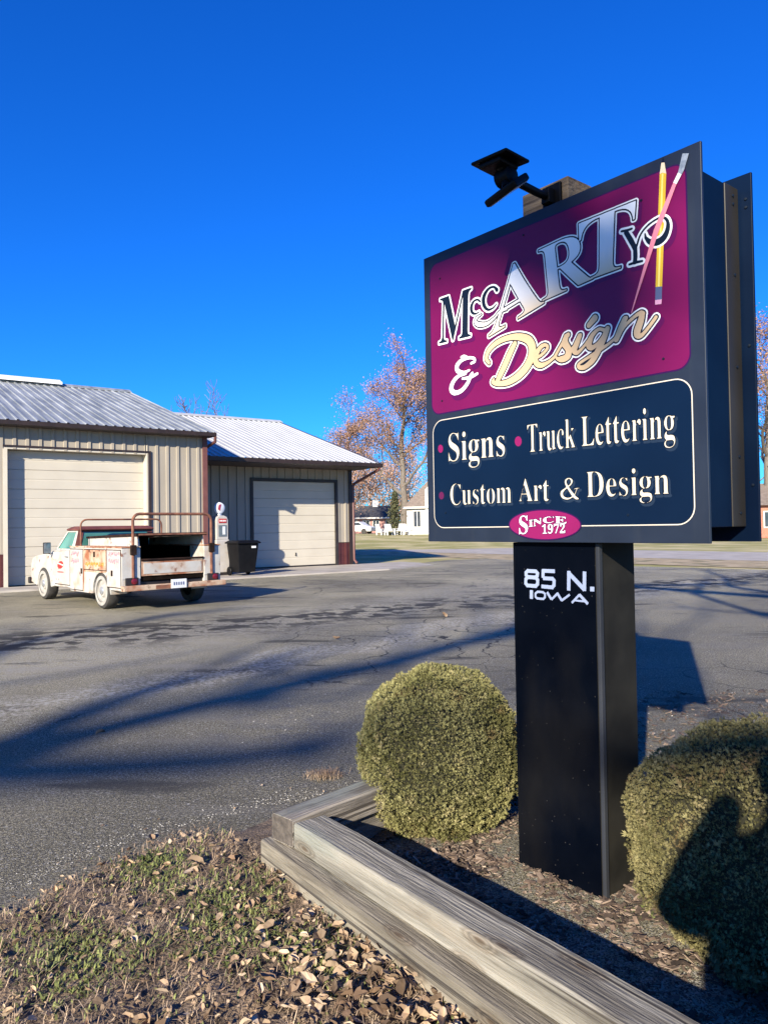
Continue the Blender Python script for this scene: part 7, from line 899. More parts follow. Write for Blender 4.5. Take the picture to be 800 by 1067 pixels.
# utility boxes with a wheel arch cut out
box = [(-0.86, 0.36), (-0.86, 1.10), (1.44, 1.10), (1.44, 0.26), (0.40, 0.26)] + [(max(-0.40, min(0.40, y)), max(0.27, z)) for y, z in arch(0, 0.27, 0.385, 12)] + [(-0.40, 0.36)]
for x0, x1, s in ((0.0, 0.345, 0), (TW-0.345, TW, 1)):
    g = MB(); g.prism(box, 'x', x0, x1); ub = g.build('utility_box', M_tr, TR, 0.012)
    xo = -0.012 if s == 0 else TW+0.012; xi = 0.0 if s == 0 else TW
    a_, b_ = min(xo, xi), max(xo, xi)
    for (y0, y1, z0, z1) in ((0.80, 1.41, 0.30, 1.06), (-0.24, 0.74, 0.70, 1.06), (-0.84, -0.29, 0.42, 1.06)):
        g = MB(); q_ = (-0.004, -0.0005) if s == 0 else (TW+0.0005, TW+0.004); g.box((q_[0], y0-0.014, z0-0.014), (q_[1], y1+0.014, z1+0.014)); g.build('door_gap', M_dkrust, ub)
        g = MB(); g.box((a_, y0, z0), (b_-0.0015 if s == 0 else b_, y1, z1)); d = g.build('box_door', M_rust if y0 == -0.24 else M_tr, ub, 0.006)
        g = MB(); xh = (a_-0.006, a_) if s == 0 else (b_, b_+0.006)
        yy = {0.80: 0.84, -0.24: 0.25, -0.84: -0.50}[y0]; zz = 0.66 if y0 != -0.24 else 0.98
        g.box((xh[0], yy-0.035, zz-0.05), (xh[1], yy+0.035, zz+0.05)); g.build('latch', M_dkrust, d)
    if s == 0:                          # hand painted advertising, faded past reading
        def scrawl(y0, y1, z, h, m, rows, sd):
            rr = random.Random(sd); g = MB()
            for r_ in range(rows):
                y = y0
                while y > y1:
                    zz = z-r_*h*1.35
                    pts = [(-0.016, y-i*0.022, zz+h*(0.5+0.5*sin(i*2.4+rr.random()*1.5))*(1.0 if i else 0.6)) for i in range(4)]
                    g.tube(pts, 0.010, 4); y -= 0.075
            g.build('lettering', m, ub)
        scrawl(1.33, 0.98, 0.93, 0.10, M_script, 2, 1); scrawl(-0.36, -0.74, 0.95, 0.09, M_script, 2, 3); scrawl(0.66, -0.16, 0.76, 0.085, M_orange, 1, 5)
    if s == 0:                          # rusted seams and lower edges
        g = MB(); g.box((-0.0035, 0.745, 0.28), (-0.0005, 0.795, 1.09)); g.build('rust_seam', M_rust, ub)
        g = MB(); g.box((-0.0035, -0.285, 0.68), (-0.0005, -0.245, 1.09)); g.build('rust_seam', M_rustd, ub)
        g = MB(); g.box((-0.0035, -0.24, 0.655), (-0.0005, 0.74, 0.69)); g.build('rust_seam', M_rust, ub)
    g = MB(); g.box((x0-0.004, -0.87, 1.101), (x1+0.004, 1.45, 1.125)); g.build('box_lid', M_rust, TR, 0.006)
g = MB(); g.box((0.346, -0.84, 0.52), (TW-0.346, 1.42, 0.58)); g.build('bed_floor', M_in, TR)
for x0, x1 in ((0.3465, 0.352), (TW-0.352, TW-0.3465)):
    g = MB(); g.box((x0, -0.35, 0.582), (x1, 1.355, 1.10)); g.build('bed_shade_sheet', M_in, TR)  # dark sheets added to stand in for shade on the bed walls
g = MB(); g.box((0.346, 1.36, 0.582), (TW-0.346, 1.42, 1.30)); g.build('bulkhead', M_in, TR)
for x0, x1 in ((0.325, 0.345), (TW-0.345, TW-0.325)):
    g = MB(); g.prism([(-0.84, 1.126), (-0.80, 1.30), (1.35, 1.26), (1.35, 1.126)], 'x', x0, x1); g.build('cover_side', M_tr, TR)
g = MB(); g.prism([(-0.90, 1.302), (-0.90, 1.355), (1.40, 1.30), (1.40, 1.262)], 'x', 0.30, TW-0.30); g.build('bed_cover', M_dkrust, TR, 0.006)
g = MB(); g.box((0.30, -0.915, 1.315), (TW-0.30, -0.902, 1.345)); g.build('cover_edge', M_rustd, TR, 0.004)
g = MB(); g.box((0.36, -0.86, 0.60), (TW-0.36, -0.82, 0.86)); tg = g.build('tailgate', M_rust, TR, 0.008)
g = MB(); g.box((0.40, -0.868, 0.635), (TW-0.40, -0.8602, 0.825)); g.build('tailgate_panel', M_tr, tg, 0.006)
g = MB(); g.tube([(0.36, -0.87, 0.885), (TW-0.36, -0.87, 0.885)], 0.02, 8); g.build('tailgate_bar', M_dkrust, tg)
for x0, x1 in ((0.005, 0.34), (TW-0.34, TW-0.005)):
    g = MB(); g.box((x0, -0.872, 0.56), (x1, -0.861, 1.08)); g.build('rear_panel', M_tr, TR, 0.005)
    g = MB(); xm = (x0+x1)/2; g.box((xm-0.115, -0.90, 0.455), (xm+0.115, -0.8725, 0.585)); tl = g.build('taillight', M_black, TR, 0.006)
    g = MB(); g.lathe([(0.055, 0), (0.05, -0.02), (0.03, -0.028), (0, -0.03)], (xm+0.04, -0.9005, 0.52), 'y', 16, False); g.build('lens', M_red, tl)
g = MB(); g.box((-0.03, -1.02, 0.36), (TW+0.03, -0.88, 0.452)); bp = g.build('rear_bumper', M_rust, TR, 0.012)
g = MB(); g.box((0.55, -1.024, 0.375), (0.95, -1.0205, 0.44)); g.build('rust_patch', M_rustd, bp)
g = MB(); g.box((0.83, -1.045, 0.365), (1.13, -1.028, 0.525)); pl = g.build('license_plate', M_plate, TR, 0.004)
g = MB()
for i in range(5): g.box((0.875+0.045*i, -1.0475, 0.42), (0.90+0.045*i, -1.0452, 0.475))
g.build('lettering', mat('plate ink', (0.08, 0.10, 0.2), (0.1, 0.12, 0.22), 9, 0.5), pl)
def hoop(x0, x1, y, z0, z1, r, name):
    c = 0.12; pts = [(x0, y, z0), (x0, y, z1-c)]+[(x0+c-c*cos(a), y, z1-c+c*sin(a)) for a in (0.4, 0.8, 1.2)]+[(x0+c, y, z1), (x1-c, y, z1)]+[(x1-c+c*sin(a), y, z1-c+c*cos(a)) for a in (0.4, 0.8, 1.2)]+[(x1, y, z1-c), (x1, y, z0)]
    g = MB(); g.tube(pts, r, 8); return g.build(name, M_rustd, TR)
hoop(0.20, TW-0.20, -0.885, 0.58, 1.69, 0.026, 'rear_rack'); hoop(0.12, TW-0.14, 1.20, 1.12, 1.63, 0.018, 'front_rack')
for x in (0.20, TW-0.20):
    g = MB(); g.box((x-0.05, -0.93, 0.98), (x+0.05, -0.873, 1.15)); g.build('rack_clamp', M_dkrust, TR, 0.006)
# cab
g = MB(); n = 0
lower = [(1.47, 0.30), (1.47, 1.06), (2.42, 1.02), (2.62, 0.99), (2.62, 0.30)]
g.prism(lower, 'x', 0.045, TW-0.045); cab = g.build('cab', M_tr, TR, 0.02)
def loft(g, secs):
    k = len(secs[0]); vs = [p for s_ in secs for p in s_]
    return g.add(vs, [(i*k+j, i*k+(j+1) % k, (i+1)*k+(j+1) % k, (i+1)*k+j) for i in range(len(secs)-1) for j in range(k)]+[tuple(range(k))[::-1], tuple(range((len(secs)-1)*k, len(secs)*k))])
def rring(x0, x1, y0, y1, z): return [(x0, y0, z), (x1, y0, z), (x1, y1, z), (x0, y1, z)]
# pillars as frame around the panes
gz0, gz1 = 1.04, 1.42
xb0, xb1, xt0, xt1 = 0.10, TW-0.10, 0.20, TW-0.20; yb0, yb1, yt0, yt1 = 1.49, 2.46, 1.52, 2.05
def P_(u, v, side):
    """a point of the greenhouse: side l/r/b/f, u along, v up"""
    x0, x1 = xb0+(xt0-xb0)*v, xb1+(xt1-xb1)*v; y0, y1 = yb0+(yt0-yb0)*v, yb1+(yt1-yb1)*v; z = gz0+(gz1-gz0)*v
    return {'l': (x0, y0+(y1-y0)*u, z), 'r': (x1, y0+(y1-y0)*u, z), 'b': (x0+(x1-x0)*u, y0, z), 'f': (x0+(x1-x0)*u, y1, z)}[side]
for side, (a, b, c, d) in {'l': (0.16, 0.90, 0.06, 0.92), 'r': (0.16, 0.90, 0.06, 0.92), 'b': (0.07, 0.93, 0.10, 0.92), 'f': (0.05, 0.95, 0.06, 0.94)}.items():
    g = MB(); o = [P_(0, 0, side), P_(1, 0, side), P_(1, 1, side), P_(0, 1, side)]; i = [P_(a, c, side), P_(b, c, side), P_(b, d, side), P_(a, d, side)]
    g.add(o+i, [(0, 1, 5, 4), (1, 2, 6, 5), (2, 3, 7, 6), (3, 0, 4, 7)]); g.build('window_frame', M_tr if side != 'b' else M_mroof, cab)
    g = MB(); ctr = Vector(((xb0+xb1)/2, 1.95, 1.2)); nrm = {'l': Vector((1, 0, 0)), 'r': Vector((-1, 0, 0)), 'b': Vector((0, 1, 0)), 'f': Vector((0, -1, 0))}[side]*0.012
    g.quad(*[tuple(Vector(p)+nrm) for p in i]); g.build('rear_window' if side == 'b' else 'window', M_glass, cab)
g = MB(); loft(g, [rring(xt0-0.02, xt1+0.02, yt0-0.05, yt1+0.02, gz1-0.005), rring(xt0-0.03, xt1+0.03, yt0-0.07, yt1+0.03, gz1+0.03), rring(xt0+0.08, xt1-0.08, yt0+0.02, yt1-0.10, gz1+0.085)]); g.build('cab_roof', M_mroof, cab, 0.02)
for x, xo in ((0.045, 0.033), (TW-0.045, TW-0.033)):
    g = MB(); q_ = sorted((x+(0.001 if x > 1 else -0.001), x+(0.004 if x > 1 else -0.004))); g.prism([(1.545, 0.345), (1.545, 1.035), (2.395, 1.005), (2.437, 0.345)], 'x', q_[0], q_[1]); g.build('door_gap', M_dkrust, TR)
    g = MB(); g.prism([(1.56, 0.36), (1.56, 1.03), (2.38, 1.0), (2.42, 0.36)], 'x', min(x, xo), max(x, xo)); dr = g.build('door', M_tr, TR, 0.004)
    if x < 1:
        g = MB(); g.lathe([(0.0, -0.004), (1.0, -0.004), (1.0, 0)], (0, 0, 0), 'x', 24, False); dc = g.build('door_decal', M_decal, dr); dc.scale = (1, 0.155, 0.075); dc.location = (0.0325, 2.02, 0.74); dc.rotation_euler = (rad(-8), 0, 0)
        g = MB(); 
        for i in range(5): g.box((0.026, 1.88+i*0.06, 0.725+0.008*i), (0.0284, 1.91+i*0.06, 0.755+0.008*i))
        g.build('lettering', P_white, dr)
        g = MB()
        for i in range(6): g.box((0.0295, 1.86+i*0.055, 0.585), (0.0325, 1.895+i*0.055, 0.612))
        g.build('lettering', M_decal, dr)
        g = MB(); g.box((0.008, 1.60, 0.90), (0.0325, 1.74, 0.925)); g.build('handle', M_hub, dr, 0.004)
g = MB(); fend = [(2.35, 0.30), (2.35, 1.0), (3.40, 0.90), (3.60, 0.84), (3.68, 0.72), (3.68, 0.34), (WB+0.40, 0.27)]+[(WB+y, max(0.27, z)) for y, z in arch(0, 0.27, 0.385, 12)][1:-1]+[(WB-0.40, 0.27)]
for x0, x1 in ((0.02, 0.34), (TW-0.34, TW-0.02)):
    g = MB(); g.prism(fend, 'x', x0, x1); g.build('fender', M_tr, TR, 0.02)
g = MB(); g.prism([(2.45, 0.55), (2.45, 1.01), (2.7, 1.02), (3.45, 0.94), (3.62, 0.86), (3.66, 0.55)], 'x', 0.341, TW-0.341); g.build('hood', M_rust, TR, 0.02)
g = MB(); g.box((-0.01, 3.70, 0.30), (TW+0.01, 3.80, 0.44)); g.build('front_bumper', M_black, TR, 0.02)
g = MB(); g.box((0.35, -0.8, 0.34), (TW-0.35, 3.6, 0.50)); g.build('chassis', M_black, TR)
for x in (-0.10, TW+0.10):
    s = 1 if x > 1 else -1
    g = MB(); g.box((x-0.075, 2.36, 0.96), (x+0.075, 2.40, 1.19)); mi = g.build('mirror', M_black, TR, 0.012)
    g = MB(); g.box((x-0.065, 2.352, 0.975), (x+0.065, 2.3595, 1.175)); g.build('mirror_glass', mat('mirror glass', (0.10, 0.13, 0.16), (0.2, 0.25, 0.3), 8, 0.08, metal=0.4), mi)
    g = MB(); g.tube([(x, 2.39, 0.98), (x-s*0.13, 2.40, 0.93)], 0.012, 6); g.build('mirror_arm', M_hub, mi)
for y in (0.0, WB):
    for s, x in ((-1, 0.012), (1, TW-0.012)):
        g = MB(); q = -s
        prof = [(0.20, 0.0), (0.285, -0.004), (0.315, 0.012), (0.328, 0.045), (0.330, 0.11), (0.328, 0.175), (0.315, 0.205), (0.285, 0.215), (0.20, 0.21)]
        g.lathe([(r, h*q) for r, h in prof], (0, 0, 0), 'x', 36, False); wh = g.build('wheel', M_tyre, TR); wh.location = (x, y, 0.330)
        g = MB()
        for i in range(40):
            a = 2*pi*i/40; g.box((0, 0, 0), (0, 0, 0)) if False else None
        g = MB(); g.lathe([(0.205, -0.0065*q), (0.268, -0.0075*q), (0.268, -0.003*q)], (0, 0, 0), 'x', 36, False); g.build('whitewall', M_wwall, wh)
        g = MB(); g.lathe([(0.20, 0.0), (0.195, 0.03*q), (0.13, 0.045*q), (0.105, 0.012*q), (0.06, 0.005*q), (0.0, 0.0)], (0, 0, 0), 'x', 30, False); g.build('rim', M_wwall, wh)
        g = MB(); g.lathe([(0.075, 0.008*q), (0.065, -0.012*q), (0.03, -0.022*q), (0.0, -0.024*q)], (0, 0, 0), 'x', 20, False); g.build('hubcap', M_hub, wh)

# ------------------------------------------------------------------ antique gas pump and wheeled bin
gx, gy = bw(5.72, 0.28)
GP = thing('gas_pump', 'antique white gas pump with a round globe by the building corner', 'gas pump', (gx, gy, 0.045), BA+rad(8))
M_pump = mat('white pump enamel', (0.52, 0.49, 0.45), (0.44, 0.40, 0.35), 4, 0.35); over(M_pump, (0.45, 0.25, 0.15), 5, 0.64, 0.72, amount=0.6)
g = MB(); g.box((-0.25, -0.20, 0), (0.25, 0.20, 0.08)); g.build('base', M_black, GP, 0.01)
g = MB(); g.box((-0.22, -0.18, 0.081), (0.22, 0.18, 1.05)); g.build('lower_body', M_pump, GP, 0.02)
g = MB(); sec = [(-0.20, 1.051), (0.20, 1.051), (0.20, 1.62), (0.16, 1.72), (0.07, 1.76), (-0.07, 1.76), (-0.16, 1.72), (-0.20, 1.62)]
g.prism(sec, 'y', -0.16, 0.16); ubd = g.build('upper_body', M_pump, GP, 0.015)
g = MB(); g.box((-0.12, -0.172, 1.54), (0.14, -0.1605, 1.67)); sp_ = g.build('red_panel', mat('red enamel', (0.45, 0.035, 0.03), (0.36, 0.03, 0.03), 6, 0.35), ubd, 0.004)
g = MB()
for i in range(4): g.box((-0.09+0.055*i, -0.1745, 1.585), (-0.055+0.055*i, -0.1722, 1.63))
g.build('lettering', P_white, sp_)
g = MB(); g.box((-0.13, -0.17, 1.14), (0.14, -0.1605, 1.48)); df = g.build('dial_face', mat('dial grey', (0.10, 0.12, 0.14), (0.16, 0.19, 0.21), 6, 0.15), ubd, 0.004)
g = MB(); g.box((0.0, -0.176, 1.20), (0.09, -0.1705, 1.44)); g.build('counter', M_plate, df)
g = MB(); g.lathe([(0.10, 0), (0.075, 0.03), (0.075, 0.06)], (0, 0, 1.755), 'z', 20); g.build('neck', M_hub, GP)
M_globe = mat('white globe glass', (0.74, 0.76, 0.80), (0.66, 0.68, 0.72), 3, 0.12)
g = MB(); g.lathe([(0.0, -0.075), (0.11, -0.07), (0.16, -0.045), (0.178, 0.0), (0.16, 0.045), (0.11, 0.07), (0.0, 0.075)], (0, 0, 1.985), 'y', 32, False); gl = g.build('globe', M_globe, GP)
g = MB(); g.prism([(-0.10, 1.95), (-0.02, 1.90), (0.02, 2.10), (-0.06, 2.09)], 'y', -0.0795, -0.0755); g.build('globe_emblem', mat('emblem red', (0.4, 0.04, 0.05), (0.3, 0.04, 0.08), 12, 0.3), gl)
g = MB(); g.tube([(0.215, -0.02, 1.35), (0.27, -0.03, 1.2), (0.29, -0.05, 0.6), (0.26, -0.06, 0.4), (0.225, -0.05, 0.5)], 0.018, 8); g.build('hose', M_blk, GP)
bxx, byy = bw(6.13, -0.42)
BN = thing('trash_bin', 'black wheeled trash bin in front of the gas pump', 'bin', (bxx, byy, 0.045), BA+rad(4))
M_bin = mat('black bin plastic', (0.0035, 0.0035, 0.0045), (0.006, 0.006, 0.007), 6, 0.5, spec=0.2)
g = MB(); loft(g, [rring(-0.27, 0.27, -0.26, 0.26, 0.10), rring(-0.34, 0.34, -0.36, 0.34, 0.93)]); g.build('body', M_bin, BN, 0.025)
g = MB(); loft(g, [rring(-0.38, 0.38, -0.42, 0.38, 0.931), rring(-0.38, 0.38, -0.42, 0.38, 0.965), rring(-0.30, 0.30, -0.34, 0.30, 1.02)]); g.build('lid', M_bin, BN, 0.012)
g = MB(); g.tube([(-0.28, 0.40, 0.93), (0.28, 0.40, 0.93)], 0.018, 8); g.build('handle', M_bin, BN)
g = MB(); g.box((0.10, -0.368, 0.80), (0.24, -0.3565, 0.86)); g.build('sticker', M_plate, BN)
for x in (-0.30, 0.30):
    g = MB(); g.lathe([(0.0, -0.03), (0.12, -0.03), (0.13, -0.02), (0.13, 0.02), (0.12, 0.03), (0.0, 0.03)], (x, 0.24, 0.13), 'x', 20, False); g.build('wheel', M_bin, BN)
# ------------------------------------------------------------------ trees
M_bark = mat('grey bark', (0.10, 0.082, 0.065), (0.20, 0.17, 0.14), 6, 0.9, 0.6, 20, stretch=(3, 3, 0.6))
M_barkd = mat('dark bark', (0.055, 0.045, 0.038), (0.12, 0.10, 0.085), 6, 0.9)
M_leafo = mat('rusty oak leaves', (0.22, 0.12, 0.08), (0.34, 0.205, 0.145), 0.5, 0.85, island=0.5, spec=0.2)
M_leafp = mat('pale dry leaves', (0.36, 0.22, 0.16), (0.46, 0.30, 0.23), 0.4, 0.85, island=0.4, spec=0.2)
def grow(g, tips, p, d, ln, r, depth, rr, spread=0.55, up=0.18, ratio=0.72, n=4, minr=0.012, kids=(2, 3), bend=0.16):
    pts = [Vector(p)]; rad_ = [r]; d = Vector(d).normalized(); side = []
    for i in range(n):
        d = (d+Vector((rr.gauss(0, bend), rr.gauss(0, bend), rr.gauss(0, bend)*0.6+up*0.25))).normalized()
        pts.append(pts[-1]+d*ln/n); rad_.append(max(minr, r*(1-0.42*(i+1)/n))); side.append((pts[-1].copy(), d.copy()))
    g.tube(pts, rad_, 7 if r > 0.06 else (5 if r > 0.025 else 3), depth == 0)
    if depth == 0: tips += [q for q, _ in side]; return
    for k in range(rr.randint(*kids)):
        nd = (d+Vector((rr.gauss(0, spread), rr.gauss(0, spread), rr.gauss(0, spread*0.6)+up))).normalized()
        grow(g, tips, pts[-1], nd, ln*rr.uniform(ratio-0.12, ratio+0.10), rad_[-1]*0.82, depth-1, rr, spread, up, ratio, n, minr, kids, bend)
    for q, dd in side[:-1]:
        if rr.random() < 0.75:
            nd = (dd*0.5+Vector((rr.gauss(0, spread*1.3), rr.gauss(0, spread*1.3), rr.gauss(0, spread*0.6)+up))).normalized()
            grow(g, tips, q, nd, ln*rr.uniform(0.45, 0.7), rad_[-1]*0.55, max(0, depth-2), rr, spread, up, ratio, n, minr, kids, bend)
    tips.append(pts[-1])
def leaf_cards(g, tips, per, size, rr, sc=0.45, droop=0.0):
    for q in tips:
        for k in range(per if per >= 1 else (1 if rr.random() < per else 0)):
            c = q+Vector((rr.gauss(0, sc), rr.gauss(0, sc), rr.gauss(0, sc)-droop)); s = size*rr.uniform(0.5, 1.3)
            u = Vector((rr.gauss(0, 1), rr.gauss(0, 1), rr.gauss(0, 1))).normalized(); v = u.orthogonal().normalized(); v = (v*cos(rr.random()*6)+u.cross(v)*sin(rr.random()*6)).normalized()
            o = len(g.v); g.v += [tuple(c-u*s), tuple(c+v*s*0.55+u*s*0.1), tuple(c+u*s), tuple(c-v*s*0.5)]; g.f.append((o, o+1, o+2, o+3)); g.sm.append(False)
def tree(label, loc, h, r, seed, depth=4, leaf=None, per=2, size=0.2, first=0.28, limbs=7, spread=0.5, bark=None, minr=0.012, sc=0.45, group=None, up=0.2, reach=0.36):
    rr = random.Random(seed); T = thing('tree', label, 'tree', loc, 0, group); g = MB(); tips = []
    pts = []; rs = []; k = 9; x = y = 0
    for i in range(k+1):
        pts.append(Vector((x, y, h*0.82*i/k))); rs.append(r*(1.25 if i == 0 else 1)*(1-0.80*i/k)); x += rr.gauss(0, h*0.008); y += rr.gauss(0, h*0.008)
    g.tube(pts, rs, 10)
    for i in range(limbs):
        f = first+(0.92-first)*i/max(1, limbs-1); q = f*k; j = min(k-1, int(q)); p = pts[j].lerp(pts[j+1], q-j); a = i*2.4+rr.random()
        d = Vector((cos(a), sin(a), rr.uniform(0.35, 0.8))); grow(g, tips, p, d, h*reach*(1.05-0.62*f), r*(1-0.75*f)*0.55, depth-1, rr, spread, up, minr=minr)
    grow(g, tips, pts[-1], Vector((0.1, 0, 1)), h*0.14, rs[-1], 2, rr, spread, up, minr=minr)
    g.build('trunk', bark or M_bark, T)
    if leaf:
        g = MB(); leaf_cards(g, tips, per, size, rr, sc); g.build('crown', leaf, T)
    return T
gz = ground_z
tree('tall rusty leaved oak standing just behind the white house', (2.2, 76, 0.6), 18.2, 0.42, 11, 4, M_leafo, 15, 0.085, 0.20, 12, 0.5, minr=0.02, sc=0.38, reach=0.22)
tree('shorter rusty leaved tree beside the tall oak, over the garage roof', (-3.9, 82, 0.6), 14.2, 0.26, 5, 4, M_leafo, 9, 0.085, 0.25, 9, 0.45, minr=0.02, reach=0.18)
for i, (x, y, h, lab) in enumerate(((-2.2, 118, 11, 'pale pink brown tree behind the far dark roofed house'), (3.0, 126, 12, 'pale tree between the far house and the oak trunk'), (-7.5, 122, 12, 'pale tree showing just past the garage downspout'))):
    tree(lab, (x, y, 0.6), h, 0.28, 31+i, 3, M_leafp, 9, 0.16, 0.2, 9, 0.6, minr=0.03, sc=0.8, group='pale trees beyond the houses')
tree('bare twiggy tree poking above the workshop roof', (-15.3, 62, 0.4), 12.2, 0.22, 8, 4, None, first=0.35, limbs=8, bark=mat('twig bark', (0.14, 0.10, 0.085), (0.2, 0.15, 0.12), 5, 0.9), minr=0.018, reach=0.30)
tree('rusty leaved tree rising beside the brick house past the sign', (33.0, 64, 0.05), 17.0, 0.42, 17, 4, M_leafo, 10, 0.09, 0.2, 11, 0.5, minr=0.02, sc=0.5, reach=0.36)
rr = random.Random(77); g = MB(); pts = []
for i in range(420):                                  # far wood closing the horizon
    x = rr.uniform(-190, 260); y = 175+0.10*abs(x)+rr.uniform(-12, 12); h = rr.uniform(6.5, 11)*(0.85+0.3*noise.noise((x*.02, 0, 0)))
    g.tube([(x, y, 0.4), (x+rr.gauss(0, .3), y, h*.6), (x+rr.gauss(0, .6), y, h)], [0.22, 0.14, 0.05], 4)
    for k in range(22):
        z = h*rr.uniform(0.22, 1.0); w_ = h*0.30*(1-((z/h-0.55)/0.55)**2*0.8); pts.append(Vector((x+rr.gauss(0, w_*.6), y+rr.gauss(0, w_*.6), z)))
leaf_cards(g, pts, 4, 0.42, rr, 0.55)
tag(g.build('woods', mat('far wood', (0.15, 0.105, 0.085), (0.26, 0.185, 0.145), 0.15, 0.95, island=0.4, spec=0.1)), 'far brown leafless wood along the horizon', 'woods', kind='stuff')
# evergreen against the house
ev = thing('evergreen_shrub', 'dark evergreen shrub against the left corner of the white house', 'shrub', (1.0, 68.6, 0.6)); rr = random.Random(4)
g = MB(); g.tube([(0, 0, -0.1), (0, 0, 3.4)], [0.09, 0.03], 6); g.build('trunk', M_barkd, ev)
g = MB(); leaf_cards(g, [Vector((rr.gauss(0, 0.42)*(1-z/4.6), rr.gauss(0, 0.42)*(1-z/4.6), z)) for z in [rr.uniform(0.1, 3.9) for _ in range(900)]], 3, 0.11, rr, 0.10)
g.build('foliage', mat('evergreen leaves', (0.035, 0.045, 0.018), (0.09, 0.085, 0.035), 2, 0.85, island=0.4), ev)

# ------------------------------------------------------------------ houses beyond the lawn
M_sid = mat('white siding', (0.66, 0.62, 0.56), (0.72, 0.69, 0.63), 1, 0.6, stretch=(0.2, 0.2, 6)); M_shin = mat('brown shingles', (0.16, 0.125, 0.10), (0.24, 0.19, 0.155), 4, 0.9, stretch=(1, 1, 3))
M_dsh = mat('dark shingles', (0.035, 0.035, 0.04), (0.07, 0.068, 0.07), 3, 0.9); M_pinkw = mat('pinkish siding', (0.46, 0.22, 0.19), (0.52, 0.28, 0.24), 2, 0.8); M_brick = mat('red brick', (0.34, 0.12, 0.08), (0.42, 0.19, 0.13), 6, 0.9, stretch=(1, 1, 3))
M_wing = mat('window glass', (0.03, 0.04, 0.05), (0.06, 0.07, 0.09), 1, 0.1)
def window(par, x, y, z, w_, h_, nx=0, m=M_sid):
    g = MB(); t_ = 0.09; g.box((x-w_/2-t_, y-0.06, z-t_), (x+w_/2+t_, y-0.005, z)); g.box((x-w_/2-t_, y-0.06, z+h_), (x+w_/2+t_, y-0.005, z+h_+t_))
    g.box((x-w_/2-t_, y-0.06, z+0.001), (x-w_/2, y-0.005, z+h_-0.001)); g.box((x+w_/2, y-0.06, z+0.001), (x+w_/2+t_, y-0.005, z+h_-0.001)); g.box((x-0.03, y-0.05, z+0.001), (x+0.03, y-0.005, z+h_-0.001))
    f = g.build('window', m, par); g = MB(); g.quad((x-w_/2, y-0.012, z), (x+w_/2, y-0.012, z), (x+w_/2, y-0.012, z+h_), (x-w_/2, y-0.012, z+h_)); g.build('pane', M_wing, f)
H1 = thing('white_house', 'white house with brown shingle roof partly hidden by the sign', 'house', (2.15, 70, 0.6), rad(-6))
g = MB(); g.box((0, 0, 0), (9, 8, 2.62)); g.build('wall', M_sid, H1)
g = MB(); g.add([(-0.35, -0.4, 2.55), (9.35, -0.4, 2.55), (9.35, 8.4, 2.55), (-0.35, 8.4, 2.55), (2.6, 4, 6.1), (6.4, 4, 6.1)], [(0, 1, 5, 4), (1, 2, 5), (2, 3, 4, 5), (3, 0, 4), (0, 3, 2, 1)]); g.build('roof', M_shin, H1)
g = MB(); g.box((-0.38, -0.46, 2.46), (9.38, -0.36, 2.62)); g.build('gutter', M_sid, H1)
g = MB(); g.add([(1.75, -0.3, 0), (5.6, -0.3, 0), (5.6, -0.3, 4.2), (3.67, -0.3, 6.4), (1.75, -0.3, 4.2), (1.75, 4, 0), (5.6, 4, 0), (5.6, 4, 4.2), (3.67, 4, 6.4), (1.75, 4, 4.2)], [(0, 1, 2, 3, 4), (0, 4, 9, 5), (1, 6, 7, 2), (2, 7, 8, 3), (3, 8, 9, 4)]); g.build('front_gable', M_sid, H1)
window(H1, 0.95, 0, 0.75, 0.62, 1.45); window(H1, 2.5, -0.3, 0.8, 0.8, 1.5); window(H1, 3.6, -0.3, 3.9, 0.8, 1.2)
H2 = thing('far_house', 'distant pinkish house with low dark roof behind the lawn', 'house', (-4.6, 92, 0.6), rad(4))
g = MB(); g.box((0, 0, 0), (6.2, 7, 1.9)); g.build('wall', M_pinkw, H2)
g = MB(); g.add([(-0.6, -0.6, 1.85), (6.8, -0.6, 1.85), (6.8, 7.6, 1.85), (-0.6, 7.6, 1.85), (1.8, 3.5, 3.5), (5.6, 3.5, 3.5)], [(0, 1, 5, 4), (1, 2, 5), (2, 3, 4, 5), (3, 0, 4), (0, 3, 2, 1)]); g.build('roof', M_dsh, H2)
g = MB(); g.box((3.4, 3.2, 3.1), (4.1, 3.9, 4.2)); g.build('chimney', M_sid, H2)
for x in (0.9, 2.4, 3.6, 5.2): window(H2, x, 0, 0.6, 0.7, 0.95)
g = MB(); g.box((-0.6, -0.72, 1.80), (6.8, -0.61, 1.97)); g.build('fascia', M_sid, H2)
H3 = thing('brick_house', 'red brick house glimpsed past the edge of the sign', 'house', (30.2, 61, 0), rad(-30))
g = MB(); g.box((0, 0, 0), (12, 8, 2.7)); g.build('wall', M_brick, H3)
g = MB(); g.add([(-0.4, -0.5, 2.65), (12.4, -0.5, 2.65), (12.4, 8.5, 2.65), (-0.4, 8.5, 2.65), (-0.4, 4, 4.6), (12.4, 4, 4.6)], [(0, 1, 5, 4), (2, 3, 4, 5), (1, 2, 5), (3, 0, 4), (0, 3, 2, 1)]); g.build('roof', M_shin, H3)
for x in (1.4, 4.5, 8): window(H3, x, 0, 0.9, 1.1, 1.2)
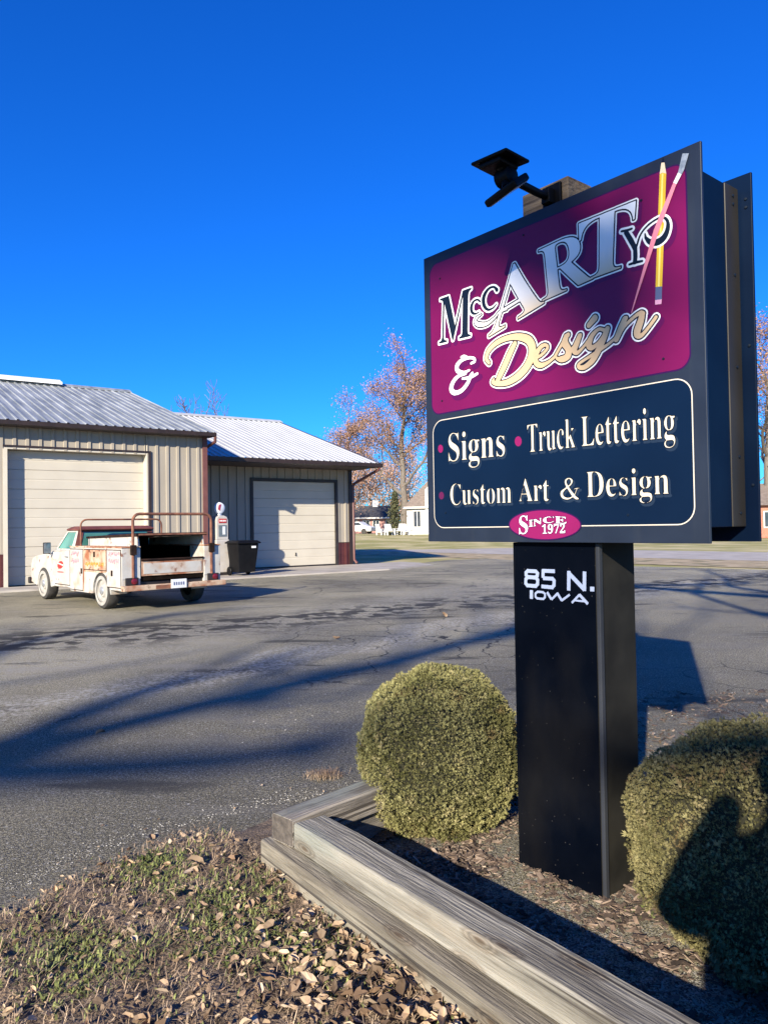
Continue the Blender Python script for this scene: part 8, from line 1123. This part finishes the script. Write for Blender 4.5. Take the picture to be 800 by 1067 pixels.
# white garden chairs on the lawn
M_wht = mat('white garden paint', (0.78, 0.78, 0.76), (0.72, 0.72, 0.70), 8, 0.5)
CH = thing('garden_chair', 'white slatted garden chair on the far lawn', 'chair', (0.5, 66.5, gz(0.5, 66.5)), 0.4, 'white garden chairs before the white house')
g = MB(); g.prism([(-0.30, 0.36), (0.30, 0.26), (0.30, 0.30), (-0.30, 0.40)], 'x', -0.28, 0.28); g.build('seat', M_wht, CH)
g = MB(); g.prism([(0.26, 0.26), (0.55, 1.0), (0.59, 0.98), (0.31, 0.25)], 'x', -0.30, 0.30); g.build('backrest', M_wht, CH)
for x in (-0.36, 0.36):
    g = MB(); g.box((x-0.06, -0.36, 0.54), (x+0.06, 0.46, 0.57)); g.build('arm', M_wht, CH)
    g = MB(); g.box((x-0.03, -0.34, 0), (x+0.03, -0.26, 0.539)); g.build('leg', M_wht, CH)
    g = MB(); g.box((x-0.03, 0.30, 0), (x+0.03, 0.38, 0.539)); g.build('leg', M_wht, CH)
for x, y, a, lab in ((1.35, 67.2, -0.5, 'white garden chair turned away in the middle of the lawn group'), (2.2, 66.4, 0.9, 'white garden chair in front of the house window'), (-0.2, 67.5, 2.2, 'white garden chair farthest from the white house')):
    c = copy_tree(CH); c.location = (x, y, gz(x, y)); c.rotation_euler = (0, 0, a); c['label'] = lab
CR = thing('parked_car', 'white parked car beside the distant pinkish house', 'car', (-3.2, 84, 0.62), rad(70))
g = MB(); g.prism([(-2.1, 0.3), (-2.15, 0.75), (-1.3, 0.95), (-0.7, 1.38), (0.8, 1.38), (1.4, 0.98), (2.1, 0.85), (2.15, 0.3)], 'x', -0.85, 0.85); g.build('body', M_wht, CR, 0.05)
for s in (-1, 1):
    g = MB(); g.prism([(-1.15, 0.97), (-0.68, 1.30), (0.75, 1.30), (1.2, 0.99)], 'x', s*0.853, s*0.858); g.build('side_window', M_wing, CR)
    for y in (-1.3, 1.35):
        g = MB(); g.lathe([(0.0, -0.1), (0.31, -0.1), (0.32, 0.1), (0.0, 0.1)], (s*0.78, y, 0.32), 'x', 18, False); g.build('wheel', M_tyre, CR)

# ------------------------------------------------------------------ dead leaves, grass and chips near the camera
def leaf_mesh(g, c, nrm, s, a, rr, curl):
    n = Vector(nrm).normalized(); u = n.orthogonal().normalized(); v = n.cross(u); u, v = u*cos(a)+v*sin(a), v*cos(a)-u*sin(a)
    wv = rr.uniform(0.32, 0.78); o = len(g.v); L = ((-1.0, 0, 0), (-0.55, wv*0.8, 1), (0.1, wv, 1), (0.62, wv*0.55, 0.9), (1.0, 0, 0.3), (0.62, -wv*0.6, 0.9), (0.1, -wv, 1), (-0.55, -wv*0.75, 1), (-0.2, 0, 0), (0.4, 0, 0.1))
    bend = rr.uniform(-0.2, 0.5)
    for x, y, h in L:
        g.v.append(tuple(c+u*x*s+v*y*s*rr.uniform(0.72, 1.2)+n*s*(h*curl+bend*x*x)))
    g.f += [(o, o+1, o+8), (o+1, o+2, o+9, o+8), (o+2, o+3, o+9), (o+3, o+4, o+9), (o+4, o+5, o+9), (o+5, o+6, o+9), (o+6, o+7, o+8, o+9), (o+7, o, o+8)]; g.sm += [False]*8
M_dead = mat('dead leaves', (0.15, 0.095, 0.058), (0.37, 0.265, 0.17), 4.0, 0.8, island=0.55, spec=0.3, lo=0.42, hi=0.58)
M_dead2 = mat('pale dead leaves', (0.32, 0.235, 0.155), (0.42, 0.325, 0.23), 9, 0.8, island=0.35, spec=0.3)
rr = random.Random(21); g = MB(); g2 = MB()
tim = lambda x, y: ((Vector((x, y))-Vector((-0.50, 3.105))).dot(Vector((-0.811, -0.585))))   # metres outside the lower timber
cnt = 0
while cnt < 6500:
    y = 0.9+3.0*rr.random()**1.0; x = rr.uniform(-2.6, 0.9)
    t_ = tim(x, y)
    if t_ < 0.02 or edge_dist(x, y) < 0.03: continue
    dens = 0.16+0.95*math.exp(-max(0, t_-0.03)/0.20)*sstep(3.05, 2.2, y)+0.35*sstep(2.5, 1.8, y)+0.25*max(0, noise.noise((x*3, y*3, 2)))
    if rr.random() > dens: continue
    cnt += 1
    s = (0.007+0.022*rr.random()**1.8)*(1.35 if t_ < 0.35 and y < 2.6 else 1.0)*(1+0.6*sstep(2.6, 1.7, y)*rr.random())*(0.68 if t_ > 0.35 else 0.72)
    z = soil_z(x, y)+rr.uniform(0.004, 0.028)
    leaf_mesh(g2 if rr.random() < 0.22 else g, Vector((x, y, z)), (rr.gauss(0, .45), rr.gauss(0, .45), 1), s, rr.random()*6.3, rr, rr.uniform(-0.25, 0.95))
for i in range(46):                                   # some large pale ones
    x, y = rr.uniform(-2.2, 0.5), rr.uniform(1.2, 3.2)
    if tim(x, y) > 0.06 and edge_dist(x, y) > 0.1: leaf_mesh(g2 if i % 3 else g, Vector((x, y, soil_z(x, y)+0.02)), (rr.gauss(0, .3), rr.gauss(0, .3), 1), rr.uniform(0.026, 0.042), rr.random()*6.3, rr, rr.uniform(0, .7))
for i in range(170):                                  # a few in the bed and out on the asphalt edge
    x, y = rr.uniform(-0.1, 2.2), rr.uniform(1.6, 5.6)
    if in_bed(x, y, 0.25): leaf_mesh(g, Vector((x, y, bed_z(x, y)+0.012)), (rr.gauss(0, .4), rr.gauss(0, .4), 1), rr.uniform(0.008, 0.02), rr.random()*6, rr, rr.uniform(0, .5))
for m_ in (g, g2):
    for i in range(90):
        x, y = rr.uniform(-2.2, 0.6), rr.uniform(2.2, 4.9)
        if -0.30 < edge_dist(x, y) < 0.02: leaf_mesh(m_, Vector((x, y, 0.008)), (rr.gauss(0, .2), rr.gauss(0, .2), 1), rr.uniform(0.006, 0.014), rr.random()*6, rr, rr.uniform(0, .4))
for i in range(260):                                  # broken twigs
    x, y = rr.uniform(-2.4, 0.8), rr.uniform(1.1, 3.7)
    if tim(x, y) < 0.03 or edge_dist(x, y) < 0.02: continue
    a = rr.random()*6.3; ln = rr.uniform(0.02, 0.09); z = soil_z(x, y)+0.008
    g.tube([(x, y, z), (x+cos(a)*ln*.5+rr.gauss(0, .004), y+sin(a)*ln*.5+rr.gauss(0, .004), z+rr.uniform(0, .012)), (x+cos(a)*ln, y+sin(a)*ln, z+rr.uniform(0, .01))], [0.0018, 0.0014, 0.0008], 4)
tag(g.build('fallen_leaves', M_dead), 'brown dead leaves littering the soil beside the timbers', 'leaves', kind='stuff')
tag(g2.build('pale_fallen_leaves', M_dead2), 'pale curled dead leaves among the brown litter', 'leaves', kind='stuff')
# straw and green weeds
gs = MB(); gg = MB(); rr = random.Random(5); k = 0
def blade(g, x, y, z, h, w_, lean, a):
    d = Vector((cos(a), sin(a), 0)); q = Vector((-sin(a), cos(a), 0))*w_; b = Vector((x, y, z)); m1 = b+d*lean*h*0.45+Vector((0, 0, h*0.6)); t = b+d*lean*h*1.1+Vector((0, 0, h*(1-0.35*lean)))
    o = len(g.v); g.v += [tuple(b-q), tuple(b+q), tuple(m1+q*0.7), tuple(m1-q*0.7), tuple(t)]; g.f += [(o, o+1, o+2, o+3), (o+3, o+2, o+4)]; g.sm += [False, False]
while k < 27000:
    x, y = rr.uniform(-2.8, 0.7), rr.uniform(0.9, 4.1)
    e = edge_dist(x, y)
    if e < 0.0 or tim(x, y) < 0.0: continue
    k += 1; nn = noise.noise((x*2.6, y*2.6, 4)); z = soil_z(x, y)
    green = 0.24+nn*1.1-0.5*sstep(0.30, 0.0, e)
    if rr.random() < max(0.05, green)*0.9:
        for _ in range(2): blade(gg, x+rr.gauss(0, .008), y+rr.gauss(0, .008), z-0.002, rr.uniform(0.010, 0.034), rr.uniform(0.0018, 0.0045), rr.uniform(0.2, 1.4), rr.random()*6.3)
    elif rr.random() < 0.75: blade(gs, x, y, z-0.002, rr.uniform(0.012, 0.05), rr.uniform(0.0007, 0.0017), rr.uniform(0.5, 2.2), rr.random()*6.3)
for i in range(110):                                  # little weed at the post, dry tuft by the back timber
    x, y = 0.93+rr.gauss(0, .035), 2.70+rr.gauss(0, .03); blade(gg, x, y, bed_z(x, y), rr.uniform(0.015, 0.03), 0.003, rr.uniform(.3, 1.2), rr.random()*6.3)
for i in range(420):
    x, y = -0.36+rr.gauss(0, .05), 4.22+rr.gauss(0, .035); blade(gs, x, y, 0.0, rr.uniform(0.02, 0.05), 0.0012, rr.uniform(.3, 1.6), rr.random()*6.3)
tag(gs.build('dry_grass', mat('dry straw', (0.23, 0.155, 0.10), (0.44, 0.325, 0.215), 6, 0.85, island=0.4)), 'thin dry straw coloured grass over the soil', 'grass', kind='stuff')
tag(gg.build('green_grass', mat('green weeds', (0.10, 0.125, 0.03), (0.20, 0.215, 0.07), 3, 0.8, island=0.4)), 'low green weeds growing through the leaf litter', 'grass', kind='stuff')
# bark chips
g = MB(); g2 = MB(); rr = random.Random(9); k = 0
while k < 24000:
    x, y = (rr.uniform(-0.5, 1.9), rr.uniform(1.2, 4.0)) if k % 5 else (rr.uniform(-0.5, 3.2), rr.uniform(3.0, 6.2))
    if not in_bed(x, y, 0.0) and not (edge_dist(x, y) > 0 and y > 4): continue
    if y > 4.2 and rr.random() < 0.5: continue
    k += 1; s = rr.uniform(0.008, 0.026); a = rr.random()*6.3; c = Vector((x, y, bed_z(x, y)+rr.uniform(0.003, 0.016)))
    n = Vector((rr.gauss(0, .35), rr.gauss(0, .35), 1)).normalized(); u = n.orthogonal().normalized(); v = n.cross(u); u, v = u*cos(a)+v*sin(a), v*cos(a)-u*sin(a)
    wv = s*rr.uniform(0.16, 0.42); th = n*rr.uniform(0.002, 0.005); P4 = [c-u*s-v*wv, c+u*s*0.9-v*wv*0.7, c+u*s+v*wv, c-u*s*0.8+v*wv*0.8]
    q = g2 if rr.random() < 0.30 else g
    q.add([tuple(p) for p in P4]+[tuple(p+th) for p in P4], [(4, 5, 6, 7), (0, 1, 5, 4), (1, 2, 6, 5), (2, 3, 7, 6), (3, 0, 4, 7)])
tag(g.build('bark_chips', mat('bark chips', (0.045, 0.030, 0.023), (0.13, 0.09, 0.065), 20, 0.9, island=0.5)), 'dark bark chips covering the planting bed', 'mulch', kind='stuff')
tag(g2.build('pale_bark_chips', mat('pale chips', (0.15, 0.108, 0.08), (0.27, 0.205, 0.155), 20, 0.9, island=0.4)), 'greyed pale wood chips scattered over the mulch', 'mulch', kind='stuff')
# loose gravel along the bed and the lot edge
g = MB(); rr = random.Random(13)
for i in range(2600):
    if i < 1500: t_ = rr.random(); j = rr.randrange(1, len(EDGE)-2); ax, ay = EDGE[j]; bx_, by_ = EDGE[j+1]; x, y = ax+(bx_-ax)*t_+rr.gauss(0, .07), ay+(by_-ay)*t_+rr.gauss(0, .07)
    else: x, y = rr.uniform(-1.0, 5.0), rr.uniform(4.2, 10.0); 
    if i >= 1500 and noise.noise((x*.5, y*.5, 7)) < 0.05 : continue
    s = rr.uniform(0.002, 0.0055)*(1.4 if i >= 1500 else 1); z = 0.0 if edge_dist(x, y) < 0 else soil_z(x, y)
    g.add([(x+s*rr.uniform(.6, 1.2)*p, y+s*rr.uniform(.6, 1.2)*q, z+s*h) for p, q, h in ((1, 0, .2), (0, 1, .3), (-1, 0, .2), (0, -1, .3), (.2, .1, 1.0))], [(0, 1, 4), (1, 2, 4), (2, 3, 4), (3, 0, 4)])
tag(g.build('gravel', mat('loose gravel', (0.30, 0.28, 0.25), (0.44, 0.42, 0.38), 40, 0.85, island=0.4)), 'loose pale gravel along the lot edge', 'gravel', kind='stuff')
# single leaves out on the asphalt
for (x, y, s, lab) in ((-1.978, 5.165, 0.040, 'single curled brown leaf lying on the near asphalt in the shadow'), (0.90, 11.45, 0.085, 'single brown leaf far out on the sunny asphalt'), (-0.62, 9.3, 0.05, 'small dry leaf on the pale dust of the lot')):
    rr = random.Random(int(x*100)); g = MB(); leaf_mesh(g, Vector((0, 0, 0.012)), (0.15, -0.2, 1), s, rr.random()*6, rr, 0.5); o = g.build('dry_leaf', M_dead); o.location = (x, y, 0.0)
    tag(o, lab, 'leaf', 'single leaves on the asphalt')

# ------------------------------------------------------------------ behind the camera: what throws the soft shadows
def up_sun(sx, sy, z):
    """the point at height z whose shadow lands at sx, sy"""
    k = z/math.tan(rad(SUN_EL)); return Vector((sx-k*sin(rad(SUN_AZ)), sy-k*cos(rad(SUN_AZ)), z))
T = thing('tree', 'wide bare oak whose limbs shade the near asphalt and the sign', 'tree', (0, 0, 0)); g = MB(); tips = []; rr = random.Random(3)
fork = up_sun(-3.6, 3.9, 11.5); base = Vector((fork.x-0.3, fork.y, -0.1))
g.tube([base, base+Vector((0.05, 0, 5)), fork], [0.46, 0.38, 0.30], 10)
A = [fork, up_sun(-2.7, 4.35, 11.8), up_sun(-1.7, 4.42, 12.0), up_sun(-0.95, 4.55, 12.1), up_sun(-0.35, 4.75, 12.3)]
g.tube(A, [0.22, 0.18, 0.15, 0.13, 0.06], 8)
C_ = [fork, up_sun(-2.3, 4.9, 12.2), up_sun(-1.5, 5.95, 12.7), up_sun(-0.6, 7.0, 13.1), up_sun(0.1, 7.75, 13.4), up_sun(1.0, 9.0, 13.8), up_sun(2.2, 10.1, 14.2), up_sun(2.74, 9.3, 14.2), up_sun(2.78, 8.3, 14.2), up_sun(2.64, 7.6, 14.2), up_sun(2.5, 7.2, 14.2)]
g.tube(C_, [0.22, 0.19, 0.17, 0.18, 0.17, 0.15, 0.17, 0.21, 0.23, 0.17, 0.08], 8)
G_ = [C_[5], up_sun(1.9, 10.4, 14.2), up_sun(2.9, 12.2, 15), up_sun(3.6, 13.8, 15.5)]
g.tube(G_, [0.15, 0.13, 0.10, 0.05], 8)
H_ = [C_[1], up_sun(-2.4, 5.6, 12.6), up_sun(-2.0, 6.7, 13), up_sun(-1.2, 7.9, 13.6)]
g.tube(H_, [0.16, 0.14, 0.11, 0.05], 8)
I_ = [C_[2], up_sun(-0.9, 6.0, 12.7), up_sun(-0.2, 6.35, 12.8)]
g.tube(I_, [0.10, 0.08, 0.04], 8)
D_ = [fork, up_sun(-4.4, 6.0, 13), up_sun(-4.6, 9.5, 14.5), up_sun(-3.6, 12.5, 16)]
g.tube(D_, [0.22, 0.17, 0.12, 0.08], 8)
for pts, m_ in ((A, 4), (C_, 9), (D_, 6), (G_, 3), (H_, 4), (I_, 2)):
    for i in range(m_):
        q = pts[1+i % (len(pts)-1)]; grow(g, tips, q, (rr.gauss(0, 1), rr.gauss(0, 1), 0.5), rr.uniform(0.9, 1.8), 0.05, 1, rr, minr=0.014)
g.build('trunk', M_barkd, T)
T = thing('tree', 'bare tree whose limbs cross above the photographer and shade the lot beyond the sign', 'tree', (0, 0, 0)); g = MB(); tips = []
b2 = Vector((4.6, -4.5, -0.1)); f2 = Vector((4.4, -4.6, 6.2)); g.tube([b2, f2], [0.34, 0.22], 10)
for S_ in (((5.6, 11.2), (6.0, 14.5), (7.5, 17.5)), ((7.6, 12.6), (7.4, 16.0), (8.6, 19)), ((5.0, 17.0), (6.3, 16.6), (8.2, 16.8)), ((9.5, 13), (10, 17), (11, 21)), ((3.4, 3.1), (2.1, 3.95), (1.3, 4.0))):
    pts = [f2]+[up_sun(x, y, z) for (x, y), z in zip(S_, (7.6, 8.4, 9.2))]; g.tube(pts, [0.15, 0.12, 0.115, 0.09] if S_[0][1] < 4 else [0.15, 0.12, 0.09, 0.05], 8)
    for q in pts[1:]:
        for i in range(2): grow(g, tips, q, (rr.gauss(0, 1), rr.gauss(0, 1), 0.4), rr.uniform(0.9, 1.6), 0.035, 1, rr, minr=0.010)
g.build('trunk', M_barkd, T)
# the person taking the picture
PN = None
sk = [((0, 0, 0.95), .235, .17, -1), ((0, 0.0, 1.15), .235, .16, 0), ((0, -0.01, 1.33), .22, .15, 1), ((0, 0.0, 1.43), .07, .07, 2), ((0, 0.02, 1.53), .10, .11, 3), ((0, 0.02, 1.63), .095, .10, 4)]
for s in (-1, 1):
    i0 = len(sk); sk += [((s*0.19, 0, 1.36), .065, .065, 2), ((s*0.29, 0.05, 1.16), .085, .085, i0), ((s*0.19, 0.17, 1.30), .065, .065, i0+1), ((s*0.10, 0.26, 1.42), .045, .035, i0+2)]
    i1 = len(sk); sk += [((s*0.11, 0, 0.82), .15, .14, 0), ((s*0.13, 0.02, 0.48), .12, .12, i1), ((s*0.13, 0, 0.10), .085, .085, i1+1), ((s*0.14, 0.12, 0.04), .045, .035, i1+2)]
me = bpy.data.meshes.new('person'); me.from_pydata([p for p, *_ in sk], [(i, q) for i, (_, _, _, q) in enumerate(sk) if q >= 0], [])
po = bpy.data.objects.new('person', me); COL.objects.link(po); po.scale = (1.14, 1.12, 1.14); po.location = (0.23, -0.45, 0.0); po.rotation_euler = (0, 0, rad(-8))
sm_ = po.modifiers.new('body', 'SKIN'); sm_.use_smooth_shade = True; po.modifiers.new('smooth', 'SUBSURF').levels = 1
for i, (_, rx, ry, _) in enumerate(sk): me.skin_vertices[0].data[i].radius = (rx, ry); me.skin_vertices[0].data[i].use_root = (i == 0)
me.materials.append(mat('dark jacket', (0.03, 0.035, 0.05), (0.05, 0.055, 0.075), 9, 0.8))
tag(po, 'person in a dark jacket holding a phone up, whose shadow falls on the shaded shrub', 'person')
